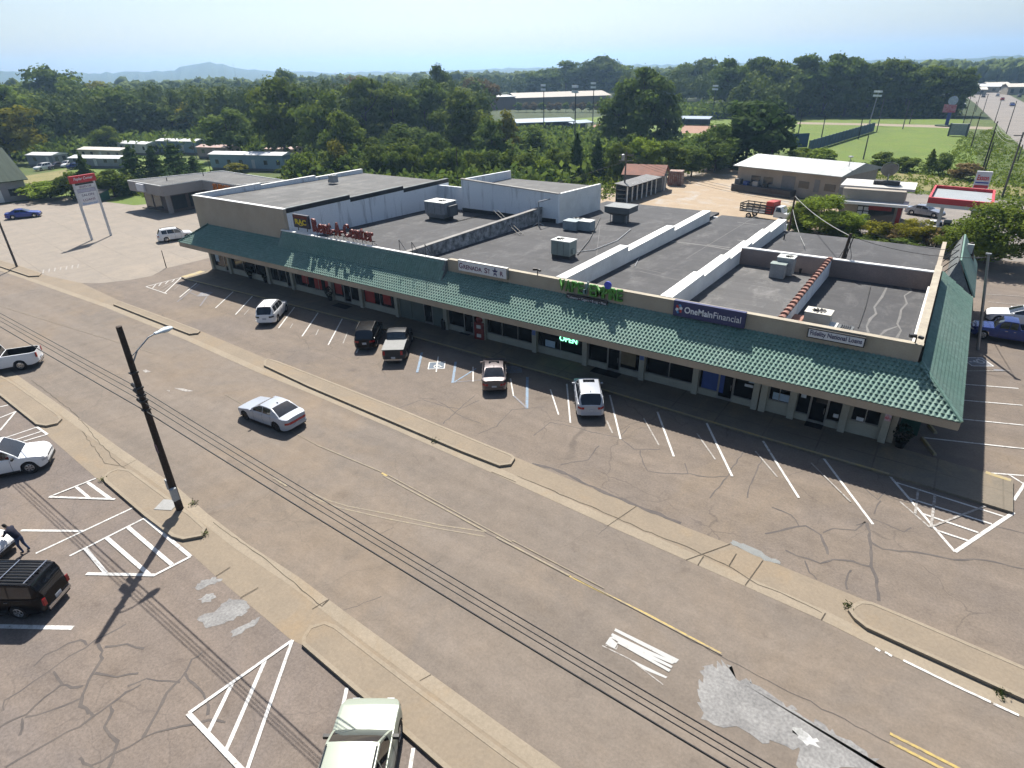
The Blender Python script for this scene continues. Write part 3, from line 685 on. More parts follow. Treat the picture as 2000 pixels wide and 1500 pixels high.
def fit_text(s, w, h, mat, parent, loc, rot=(R(90), 0, 0), name='lettering', **k):
    o = text_part(s, 1.0, mat, parent, loc, rot, name, **k)
    xs = [v.co.x for v in o.data.vertices]; ys = [v.co.y for v in o.data.vertices]
    cx, cy = (max(xs)+min(xs))/2, (max(ys)+min(ys))/2
    for v in o.data.vertices: v.co.x -= cx; v.co.y -= cy
    o.scale = (w/(max(xs)-min(xs)), h/(max(ys)-min(ys)), 1)
    return o
fit_text('OPEN', 1.55, .42, emit('neon_green', (.25, .95, .55), 1.6), opn, (0, 0, 0), bold=.01, extrude=.015)
# soffit and fascia
mp(MB().box(XL+.35, XR-.35, YE+.12, YW+.02, 3.45, 3.51), 'soffit', fasc)
mp(MB().box(XL, XR, YE-.03, YE+.12, 3.42, 3.87), 'fascia', fasc)
mp(MB().box(XR-.15, XR+.03, YE+.12, 58, 3.42, 3.87), 'fascia', fasc)
mp(MB().box(XL-.03, XL+.15, YE+.12, 58, 3.42, 3.87), 'fascia', fasc)
mp(MB().box(.5, XR-.15, YW+.02, 58, 3.45, 3.51), 'soffit', fasc)
mp(MB().box(XL+.15, -70.0, YW+.02, 58, 3.45, 3.51), 'soffit', fasc)
# side and back walls
mp(MB().box(.30, .62, YW, 69.4, .0, 5.3), 'side_wall', stucco)
mp(MB().box(-70.5, -70.2, YW, 60.8, .0, 5.6), 'side_wall', stucco)
mp(MB().box(-13.9, .3, 69.1, 69.4, 0, 4.5), 'back_wall', white_wall)
mp(MB().box(-36, -14.4, 73.8, 74.1, 0, 4.4), 'back_wall', white_wall)
mp(MB().box(-70.2, -50, 60.8, 61.1, 0, 7.6), 'back_wall', white_wall)
# front parapets
mp(MB().box(-33.0, .66, YP, YP+.34, 4.4, ZP), 'parapet', stucco)
mp(MB().box(-33.0, .70, YP-.03, YP+.38, ZP, ZP+.05), 'parapet_cap', stucco_top)
mp(MB().box(-54.2, -33.0, YP+.02, YP+.3, 4.4, 6.5), 'parapet', stucco)
# left block
mp(MB().box(-70.5, -54.2, YP, YP+.35, 4.6, 8.62), 'parapet', stucco)
mp(MB().box(-70.55, -54.15, YP-.03, YP+.40, 8.62, 8.68), 'parapet_cap', white_cap)
def stepped(x0, x1, y0, y1, zb, z0, z1, n, wall, cap, capw=.06, name='parapet_wall', tarb=0.0):
    b = MB(); c = MB(); t = MB()
    for i in range(n):
        a = y0+(y1-y0)*i/n; e = y0+(y1-y0)*(i+1)/n; zt = z0+(z1-z0)*i/max(1, n-1)
        b.box(x0, x1, a, e, zb, zt-tarb); c.box(x0-capw, x1+capw, a-(.06 if i else 0), e, zt, zt+.07)
        if tarb: t.box(x0-.02, x1+.02, a, e, zt-tarb, zt)
    mp(b, name, wall); mp(c, 'parapet_cap', cap)
    if tarb: mp(t, 'tar_flashing', tar)
stepped(-54.6, -54.2, YP+.36, 63.0, 4.6, 8.62, 8.05, 3, white_wall, grey_ret, .04, tarb=.42)
stepped(-70.5, -70.15, YP+.36, 63.0, 5.6, 8.7, 8.25, 3, white_wall, white_cap, .04)
mp(MB().hexa([(-70.15, YP+.35, 8.0), (-54.6, YP+.35, 8.0), (-54.6, 63, 7.4), (-70.15, 63, 7.4), (-70.15, YP+.35, 8.2), (-54.6, YP+.35, 8.2), (-54.6, 63, 7.75), (-70.15, 63, 7.75)]), 'roof_deck', roofC)
# flat roofs (slightly falling to the back)
def deck(x0, x1, y0, y1, mat, dz=0.0, name='roof_deck'):
    mp(MB().hexa([(x0, y0, rz(y0)-.3+dz), (x1, y0, rz(y0)-.3+dz), (x1, y1, rz(y1)-.3+dz), (x0, y1, rz(y1)-.3+dz), (x0, y0, rz(y0)+dz), (x1, y0, rz(y0)+dz), (x1, y1, rz(y1)+dz), (x0, y1, rz(y1)+dz)]), name, mat)
deck(-54.2, -38.3, YP+.3, 63.5, roofA)
deck(-54.2, -35.8, 63.5, 70, roofA, -.01)
deck(-37.9, -22.75, YP+.34, 76.2, roofA)
deck(-21.95, -14.55, YP+.34, 74.6, roofA, .01)
deck(-13.75, -6.95, YP+.34, 53.7, roofB)
deck(-6.65, .3, YP+.34, 53.7, roofA, .005)
deck(-13.75, .62, 54.0, 69.6, roofA, -.02)
# dividing parapets
stepped(-22.75, -21.95, YP+.34, 70.2, 4.4, 6.62, 5.75, 3, white_cap, white_cap, .03)
stepped(-14.55, -13.75, YP+.34, 69.9, 4.4, 6.62, 5.70, 5, white_cap, white_cap, .03)
stepped(-38.3, -37.9, YP+.34, 61.2, 4.4, 6.45, 5.85, 1, dirty_wall, M('cap_grey', (.33, .32, .30), .85, (.22, .21, .2), 1), .05)
stepped(-6.95, -6.65, YP+.34, 53.7, 4.4, 6.42, 6.42, 1, white_wall, white_cap, .02)
mp(MB().box(-13.75, .3, 53.7, 54.0, 4.4, 6.42), 'parapet_wall', brown_wall)
mp(MB().box(-13.75, .34, 53.66, 54.06, 6.42, 6.50), 'parapet_cap', white_cap)
mp(MB().box(.3, .62, YW+.02, 55.2, 5.3, 6.55), 'parapet_wall', stucco)
mp(MB().box(.24, .68, YP+.38, 55.2, 6.55, 6.62), 'parapet_cap', stucco_top)
mp(MB().box(.14, .3, 40.0, 52.8, 5.05, 5.62), 'white_flashing', white_cap)
# orange barrel tiles on the party wall
terr = M('terracotta_tile', (.38, .19, .145), .8, (.30, .15, .115), 2.0, .12, 12)
tv, tf = [], []
for i in range(7):
    for j in (0, 1):
        a = math.pi*i/6; tv.append((-.24*math.cos(a)*(.80 if j else 1.0), j*.76, .17*math.sin(a)*(.60 if j else 1)+(0 if j else .07)))
for i in range(6): tf.append((2*i, 2*i+1, 2*i+3, 2*i+2))
tf.append(tuple(2*i for i in range(7)))
ridge = mkmesh('ridge_tile', tv, tf, terr, 50)
mp(MB().box(-7.0, -6.6, YP+.34, 53.6, 6.49, 6.53), 'ridge_bed', tar)
for i in range(20): link('ridge_tile', ridge, mall, (-6.80-mall.location.x, YP+.45+i*.79-mall.location.y, 6.49), (0, 0, 0 if True else 0))
# penthouse block at the back
for P, mt in (([(-49.6, 60.0, 4.6), (-35.8, 60.0, 4.6), (-35.8, 60.3, 4.6), (-49.6, 60.3, 4.6), (-49.6, 60.0, 8.75), (-35.8, 60.0, 8.1), (-35.8, 60.3, 8.1), (-49.6, 60.3, 8.75)], white_wall),
              ([(-36.1, 60.3, 4.6), (-35.8, 60.3, 4.6), (-35.8, 70.2, 4.6), (-36.1, 70.2, 4.6), (-36.1, 60.3, 8.1), (-35.8, 60.3, 8.1), (-35.8, 70.2, 7.75), (-36.1, 70.2, 7.75)], white_cap),
              ([(-49.6, 60.3, 4.6), (-49.3, 60.3, 4.6), (-49.3, 70.2, 4.6), (-49.6, 70.2, 4.6), (-49.6, 60.3, 8.75), (-49.3, 60.3, 8.75), (-49.3, 70.2, 8.45), (-49.6, 70.2, 8.45)], white_wall)):
    mp(MB().hexa(P), 'penthouse_wall', mt)
mp(MB().hexa([(-49.3, 60.3, 7.2), (-36.1, 60.3, 7.2), (-36.1, 70.2, 7.0), (-49.3, 70.2, 7.0), (-49.3, 60.3, 7.7), (-36.1, 60.3, 7.7), (-36.1, 70.2, 7.45), (-49.3, 70.2, 7.45)]), 'roof_deck', roofC)
mp(MB().hexa([(-49.66, 59.9, 8.75), (-35.74, 59.9, 8.1), (-35.74, 60.35, 8.1), (-49.66, 60.35, 8.75), (-49.66, 59.9, 8.83), (-35.74, 59.9, 8.18), (-35.74, 60.35, 8.18), (-49.66, 60.35, 8.83)]), 'parapet_cap', M('cap_grey', (.33, .32, .30)))
mp(MB().box(-49.6, -36.1, 59.96, 60.0, 4.8, 5.35), 'tar_flashing', tar)

# ---- mansard tiles
tile_m = M('green_tile', (.215, .325, .275), .7, (.165, .290, .240), .22, .14, 3, 0, .0, .25)
tile_d = M('green_ridge', (.18, .31, .25), .45, (.05, .14, .105), .5, .08, 6, 0, .2, .5)
ND, CW = 12, .265
slope = Vector((0, YJ-YE, ZJ-ZE)); SL = slope.length; sdir = slope.normalized(); snor = Vector((0, -sdir.z, sdir.y))
RH = SL/ND
prof = [(0, .0), (.16, .012), (.34, .055), (.5, .070), (.66, .055), (.84, .012), (1, .0)]
Vt, Ft = [], []
for (u, h) in prof:
    Vt.append((u*CW, 0.0, h+.045)); Vt.append((u*CW, RH*1.04, h*.95+.004)); Vt.append((u*CW, 0.0, .0))
for i in range(len(prof)-1):
    Ft.append((3*i, 3*i+3, 3*i+4, 3*i+1)); Ft.append((3*i+2, 3*i+5, 3*i+3, 3*i))
# tile mesh: x across, y up-slope, z out; rotated onto the slope by object rotation
tile_me = mkmesh('roof_tile', Vt, Ft, tile_m, 60)
ang = math.atan2(ZJ-ZE, YJ-YE)
mp(MB().hexa([(XL, YE, ZE-.06), (XR, YE, ZE-.06), (XR-2.35, YJ, ZJ-.06), (XL+2.35, YJ, ZJ-.06), (XL, YE, ZE-.005), (XR, YE, ZE-.005), (XR-2.35, YJ, ZJ-.005), (XL+2.35, YJ, ZJ-.005)]), 'mansard_deck', grey_ret)
VA = np.array(Vt); FA = Ft
big_v, big_f, singles = [], [], []
nb = 0
def put(M4, big=True):
    global nb
    P = (np.c_[VA, np.ones(len(VA))] @ np.array(M4).T)[:, :3]
    big_v.append(P); big_f.extend([tuple(i+nb for i in f) for f in FA]); nb += len(VA)
Rx = Matrix.Rotation(ang, 4, 'X')
for r in range(ND):
    t = r/ND; y, z = YE+(YJ-YE)*t, ZE+(ZJ-ZE)*t
    x0, x1 = XL+2.35*t, XR-2.35*t
    n = int((x1-x0)/CW)
    for k in range(n):
        x = x1-(k+1)*CW
        m4 = Matrix.Translation((x, y, z+random.uniform(-.004, .004))) @ Rx
        if len(singles) < 300 and k < 25: singles.append(m4)
        else: put(m4)
for m4 in singles:
    o = link('roof_tile', tile_me, mall); o.matrix_local = Matrix.Translation(-mall.location) @ m4
# right hand side mansard, faces +X
Rz = Matrix.Rotation(R(90), 4, 'Z')
YS1 = 57.6
for r in range(ND):
    t = r/ND; x, z = XR-2.35*t, ZE+(ZJ-ZE)*t
    y0 = YE+2.35*t
    for k in range(int((YS1-y0)/CW)):
        put(Matrix.Translation((x, y0+k*CW, z)) @ Rz @ Rx)
# left side mansard, faces -X
Rz2 = Matrix.Rotation(R(-90), 4, 'Z')
for r in range(ND):
    t = r/ND; x, z = XL+2.35*t, ZE+(ZJ-ZE)*t
    y0 = YE+2.35*t
    for k in range(int((58-y0)/CW)):
        put(Matrix.Translation((x, y0+(k+1)*CW, z)) @ Rz2 @ Rx)
# steeper upper roof over the rental shop
EX0, EX1 = -54.9, -33.05
eb, et = Vector((0, 36.62, 4.79)), Vector((0, 37.52, 6.52)); ev = et-eb
ea = math.atan2(ev.z, ev.y); nE = 7; Re = Matrix.Rotation(ea, 4, 'X')
for r in range(nE):
    t = r/nE; p = eb+ev*t
    for k in range(int((EX1-EX0-.25*t)/CW)):
        put(Matrix.Translation((EX0+.25*t+k*CW, p.y, p.z)) @ Re)
mp(MB().hexa([(EX0, 36.60, 4.70), (EX1, 36.60, 4.70), (EX1, 37.62, 4.70), (EX0, 37.62, 4.70), (EX0, 37.49, 6.5), (EX1, 37.49, 6.5), (EX1, 37.62, 6.5), (EX0, 37.62, 6.5)]), 'upper_mansard_deck', grey_ret)
mp(MB().box(EX0, EX1, 37.44, 37.72, 6.52, 6.60), 'white_flashing', white_cap)
me = mkmesh('roof_tile', np.concatenate(big_v).tolist(), big_f, tile_m, 60)
o = link('roof_tile', me, mall, tuple(-mall.location)); o['kind'] = 'stuff'
for pts in ([(XR+.03, YE-.02, ZE+.06), (XR-2.35, YJ, ZJ+.08)], [(XL-.03, YE-.02, ZE+.06), (XL+2.35, YJ, ZJ+.08)]):
    mp(MB().tube(pts, .10, 8), 'hip_ridge', tile_d, 40)
mp(MB().hexa([(XR-2.35, YJ, ZJ-.06), (XR, YE, ZE-.06), (XR, YS1, ZE-.06), (XR-2.35, YS1, ZJ-.06), (XR-2.35, YJ, ZJ-.01), (XR, YE, ZE-.01), (XR, YS1, ZE-.01), (XR-2.35, YS1, ZJ-.01)]), 'mansard_deck', grey_ret)
mp(MB().hexa([(XL, YE, ZE-.06), (XL+2.35, YJ, ZJ-.06), (XL+2.35, 58, ZJ-.06), (XL, 58, ZE-.06), (XL, YE, ZE-.01), (XL+2.35, YJ, ZJ-.01), (XL+2.35, 58, ZJ-.01), (XL, 58, ZE-.01)]), 'mansard_deck', grey_ret)
mp(MB().box(XR-2.35, XR, YS1, YS1+.1, 3.4, 3.9).hexa([(XR-2.5, YS1, 3.9), (XR, YS1, 3.7), (XR, YS1+.08, 3.7), (XR-2.5, YS1+.08, 3.9), (XR-2.5, YS1, 5.6), (XR-2.3, YS1, 5.6), (XR-2.3, YS1+.08, 5.6), (XR-2.5, YS1+.08, 5.6)]), 'mansard_end', grey_ret)
# tall rear mansard screen on the right edge
mp(MB().hexa([(3.3, 58.6, 3.6), (3.42, 58.6, 3.6), (3.42, 69.5, 3.6), (3.3, 69.5, 3.6), (1.75, 59.6, 6.15), (1.87, 59.6, 6.15), (1.87, 69.5, 6.15), (1.75, 69.5, 6.15)]), 'mansard_screen', tile_m)
mp(MB().hexa([(1.2, 58.7, 4.4), (3.1, 58.7, 3.7), (3.1, 69.4, 3.7), (1.2, 69.4, 4.4), (1.2, 59.0, 4.6), (1.7, 59.6, 6.1), (1.7, 69.4, 6.1), (1.2, 69.4, 4.6)]), 'screen_back', grey_ret)
for i in range(5):
    y = 59.6+i*2.3; mp(MB().tube([(.7, y, 4.75), (1.6, y, 5.9)], .04, 5), 'screen_brace', M('dark_metal', (.05, .05, .052), .6, (.035, .035, .035), 3))
dark_metal = MATS['dark_metal']
# thin roof conduits, seams and puddle stains
lt = M('roof_patch_pale', (.20, .195, .19), .9, (.15, .147, .143), 1.2)
def on_roof(u, v, dz=.0):
    z = 5.2
    for _ in range(6): x, y = G(u, v, z); z = rz(y)+dz
    return (x, y, z)
for px, w in [([(862, 448), (980, 405)], .06), ([(1340, 505), (1480, 420)], .05), ([(1115, 535), (1165, 500), (1172, 440)], .05), ([(1150, 480), (1230, 465)], .05), ([(1302, 470), (1380, 480), (1425, 488)], .4), ([(1380, 478), (1425, 484)], .35), ([(1440, 434), (1480, 439)], .18), ([(1440, 469), (1458, 471)], .3), ([(1250, 530), (1330, 548)], .06), ([(1200, 512), (1300, 535)], .05), ([(1310, 470), (1345, 478)], .08)]:
    P = [on_roof(u, v, .012) for u, v in px]; mb = MB()
    for a, b in zip(P[:-1], P[1:]):
        d = Vector((b[0]-a[0], b[1]-a[1], 0)).normalized(); n = Vector((-d.y, d.x, 0))*w/2
        mb.add([Vector(a)-n, Vector(b)-n, Vector(b)+n, Vector(a)+n], [(0, 1, 2, 3)])
    mp(mb, 'roof_patch', lt)
def roof_seam(px, w, mat):
    P = [on_roof(u, v, .016) for u, v in px]; mb = MB(); V = []
    for i, p in enumerate(P):
        a, b = P[max(i-1, 0)], P[min(i+1, len(P)-1)]; d = Vector((b[0]-a[0], b[1]-a[1])).normalized(); ww = w*random.uniform(.5, 1.3)/2
        V += [(p[0]-d.y*ww, p[1]+d.x*ww, p[2]), (p[0]+d.y*ww, p[1]-d.x*ww, p[2])]
    mb.add(V, [(2*i, 2*i+1, 2*i+3, 2*i+2) for i in range(len(P)-1)]); mp(mb, 'roof_seam', mat)
qq = lambda pts: K(pts, 1500, 350, 4)
for pts in [[(1105, 850), (1120, 875), (1065, 910), (1085, 970), (1040, 1020), (1030, 1080), (1010, 1130), (1040, 1180), (1005, 1240)], [(930, 840), (890, 920), (830, 1000), (845, 1050), (800, 1090), (770, 1150), (785, 1200)], [(1010, 1150), (920, 1180), (870, 1225)]]:
    roof_seam(qq(pts), .16, lt)

# ------------------------------------------------------------------ shop signs on the parapet
def wall_sign(px, Y, name, label, face, frame, thick=.28):
    (xa, za), (xb, zb), (xc, zc), (xd, zd) = [PY(u, v, Y) for u, v in px]
    x0, x1 = (xa+xd)/2, (xb+xc)/2; z1, z0 = (za+zb)/2, (zc+zd)/2
    r = empty(name, ((x0+x1)/2, Y, z0), 0, label, 'sign')
    w, h = x1-x0, z1-z0
    MB().box(-w/2, w/2, 0, thick, 0, h).build('sign_box', frame, r)
    MB().box(-w/2+.06, w/2-.06, -.015, 0.0, .06, h-.06).build('sign_face', face, r)
    return r, w, h
s_white = M('sign_white', (.66, .66, .68), .5, (.58, .58, .61), 1.0, .03, 10)
s_navy = M('sign_navy', (.035, .045, .15), .45, (.03, .038, .13), 1, .03, 10)
lt_navy = M('letter_navy', (.04, .04, .14), .5); lt_purple = M('letter_purple', (.16, .03, .11), .5)
lt_white = M('letter_white', (.75, .76, .80), .5); blk = M('black_plastic', (.018, .018, .02), .5)
g1, w, h = wall_sign([(894, 507), (991, 525), (989, 547), (895, 528)], 37.35, 'shop_sign', 'white box sign with purple serif letters reading GRENADA STAR on the parapet', s_white, alum)
def serif(s, x, z, wd, ht, mat, par, name='lettering'):
    o = fit_text(s, wd, ht, mat, par, (x, -.02, z), bold=.012, extrude=.012); return o
serif('G', -w*.437, h*.52, w*.075, h*.50, lt_purple, g1); serif('RENADA', -w*.19, h*.47, w*.38, h*.38, lt_purple, g1)
serif('S', w*.085, h*.48, w*.06, h*.48, lt_purple, g1); serif('T', w*.145, h*.45, w*.05, h*.38, lt_purple, g1); serif('R', w*.40, h*.44, w*.06, h*.40, lt_purple, g1)
star = [(w*.27+.62*math.cos(R(90+36*i))*(1 if i % 2 == 0 else .40)*h*.5, h*.5+.62*math.sin(R(90+36*i))*(1 if i % 2 == 0 else .40)*h*.75) for i in range(10)]
MB().add([(x, -.035, z) for x, z in star]+[(x, -.015, z) for x, z in star], [tuple(range(10))]+[(i, (i+1) % 10, 10+(i+1) % 10, 10+i) for i in range(10)]).build('star', lt_navy, g1)
MB().add([(w*.27-w*.10, -.04, h*.40), (w*.27+w*.10, -.04, h*.44), (w*.27+w*.10, -.04, h*.50), (w*.27-w*.10, -.04, h*.45)], [(0, 1, 2, 3)]).build('swoosh', lt_white, g1)
o1, w, h = wall_sign([(1315, 587), (1456, 610), (1454, 639), (1315, 619)], 37.38, 'shop_sign', 'dark blue box sign with white letters reading OneMainFinancial on the parapet', s_navy, s_navy)
fit_text('OneMain', w*.40, h*.42, lt_white, o1, (-w*.135, -.02, h*.50), bold=.022, extrude=.012)
fit_text('Financial', w*.37, h*.40, lt_white, o1, (w*.265, -.02, h*.50), extrude=.012)
for i in range(6):
    a = R(60*i+15); c = [lt_white, M('logo_blue', (.10, .30, .62), .5), M('logo_red', (.55, .06, .06), .5)][i % 3]
    x, z = -w*.415+.2*math.cos(a)*h*.6, h*.5+.2*math.sin(a)*h*1.0
    MB().add([(x+.13*math.cos(a+R(k*72)), -.03, z+.13*math.sin(a+R(k*72))) for k in range(5)], [(4, 3, 2, 1, 0)]).build('logo_petal', c, o1)
f1, w, h = wall_sign([(1579, 640), (1692, 661), (1687, 680), (1575, 658)], 37.40, 'shop_sign', 'white box sign with navy letters reading Fidelity National Loans on the parapet', s_white, blk, .2)
fit_text('Fidelity National Loans', w*.90, h*.62, lt_navy, f1, (0, -.02, h*.50), bold=.016, extrude=.012)
# vape letters
lt_green = M('letter_green', (.10, .33, .05), .5, (.07, .25, .04), 2); lt_green_d = M('letter_green_dark', (.03, .13, .02), .6)
xa, za = PY(1091, 556, 37.4); xb, zb = PY(1213, 580, 37.4)
v1 = empty('shop_sign', ((xa+xb)/2, 37.45, za-.6), 0, 'green channel letters reading VAPE EMPIRE with a black strip of product words below', 'sign')
W = xb-xa; zc = 6.35-v1.location.z
for k, ch in enumerate('VAPE'): fit_text(ch, W*.085, .85, lt_green, v1, (-W*.45+k*W*.105, 0, zc), name='letter', bold=.01, extrude=.09)
for k, ch in enumerate('EMPIRE'): fit_text(ch, W*(.085 if ch != 'I' else .03) if ch != 'M' else W*.12, .85, lt_green, v1, (W*(.055, .165, .265, .325, .385, .475)[k], 0, zc), name='letter', bold=.01, extrude=.09)
MB().cbox(-W*.045, -.02, zc+.05, W*.03, .12, .75).cbox(-W*.02, -.02, zc+.35, W*.02, .12, .45).cbox(-W*.065, -.02, zc-.2, W*.06, .12, .35).build('pipe_emblem', M('emblem_teal', (.20, .33, .34), .5, (.12, .2, .22), 2), v1)
ce = MB().lathe([(.02, 0), (.28, .0), (.28, .1), (.02, .1)]).build('cap_emblem', M('emblem_blue', (.05, .07, .5), .5), v1); ce.location = (W*.297, -.05, zc+.62); ce.rotation_euler = (R(90), 0, 0)
MB().box(-W*.36, W*.30, -.10, .05, zc-1.0, zc-.58).build('product_strip', M('strip_black', (.035, .038, .05), .5), v1)
fit_text('Tobacco • Cigars • E-cig • Plus', W*.62, .22, lt_white, v1, (-W*.03, -.115, zc-.79), extrude=.006)
# RAC sign and channel letters
xa, za = PY(571, 419, 37.75); xb, zb = PY(600.5, 423, 37.75); xc, zc_ = PY(603.5, 448, 37.75); xd, zd = PY(575, 445, 37.75)
r1 = empty('shop_sign', ((xa+xb+xc+xd)/4, 37.75, zc_), 0, 'square navy sign with yellow RAC letters standing on the roof edge', 'sign')
w, h = (xb+xc-xa-xd)/2, (za+zb-zc_-zd)/2
MB().box(-w/2, w/2, 0, .25, 0, h).build('sign_box', M('rac_navy', (.03, .03, .055), .5), r1)
MB().box(-w/2+.1, w/2-.1, -.02, 0, h*.72, h*.94).build('red_band', M('rac_red', (.16, .015, .012), .5), r1)
fit_text('RAC', w*.72, h*.40, M('rac_yellow', (.72, .55, .02), .5), r1, (0, -.03, h*.46), bold=.03, extrude=.015)
MB().add([(x*w*.16, -.035, h*.28+z*h*.10) for x, z in [(math.cos(R(180+20*i)), math.sin(R(180+20*i))) for i in range(10)]]+[(x*w*.10, -.035, h*.28+z*h*.05) for x, z in [(math.cos(R(180+20*i)), math.sin(R(180+20*i))) for i in range(10)]], [(i, i+1, 11+i, 10+i) for i in range(9)]).build('smile', MATS['rac_yellow'], r1)
for s in (-1, 1): MB().tube([(s*w*.3, .1, -.3), (s*w*.3, .1, .0)], .05, 6).build('sign_leg', dark_metal, r1)
lr = M('letter_dark_red', (.22, .022, .018), .55, (.16, .018, .015), 2); lrt = M('letter_edge', (.30, .26, .25), .6)
xa, _ = PY(609, 440, 37.7); xb, _ = PY(728, 460, 37.7)
c1_ = empty('shop_sign', ((xa+xb)/2, 37.75, 6.6), 0, 'dark red channel letters reading Rent-A-Center on legs along the roof edge', 'sign')
W = xb-xa; word = 'Rent-A-Center'; adv = [1.15, .95, 1.0, .75, .6, 1.2, .6, 1.15, .95, 1.0, .75, .95, .75]; tot = sum(adv); x = -W/2
for ch, a in zip(word, adv):
    ww = a/tot*W
    hgt = {'R': 1.25, 'C': 1.25, 'A': 1.25, 't': 1.05, '-': .16}.get(ch, .85)
    base = .33
    o = fit_text(ch, ww*.86, hgt, lr, c1_, (x+ww/2, 0, base+(hgt/2 if ch != '-' else .42)), name='letter', bold=.022, extrude=.10)
    x += ww
for i in range(7):
    xx = -W/2+.5+i*(W-.8)/6
    MB().tube([(xx, .05, 0), (xx, .05, .4)], .03, 5).tube([(xx+.25, .35, 0), (xx, .05, .4)], .025, 5).build('sign_leg', dark_metal, c1_)
MB().box(-W/2, W/2, .1, .18, .34, .42).build('sign_rail', dark_metal, c1_)
ftr = [(778, 462), (803, 468), (829, 473)]
for i, (u, v) in enumerate(ftr):
    x, z = PY(u, v, 37.6)
    b = MB(); b.tube([(0, 0, 0), (0, 0, 1.0)], .03, 5); b.tube([(.45, .3, 0), (0, 0, 1.0)], .025, 5)
    o = b.build('sign_bracket', dark_metal); o.location = (x, 37.62, 6.58)
    tag(o, ['empty black A shaped sign bracket on roof edge, nearest the red letters', 'empty black A shaped sign bracket on roof edge, middle of three', 'empty black A shaped sign bracket on roof edge, nearest the star sign'][i], 'bracket', 'empty sign brackets on the roof edge')
# ------------------------------------------------------------------ vehicles
tyre_m = M('tyre_rubber', (.018, .018, .018), .85, (.025, .024, .023), 6); rim_m = M('alloy', (.50, .50, .51), .35, (.42, .42, .43), 6, .05, 30, 0, .7)
under_m = M('underbody', (.012, .012, .013), .9, (.018, .017, .016), 4); car_glass = glassy('car_glass', (.010, .012, .016), .03, .8)
head_m = glassy('headlamp', (.55, .57, .60), .1); tail_m = glassy('tail_lamp', (.32, .012, .015), .15); trim_m = M('black_trim', (.02, .02, .021), .55, (.028, .028, .028), 5)
plate_m = M('plate', (.45, .47, .50), .5, (.3, .33, .38), 14); chrome = M('chrome_trim', (.55, .55, .56), .2, (.5, .5, .5), 5, .03, 20, 0, .9)
TYPES = dict(
 sedan=dict(L=5.0, W=1.90, H=1.47, top=[(-.5, .70), (-.487, .98), (-.36, 1.03), (.17, .99), (.22, .97), (.43, .80), (.482, .68), (.5, .50)], A=.205, B=.015, C=-.205, D=-.375, r=.35, wf=.315, wr=-.285, win=[(.13, -.045), (-.055, -.20)], cl=.20, wrf=.74),
 compact=dict(L=4.6, W=1.80, H=1.46, top=[(-.5, .68), (-.487, .98), (-.38, 1.02), (.17, .99), (.235, .96), (.43, .80), (.48, .68), (.5, .50)], A=.235, B=.03, C=-.215, D=-.395, r=.32, wf=.315, wr=-.28, win=[(.15, -.03), (-.04, -.20)], cl=.19, wrf=.74),
 crossover=dict(L=4.5, W=1.84, H=1.68, top=[(-.5, .62), (-.492, 1.02), (-.42, 1.08), (.18, 1.04), (.245, 1.02), (.43, .92), (.485, .78), (.5, .55)], A=.255, B=.08, C=-.385, D=-.485, r=.35, wf=.32, wr=-.27, win=[(.17, 0), (-.01, -.20), (-.215, -.36)], cl=.24, wrf=.75, rails=True),
 boxsuv=dict(L=4.85, W=1.88, H=1.78, top=[(-.5, .62), (-.496, 1.08), (.18, 1.08), (.225, 1.06), (.45, .98), (.488, .86), (.5, .6)], A=.225, B=.125, C=-.44, D=-.492, r=.37, wf=.325, wr=-.25, win=[(.16, -.02), (-.03, -.21), (-.225, -.42)], cl=.30, wrf=.80, rack=True),
 bigsuv=dict(L=5.1, W=2.0, H=1.88, top=[(-.5, .66), (-.494, 1.12), (.19, 1.12), (.245, 1.11), (.42, 1.03), (.478, .90), (.5, .62)], A=.255, B=.085, C=-.43, D=-.49, r=.39, wf=.32, wr=-.26, win=[(.17, 0), (-.01, -.2), (-.215, -.41)], cl=.30, wrf=.78, rails=True),
 pickup=dict(L=5.8, W=2.02, H=1.90, top=[(-.5, .70), (-.495, 1.28), (-.10, 1.30), (-.09, 1.20), (.17, 1.18), (.225, 1.16), (.44, 1.08), (.485, .92), (.5, .62)], A=.225, B=.125, C=-.055, D=-.095, r=.41, wf=.33, wr=-.285, win=[(.155, .045), (.035, -.055)], cl=.36, wrf=.79, bed=(-.488, -.105)),
 stub=dict(L=4.6, W=1.8, H=1.5, top=[(-.5, .68), (-.487, .98), (-.38, 1.02), (.235, .96), (.43, .80), (.5, .50)], A=.235, B=.03, C=-.215, D=-.395, r=.32, wf=.315, wr=-.28, win=[(.15, -.2)], cl=.19, wrf=.74))
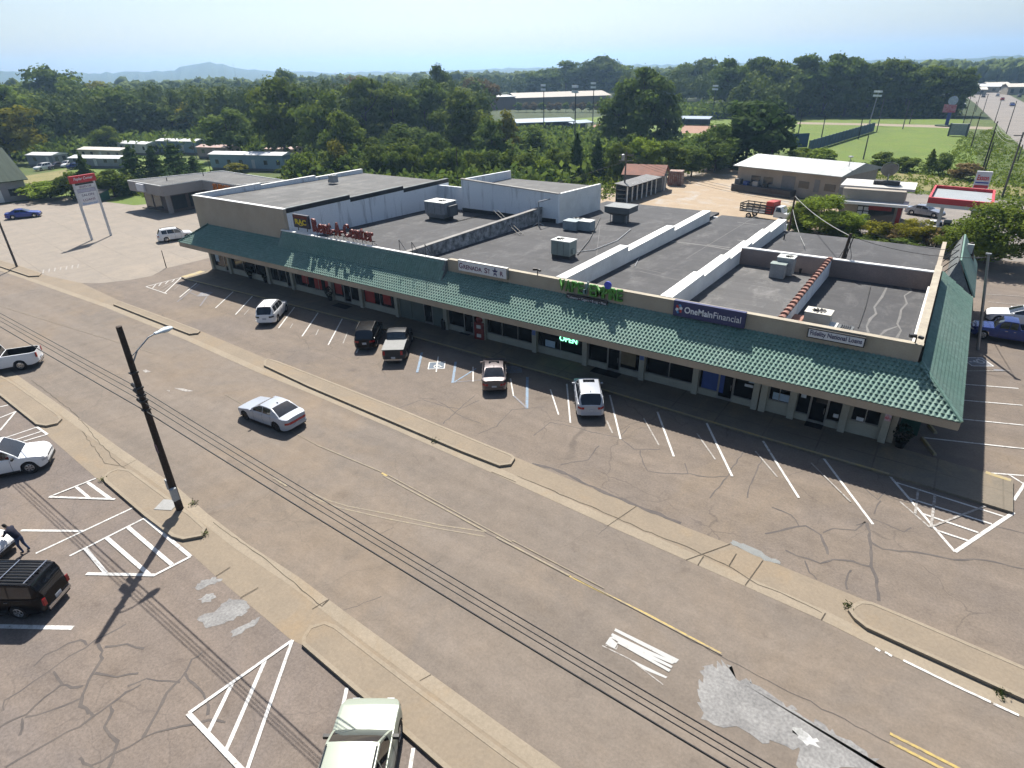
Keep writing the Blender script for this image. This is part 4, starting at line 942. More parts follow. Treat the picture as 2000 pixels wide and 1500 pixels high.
def tyre_rim(r, spokes=5):
    n = 18; wd = .11
    prof = [(r*.62, -wd*.9), (r*.93, -wd), (r, -wd*.7), (r, wd*.7), (r*.93, wd), (r*.62, wd*.9), (r*.60, .0)]
    V = [(a*math.cos(2*math.pi*k/n), y, a*math.sin(2*math.pi*k/n)) for a, y in prof for k in range(n)]
    F = [(i*n+k, i*n+(k+1) % n, ((i+1) % 7)*n+(k+1) % n, ((i+1) % 7)*n+k) for i in range(7) for k in range(n)]
    ty = mkmesh('tyre', V, F, tyre_m, 35)
    V, F = [], []
    for k in range(n):
        a = 2*math.pi*k/n
        for rr, y in ((r*.64, .085), (r*.54, .10), (r*.52, .02)): V.append((rr*math.cos(a), y, rr*math.sin(a)))
    for k in range(n):
        for j in range(2): F.append((3*k+j, 3*((k+1) % n)+j, 3*((k+1) % n)+j+1, 3*k+j+1))
    for s in range(spokes):
        a = 2*math.pi*s/spokes; ca, sa = math.cos(a), math.sin(a); b = len(V)
        for rr, hw in ((r*.06, r*.08), (r*.55, r*.12)):
            for sgn in (-1, 1): V.append((rr*ca-sgn*hw*sa, .09, rr*sa+sgn*hw*ca))
        F.append((b, b+1, b+3, b+2))
    rm = mkmesh('rim', V, F, rim_m)
    b = len(V)
    return ty, rm
WH = {}
def vehicle(name, label, cat, typ, paintm, pos, hd, group=None, lower=None, spokes=5, brake=False, cover=False, sunroof=False, fast=False, scale=1.0, tailm=None, liner=None, tailbar=False, rimm=None):
    P = TYPES[typ]; L, W, H = P['L'], P['W'], P['H']; h2 = L/2
    root = empty(name, (pos[0], pos[1], 0.02), hd, label, cat, group); root.scale = (scale,)*3
    X = lambda f: f*L
    tx = [a*L for a, _ in P['top']]; tz = [b for _, b in P['top']]
    top = lambda x: float(np.interp(x, tx, tz))
    r = P['r']; ra = r*1.15; wx = [X(P['wf']), X(P['wr'])]
    def bottom(x):
        z = P['cl']+.12*max(0, (abs(x)-h2*.88)/(h2*.12))
        for q in wx:
            d = abs(x-q)
            if d < ra: z = max(z, r+math.sqrt(max(0, ra*ra-d*d)))
        return min(z, top(x)-.08)
    def wid(x, z):
        e = abs(x)/h2; pl = 1-.03*e*e-.30*max(0, (e-.80)/.20)**2.4
        sd = .965+.035*math.sin(math.pi*min(1, max(0, (z-.25)/.75)))-.05*max(0, (z-.88)/.4)
        return W/2*pl*sd
    xs = set(np.linspace(-h2, h2, 15 if fast else 27).tolist()) | set(tx)
    for q in wx:
        for k in range(-4 if not fast else -2, 5 if not fast else 3): xs.add(q+ra*k/(4 if not fast else 2)*.998)
        xs |= {q-ra*1.01, q+ra*1.01}
    bed = P.get('bed')
    if bed: b0, b1 = X(bed[0]), X(bed[1]); xs |= {b0, b0+.05, b1, b1-.05}
    for e in (.985, .955, .92): xs |= {h2*e, -h2*e}
    xs = sorted(x for x in xs if -h2-1e-6 <= x <= h2+1e-6)
    xs2 = [xs[0]]
    for x in xs[1:]:
        if x-xs2[-1] > .012: xs2.append(x)
    xs = xs2
    T = [0, .1, .3, .55, .8, .94, 1]; FA_ = [.97, .90, .885, .5, 0, -.5, -.885, -.90, -.97]
    buck = {}
    V = []; rows = []
    for x in xs:
        zb, zt = bottom(x), top(x); col = []
        for t in T:
            z = zb+(zt-zb)*t; col.append((x, wid(x, z)*(1 if t < 1 else .99), z))
        wt = wid(x, zt)
        inb = bed and b0+.04 < x < b1-.04
        for f in FA_:
            z = zt+.035*(1-f*f)-.0 + (.012 if abs(f) < .95 else 0)
            if bed and b0-.01 <= x <= b1+.01: z = zt+.01
            if inb and abs(f) < .89: z = .78
            col.append((x, wt*f, z))
        for t in reversed(T):
            z = zb+(zt-zb)*t; col.append((x, -wid(x, z)*(1 if t < 1 else .99), z))
        rows.append(list(range(len(V), len(V)+len(col)))); V += col
    n = len(rows[0]); nT = len(T)
    def addf(k, f): buck.setdefault(k, []).append(f)
    for i in range(len(rows)-1):
        xm = (xs[i]+xs[i+1])/2
        for j in range(n-1):
            f = (rows[i][j], rows[i][j+1], rows[i+1][j+1], rows[i+1][j])
            k = 'body'
            if bed and b0+.02 < xm < b1-.02 and nT+1 <= j <= nT+6: k = 'bed_liner'
            if lower and min(V[q][2] for q in f) < .58 and (j < nT-1 or j >= n-nT): k = 'lower_body'
            addf(k, f)
        addf('underbody', (rows[i][0], rows[i+1][0], rows[i+1][-1], rows[i][-1]))
    addf('body', tuple(rows[0])[::-1]); addf('body', tuple(rows[-1]))
    # greenhouse
    A, B, C_, D = X(P['A']), X(P['B']), X(P['C']), X(P['D']); roof = H-.03
    gx = set([A, B, C_, D, (A+B)/2, A*.75+B*.25, A*.25+B*.75, (C_+D)/2, B-.08, C_+.08]) | set(np.linspace(B, C_, 5).tolist())
    wins = [(X(a), X(b)) for a, b in P['win']]
    for a, b in wins: gx |= {a, b}
    gx = sorted(gx)
    def gz(x):
        za, zd = top(A)-.02, top(D)-.02
        if x > B: t = (A-x)/(A-B); return za+(roof-za)*(t**.85)
        if x < C_: t = (x-D)/(C_-D); return zd+(roof-zd)*(t**.8)
        t = (x-C_)/(B-C_); return roof+.03*math.sin(math.pi*t)
    GT = [0, .10, .55, .88, 1]; GF = [1, .92, .6, .2, -.2, -.6, -.92, -1]
    grow = []
    for x in gx:
        zb = top(x)-.02; zt = gz(x); col = []; wb_ = wid(x, top(x))*.965; wr_ = W/2*P['wrf']*(1-.05*abs(x-(B+C_)/2)/h2)
        def gw(z): return wb_+(wr_-wb_)*min(1, max(0, (z-zb)/(roof-zb)))**1.15
        for t in GT: z = zb+(zt-zb)*t; col.append((x, gw(z), z))
        for f in GF[1:-1]: col.append((x, gw(zt)*f, zt+.035*(1-f*f)))
        for t in reversed(GT): z = zb+(zt-zb)*t; col.append((x, -gw(z), z))
        grow.append(list(range(len(V), len(V)+len(col)))); V += col
    m = len(grow[0]); ng = len(GT)
    for i in range(len(gx)-1):
        xm = (gx[i]+gx[i+1])/2
        for j in range(m-1):
            f = (grow[i][j], grow[i][j+1], grow[i+1][j+1], grow[i+1][j])
            k = 'body'
            if ng-1 <= j < m-ng:
                if ng <= j < m-ng-1:
                    if xm > B+.03: k = 'windshield'
                    elif xm < C_-.02: k = 'rear_window'
            else:
                jj = j if j < ng-1 else m-2-j
                if 1 <= jj <= 2:
                    for q, (a, b) in enumerate(wins):
                        if b < xm < a: k = 'side_window%d%s' % (q, 'l' if j < ng else 'r')
            addf(k, f)
    for k, fs in buck.items():
        used = sorted({i for f in fs for i in f}); mp_ = {q: i for i, q in enumerate(used)}
        mat = paintm
        if k.startswith(('wind', 'rear', 'side')): mat = car_glass
        elif k == 'underbody': mat = under_m
        elif k == 'bed_liner': mat = liner or trim_m
        elif k == 'lower_body': mat = lower
        nm = 'side_window' if k.startswith('side_window') else k
        me = mkmesh(nm, [V[q] for q in used], [tuple(mp_[q] for q in f) for f in fs], mat, 52)
        bm = bmesh.new(); bm.from_mesh(me); bmesh.ops.recalc_face_normals(bm, faces=bm.faces[:]) if k == 'body' else None; bm.to_mesh(me); bm.free()
        if k == 'body': me.set_sharp_from_angle(angle=R(52))
        link(nm, me, root)
    # wheels
    if (r, spokes) not in WH: WH[(r, spokes)] = tyre_rim(r, spokes)
    ty, rm = WH[(r, spokes)]
    for q in wx:
        for s in (1, -1):
            w_ = link('wheel', ty, root, (q, s*(W/2-.13), r), (0, 0, 0 if s > 0 else math.pi)); rim_o = link('rim', rm, w_)
            if rimm: rim_o.material_slots[0].link = 'OBJECT'; rim_o.material_slots[0].material = rimm
    if fast:
        pass
    # lamps
    def lamp(nm, end, s, y0, z0, z1, wrap, mat):
        b = MB(); xe = end*h2
        ys = [y0+(wid(xe, (z0+z1)/2)-y0)*k/3 for k in range(4)]
        for k in range(3): b.hexa([(xe-end*.02, s*ys[k], z0), (xe-end*.02, s*ys[k+1], z0), (xe+end*.012, s*ys[k+1], z0), (xe+end*.012, s*ys[k], z0), (xe-end*.02, s*ys[k], z1), (xe-end*.02, s*ys[k+1], z1), (xe+end*.012, s*ys[k+1], z1), (xe+end*.012, s*ys[k], z1)])
        xx = [xe-end*wrap*k/4 for k in range(5)]
        for k in range(4):
            a, c = xx[k], xx[k+1]
            b.add([(a, s*(wid(a, z0)+.010), z0), (c, s*(wid(c, z0)+.010), z0), (c, s*(wid(c, z1)+.010), z1), (a, s*(wid(a, z1)+.010), z1)], [(0, 1, 2, 3) if s*end < 0 else (3, 2, 1, 0)])
        b.build(nm, mat, root)
    zt_, zh = top(-h2*.985), top(h2*.97)
    if not fast:
        tall = typ in ('bigsuv', 'boxsuv', 'pickup')
        for s in (1, -1):
            lamp('tail_lamp', -1, s, W*(.41 if tall else .24), zt_-(.42 if tall else .22), zt_-.07, .10 if tall else .22, tailm or tail_m)
            lamp('headlamp', 1, s, W*.22, zh-.16, zh-.02, .22, head_m)
            # mirrors, handles, sill trim
            xm = X(P['A'])-.25*(A-B)-.05
            MB().cbox(xm, s*(wid(xm, top(xm))+.10), top(xm)+.05, .10, .20, .12).build('mirror', trim_m if typ == 'bigsuv' else paintm, root)
            for a, b in wins[:2]:
                xh = b+.12; zh_ = top(xh)-.13
                MB().cbox(xh, s*(wid(xh, zh_)+.012), zh_, .16, .03, .035).build('door_handle', chrome if tall else paintm, root)
            sb = MB()
            for xd in [wins[0][0]-.02]+[b-.03 for a, b in wins[:2]]:
                zz = [P['cl']+.06+(top(xd)-P['cl']-.08)*k/5 for k in range(6)]
                for k in range(5): sb.add([(xd-.008, s*(wid(xd, zz[k])+.004), zz[k]), (xd+.008, s*(wid(xd, zz[k])+.004), zz[k]), (xd+.008, s*(wid(xd, zz[k+1])+.004), zz[k+1]), (xd-.008, s*(wid(xd, zz[k+1])+.004), zz[k+1])], [(0, 1, 2, 3)])
            sb.build('door_seam', under_m, root)
            xa_, xb_ = wx[1]+ra+.03, wx[0]-ra-.03
            MB().hexa([(xa_, s*(wid(0, .3)-.04), P['cl']-.03), (xb_, s*(wid(0, .3)-.04), P['cl']-.03), (xb_, s*(wid(0, .3)+.012), P['cl']-.02), (xa_, s*(wid(0, .3)+.012), P['cl']-.02), (xa_, s*(wid(0, .3)-.04), P['cl']+.08), (xb_, s*(wid(0, .3)-.04), P['cl']+.08), (xb_, s*(wid(0, .3)+.012), P['cl']+.08), (xa_, s*(wid(0, .3)+.012), P['cl']+.08)]).build('sill', trim_m, root)
        MB().cbox(-h2-.012, 0, zt_-.30 if not tall else .62, .03, .34, .16).build('license_plate', plate_m, root)
        MB().cbox(-h2+.02, 0, .44, .12, W*.70, .16).build('rear_bumper', chrome if typ in ('pickup', 'boxsuv') else paintm, root)
        MB().cbox(-h2+.06, 0, .30, .10, W*.66, .12).build('rear_valance', trim_m, root)
        if tailbar: MB().cbox(-h2+.005, 0, zt_-.15, .05, W*.52, .15).build('tail_bar', tail_m, root)
        MB().cbox(h2-.02, 0, .40, .10, W*.70, .18).build('front_bumper', trim_m, root)
        MB().cbox(h2-.035, 0, zh-.16, .06, W*.36, .20).build('grille', trim_m, root)
        zr = roof+.045
        if P.get('rails'):
            for s in (1, -1): MB().tube([(C_+.05, s*W*.36, zr-.02), (C_+.15, s*W*.36, zr+.04), (B-.2, s*W*.36, zr+.05), (B-.1, s*W*.36, zr-.01)], .022, 6).build('roof_rail', trim_m, root)
        if P.get('rack'):
            for s in (1, -1): MB().tube([(C_+.1, s*W*.37, zr+.03), (B-.25, s*W*.37, zr+.05)], .02, 6).build('roof_rail', trim_m, root)
            for xx in (C_+.25, (B+C_)/2+.1): MB().cbox(xx, 0, zr+.07, .05, W*.74, .03).build('rack_bar', chrome, root)
            for k in range(7): MB().cbox((B+C_)/2-.05, (k-3)*.17, zr+.032, (B-C_)*.82, .025, .012).build('roof_rib', trim_m, root)
        if sunroof: MB().cbox(B-.32, 0, roof+.045, .42, W*.42, .02).build('sunroof', car_glass, root)
        if cover: MB().box(b0-.01, b1+.01, -W*.455, W*.455, top(b0+.1)+.012, top(b0+.1)+.05).build('bed_cover', cover, root)
        if typ != 'pickup': MB().add([(C_+.30, -.02, zr+.03), (C_+.12, -.02, zr+.03), (C_+.12, 0, zr+.10), (C_+.30, .02, zr+.03), (C_+.12, .02, zr+.03)], [(0, 1, 2), (3, 2, 4), (0, 2, 3), (1, 4, 2)]).build('antenna', trim_m, root)
    return root
def box_fit(bb, hd, typ, scale=1.0):
    P = TYPES[typ]; L, W, H = P['L']*scale*.97, P['W']*scale*.95, P['H']*scale*.96
    cu, cv = (bb[0]+bb[2])/2, (bb[1]+bb[3])/2; u, v = cu, cv+8
    for _ in range(25):
        x, y = G(u, v); q = []
        for a in (-.5, .5):
            for b in (-.5, .5):
                px, py = x+a*L*math.cos(hd)-b*W*math.sin(hd), y+a*L*math.sin(hd)+b*W*math.cos(hd)
                q += [proj(px, py, P['cl']+.10), proj(x+(px-x)*.86, y+(py-y)*.86, H)]
        u += cu-(max(p[0] for p in q)+min(p[0] for p in q))/2; v += cv-(max(p[1] for p in q)+min(p[1] for p in q))/2
    print('CAR', typ, 'fit', [round(min(p[0] for p in q)), round(min(p[1] for p in q)), round(max(p[0] for p in q)), round(max(p[1] for p in q))], 'want', bb)
    return G(u, v)
silver = paint('paint_silver', (.34, .365, .41), .1, .3); white_p = paint('paint_white', (.66, .67, .68), 0, .28); black_p = paint('paint_black', (.004, .004, .005), 0, .25, .1, .15)
dgrey = paint('paint_dark_grey', (.022, .023, .026), .0, .35, .1, .2); gunm = paint('paint_gunmetal', (.10, .085, .09), .5, .3); blue_c = paint('paint_blue', (.035, .055, .27), .2, .25); navy_c = paint('paint_navy', (.018, .035, .16), .3, .22)
tanp = paint('paint_pale_green', (.255, .285, .235), .1, .36); gold_p = paint('paint_gold', (.30, .23, .13), .4, .35); gsil = paint('paint_grey_silver', (.27, .29, .34), .4, .3); red_car = paint('paint_red', (.30, .02, .015), .1, .3)
def carbb(name, label, cat, typ, pm, bb, hd, **k):
    hd = R(hd); return vehicle(name, label, cat, typ, pm, box_fit(bb, hd, typ, k.get('scale', 1.0)), hd, **k)
carbb('parked_car', 'white crossover parked nose-in beside the mall, leftmost in the row', 'car', 'crossover', white_p, (502, 580, 560, 626), 127, tailm=trim_m)
carbb('parked_car', 'black SUV with lit tail lamps parked left of the dark pickup', 'car', 'crossover', black_p, (693, 623, 748, 672), 127)
carbb('parked_pickup', 'dark grey pickup with a flat grey bed cover parked at the mall', 'pickup truck', 'pickup', dgrey, (745, 630, 808, 699), 126, cover=M('cover_grey', (.26, .265, .26), .7, (.23, .235, .23), 3), scale=.94)
carbb('parked_car', 'dark metallic sedan with glass sunroof parked beside the blue access lines', 'car', 'compact', gunm, (939, 694, 992, 755), 126, sunroof=True)
carbb('parked_car', 'silver white crossover with sunroof and roof rails parked rightmost along the mall', 'car', 'crossover', silver, (1118, 732, 1182, 802), 123, sunroof=True)
carbb('driving_car', 'silver sedan with black wheels driving along the street', 'car', 'sedan', silver, (467, 768, 599, 836), -176, spokes=7, tailbar=True, rimm=blk)
vehicle('white_pickup', 'white crew cab pickup with an open black bed at the left edge', 'pickup truck', 'pickup', white_p, G(2, 722), R(-122), spokes=7)
vehicle('white_suv', 'white SUV with wire shadows across its bonnet at the left edge', 'car', 'bigsuv', white_p, G(8, 921), R(57), spokes=6)
vehicle('black_suv', 'black boxy SUV with roof rack bars parked beside the standing person', 'car', 'boxsuv', black_p, G(20, 1178), R(-147), spokes=5)
vehicle('gold_car', 'gold and white car whose front corner a person leans on', 'car', 'compact', white_p, G(-64, 1082), R(28), lower=gold_p)
vehicle('green_suv', 'pale metallic green SUV parked nose towards the street, lower edge of the picture', 'car', 'bigsuv', tanp, G(700, 1556), R(124), spokes=6, scale=1.1)
carbb('blue_car', 'blue sedan parked alone on the pale concrete lot', 'car', 'sedan', blue_c, (21, 404, 72, 427), 62)
carbb('white_car', 'white crossover driving past the left end of the mall', 'car', 'crossover', white_p, (321, 441, 364, 470), 68)
vehicle('blue_pickup', 'blue pickup with sun glinting on its windscreen, right of the mall', 'pickup truck', 'pickup', navy_c, G(1967, 664), R(182), spokes=6, scale=.92)
vehicle('white_coupe', 'white car parked just behind the blue pickup', 'car', 'sedan', white_p, G(1990, 632), R(183))
carbb('grey_sedan', 'grey silver sedan parked beside the gas station shop', 'car', 'sedan', gsil, (1775, 396, 1837, 424), -18)
carbb('white_sedan', 'white car half hidden behind shrubs near the gas station', 'car', 'compact', white_p, (1806, 424, 1843, 456), 96)
# flatbed stake truck
fx, fy = G(1492, 428); ft = empty('stake_truck', (fx, fy, 0), R(-12), 'flatbed stake truck with dark rails, red box and white cab', 'truck')
MB().box(-3.4, 1.6, -1.2, 1.2, .95, 1.1).build('bed', trim_m, ft)
for s in (-1.18, 1.18):
    for z in (1.3, 1.65, 2.0): MB().box(-3.4, 1.6, s-.03, s+.03, z, z+.14).build('rail', trim_m, ft)
    for k in range(6): MB().box(-3.38+k*.97, -3.30+k*.97, s-.05, s+.05, 1.1, 2.15).build('stake', trim_m, ft)
for z in (1.3, 1.65, 2.0): MB().box(-3.43, -3.37, -1.2, 1.2, z, z+.14).build('rail', trim_m, ft)
MB().box(.5, 1.6, -1.1, 1.1, 1.1, 2.75).build('red_box', paint('box_red', (.36, .03, .025), 0, .5, 0), ft)
MB().hexa([(1.7, -1.0, .7), (3.9, -.9, .6), (3.9, .9, .6), (1.7, 1.0, .7), (1.75, -.98, 1.45), (3.85, -.85, 1.3), (3.85, .85, 1.3), (1.75, .98, 1.45)]).build('cab_body', white_p, ft)
MB().hexa([(1.75, -.95, 1.45), (3.0, -.95, 1.42), (3.0, .95, 1.42), (1.75, .95, 1.45), (1.85, -.8, 2.15), (2.6, -.8, 2.15), (2.6, .8, 2.15), (1.85, .8, 2.15)]).build('cab_roof', white_p, ft)
for s in (-1, 1): MB().hexa([(1.95, s*.95, 1.5), (2.85, s*.95, 1.48), (2.85, s*.97, 1.48), (1.95, s*.97, 1.5), (2.0, s*.83, 2.05), (2.55, s*.83, 2.05), (2.55, s*.85, 2.05), (2.0, s*.85, 2.05)]).build('side_window', car_glass, ft)
for xw in (-2.0, 2.9):
    for s in (1, -1): w_ = link('wheel', WH[(.41, 7)][0], ft, (xw, s*.95, .41), (0, 0, 0 if s > 0 else math.pi)); link('rim', WH[(.41, 7)][1], w_)
# small far traffic and cars in the trailer park
k = 0
for u, v, pm, hd, lab in [(1888, 185, dgrey, 95, 'dark car far up the highway, leftmost in traffic'), (1916, 184, white_p, 95, 'white car far up the highway, on the crest'), (1920, 190, dgrey, 275, 'dark car just below the white car on the highway'), (1976, 207, navy_c, 275, 'dark blue car on the near part of the highway'),
        (1990, 190, dgrey, 95, 'dark car at the right edge of the highway'), (1948, 188, gsil, 90, 'grey car parked on grass beside the highway'), (1957, 196, red_car, 92, 'red car beside the highway lot'), (1876, 206, white_p, 5, 'white car behind the blue and red pylon sign'), (1987, 168, white_p, 95, 'white car high on the far highway lot')]:
    vehicle('highway_car', lab, 'car', 'stub', pm, G(u, v), R(hd), 'cars on the far highway', fast=True)
for u, v, pm, hd, typ, lab in [(86, 332, white_p, -70, 'crossover', 'white minivan parked before the grey trailer home'), (110, 329, gunm, -70, 'stub', 'dark car parked between two white cars in the trailer park'), (133, 326, white_p, -60, 'stub', 'white car at the right of the trailer park cars'), (143, 292, red_car, 20, 'stub', 'dark red car on the trailer park lawn'), (163, 283, gsil, 20, 'pickup', 'pale pickup beside a far trailer home'), (152, 330, navy_c, 60, 'stub', 'blue car half hidden by a young pine')]:
    vehicle('trailer_park_car', lab, 'car', typ, pm, G(u, v), R(hd), 'cars in the trailer park', fast=True)
for u, v, hd, lab in [(1240, 282, 10, 'x')][:0]: pass
# ------------------------------------------------------------------ roof equipment
galv = M('galvanised', (.40, .42, .44), .5, (.30, .32, .345), 1.6, .1, 12, 0, .35); gpaint = M('unit_green_grey', (.27, .33, .31), .6, (.22, .27, .255), 1.4, .08, 10)
bpaint = M('unit_blue_grey', (.30, .37, .40), .6, (.24, .30, .33), 1.4, .08, 10); upale = M('unit_pale_top', (.55, .57, .54), .6, (.46, .48, .46), 1.5); udark = M('unit_dark', (.13, .145, .155), .7, (.10, .11, .12), 1.2)
curb_m = M('roof_curb', (.06, .06, .06), .9)
def fan(parent, x, y, z, r):
    b = MB()
    for k in range(10):
        a = 2*math.pi*k/10; b.hexa([(x+.1*r*math.cos(a), y+.1*r*math.sin(a), z), (x+r*math.cos(a), y+r*math.sin(a), z), (x+r*math.cos(a+.25), y+r*math.sin(a+.25), z), (x+.1*r*math.cos(a+.5), y+.1*r*math.sin(a+.5), z), (x+.1*r*math.cos(a), y+.1*r*math.sin(a), z+.02), (x+r*math.cos(a), y+r*math.sin(a), z+.02), (x+r*math.cos(a+.25), y+r*math.sin(a+.25), z+.05), (x+.1*r*math.cos(a+.5), y+.1*r*math.sin(a+.5), z+.05)])
    b.build('fan_grille', dark_metal, parent)
def unit(px, name, label): return empty(name, on_roof(*px), 0, label, 'air conditioner')
u = unit((862, 427), 'rooftop_unit', 'large galvanised rooftop unit on the red letter shop roof')
MB().box(-1.2, 1.2, -.8, .8, 0, .25).build('curb', curb_m, u)
MB().hexa([(-1.1, -.9, .25), (1.1, -.9, .25), (1.1, .9, .25), (-1.1, .9, .25), (-1.5, -1.1, .75), (1.5, -1.1, .75), (1.5, 1.1, .75), (-1.5, 1.1, .75)]).build('base', galv, u)
MB().box(-1.5, 1.5, -1.1, 1.1, .75, 2.0).build('housing', galv, u)
MB().box(-1.54, 1.54, -1.14, 1.14, 2.0, 2.08).build('lid', upale, u); fan(u, .3, .1, 2.09, .5)
MB().box(1.5, 1.95, -.6, .8, .5, 1.7).build('intake', udark, u)
for x in (-1.0, 0, 1.0): MB().box(x-.015, x+.015, -1.12, -1.1, .8, 1.98).build('panel_seam', udark, u)
u = unit((1101, 502), 'rooftop_unit', 'grey green box unit with pale lid right of the star sign')
MB().box(-.9, .9, -.6, .6, 0, .3).build('curb', curb_m, u); MB().box(-.95, .95, -.65, .65, .3, 1.55).build('housing', gpaint, u); MB().box(-1.0, 1.0, -.7, .7, 1.55, 1.62).build('lid', upale, u); fan(u, -.35, 0, 1.63, .38)
for x in (-.3, .35): MB().box(x-.012, x+.012, -.67, -.65, .35, 1.5).build('panel_seam', udark, u)
MB().box(.95, 1.1, -.3, .1, .5, .9).build('service_box', gpaint, u)
u = unit((1130, 450), 'rooftop_unit', 'pale blue L shaped unit with twin fans in the middle of the roof')
MB().box(-1.5, .1, -.8, .5, .1, 1.0).build('housing', bpaint, u); MB().box(.1, 1.5, -.3, .9, .1, 1.05).build('housing', bpaint, u); MB().box(-1.53, .1, -.83, .53, 1.0, 1.05).build('lid', bpaint, u); MB().box(.1, 1.53, -.33, .93, 1.05, 1.10).build('lid', upale, u)
MB().box(-1.0, .1, .5, 1.1, .1, 1.1).build('fan_deck', upale, u); fan(u, -.7, .8, 1.12, .25); fan(u, -.2, .8, 1.12, .25)
u = unit((1212, 433), 'rooftop_cooler', 'dark flared rooftop cooler on a narrow stem behind the pale units')
MB().box(-.75, .75, -.6, .6, 0, .8).build('stem', udark, u)
MB().hexa([(-.8, -.65, .8), (.8, -.65, .8), (.8, .65, .8), (-.8, .65, .8), (-1.5, -1.2, 1.15), (1.5, -1.2, 1.15), (1.5, 1.2, 1.15), (-1.5, 1.2, 1.15)]).build('hood', udark, u)
MB().box(-1.5, 1.5, -1.2, 1.2, 1.15, 1.75).build('housing', udark, u); MB().box(-1.55, 1.55, -1.25, 1.25, 1.75, 1.82).build('lid', M('lid_grey', (.24, .26, .265), .7), u)
for s in (-1.0, 1.0): MB().tube([(s, -.6, 0), (s, -.6, 1.15)], .04, 5).build('leg', galv, u)
u = unit((1524, 541), 'rooftop_unit', 'two part grey unit with a fan on the roof before the brown wall')
MB().box(-.75, .35, -.7, .1, .05, 1.15).build('housing', galv, u); MB().box(-.8, .4, -.75, .12, 1.15, 1.2).build('lid', gpaint, u); MB().box(-.5, .75, .12, 1.2, .15, 1.5).build('housing', galv, u); MB().box(-.53, .78, .1, 1.23, 1.5, 1.56).build('lid', upale, u); fan(u, .3, .65, 1.57, .3)
u = unit((1594, 637), 'rooftop_unit', 'cream condenser with round fan near the Fidelity sign')
MB().box(-.75, .75, -.55, .55, .05, 1.0).build('housing', M('unit_cream', (.55, .53, .46), .6, (.47, .45, .39), 1.5), u); MB().box(-.78, .78, -.58, .58, 1.0, 1.05).build('lid', MATS['unit_cream'], u); fan(u, 0, 0, 1.06, .42)
MB().box(-1.7, -.85, -.5, .6, .03, .35).build('red_base', terr, u)
u = empty('roof_hatch', on_roof(1640, 648), 0, 'low grey vent box with louvres beside the cream condenser', 'vent')
MB().box(-.9, .7, -.4, .4, 0, .35).build('housing', udark, u); MB().box(-.95, -.2, -.45, .45, .35, .4).build('lid', upale, u)
for k in range(5): MB().box(.0+k*.12, .05+k*.12, -.35, .35, .35, .42).build('louvre', blk, u)
def vent(px, h, r, lab, mat=None):
    o = MB().lathe([(r, 0), (r, h), (r*1.3, h), (r*1.3, h+.08), (r*.4, h+.12)], n=10).build('vent_pipe', mat or blk)
    o.location = on_roof(*px); tag(o, lab, 'vent pipe', 'vent pipes on the roof')
vent((1466, 514), .45, .14, 'black stub vent on the roof left of the two part unit')
vent((1813, 486 + 76), .35, .10, 'pale topped vent stub near the right parapet', galv)
vent((1562, 484 + 50), .3, .09, 'thin black vent right of the two part unit')
vent((960, 403), .8, .05, 'thin pipe standing on the red letter shop roof')
vent((1531, 468), .5, .06, 'black pipe behind the stepped white wall')
# conduits and a gas line lying on the roofs
def conduit(px, r, label, mat=None):
    P = [on_roof(u, v, r+.03) for u, v in px]; o = MB().tube(P, r, 6).build('roof_conduit', mat or galv); tag(o, label, 'conduit', 'conduits lying on the roofs')
conduit([(1128, 497), (1150, 470), (1162, 447), (1172, 425)], .05, 'grey conduit between the green box unit and the L shaped unit', dark_metal)
conduit([(1128, 492), (1160, 488), (1205, 470), (1232, 448)], .04, 'pale conduit curving from the green box unit to the dark cooler')
conduit([(893, 432), (960, 416), (1010, 400)], .04, 'thin dark conduit right of the galvanised unit', dark_metal)
conduit([(1548, 528), (1600, 520), (1626, 512)], .04, 'grey conduit from the two part unit to the mast', galv)
conduit([(1240, 520), (1255, 490), (1290, 462)], .03, 'thin pale line on the roof left of the stepped white wall')
conduit([(1700, 560), (1690, 600), (1676, 640)], .03, 'thin line on the cracked roof above the Fidelity sign', dark_metal)
# loose ladder
la, lb = Vector(PY(970, 413, 53.2) and (PY(970, 413, 53.2)[0], 53.2, PY(970, 413, 53.2)[1])), Vector(on_roof(1018, 457, .05))
la = Vector((*G(973, 416, 6.62), 6.62)); lb = Vector(on_roof(1019, 459, .06))
ld = empty('ladder', tuple(lb), 0, 'black metal ladder lying over the low dirty white wall', 'ladder')
dirv = (la-lb)*1.12; side = dirv.cross(Vector((0, 0, 1))).normalized()*.22
for s in (-1, 1): MB().tube([side*s, dirv+side*s], .035, 5).build('rail', dark_metal, ld)
for k in range(11): p = dirv*(k+.6)/11.5; MB().tube([p-side, p+side], .025, 5).build('rung', dark_metal, ld)
# pipe goal frame
gf = empty('pipe_frame', on_roof(1052, 441), 0, 'white pipe frame like a goal standing by the penthouse wall', 'frame')
p0 = Vector((0, 0, 0)); p1 = Vector(on_roof(1092, 429))-gf.location
for p in (p0, p1):
    MB().tube([p, p+Vector((0, 0, 2.6))], .07, 6).build('post', galv, gf); MB().tube([p+Vector((-.5, -.4, .0)), p+Vector((0, 0, .35)), p+Vector((.5, .4, .0))], .05, 6).build('foot', galv, gf)
MB().tube([p0+Vector((0, 0, 2.6)), p1+Vector((0, 0, 2.6))], .07, 6).build('crossbar', galv, gf)
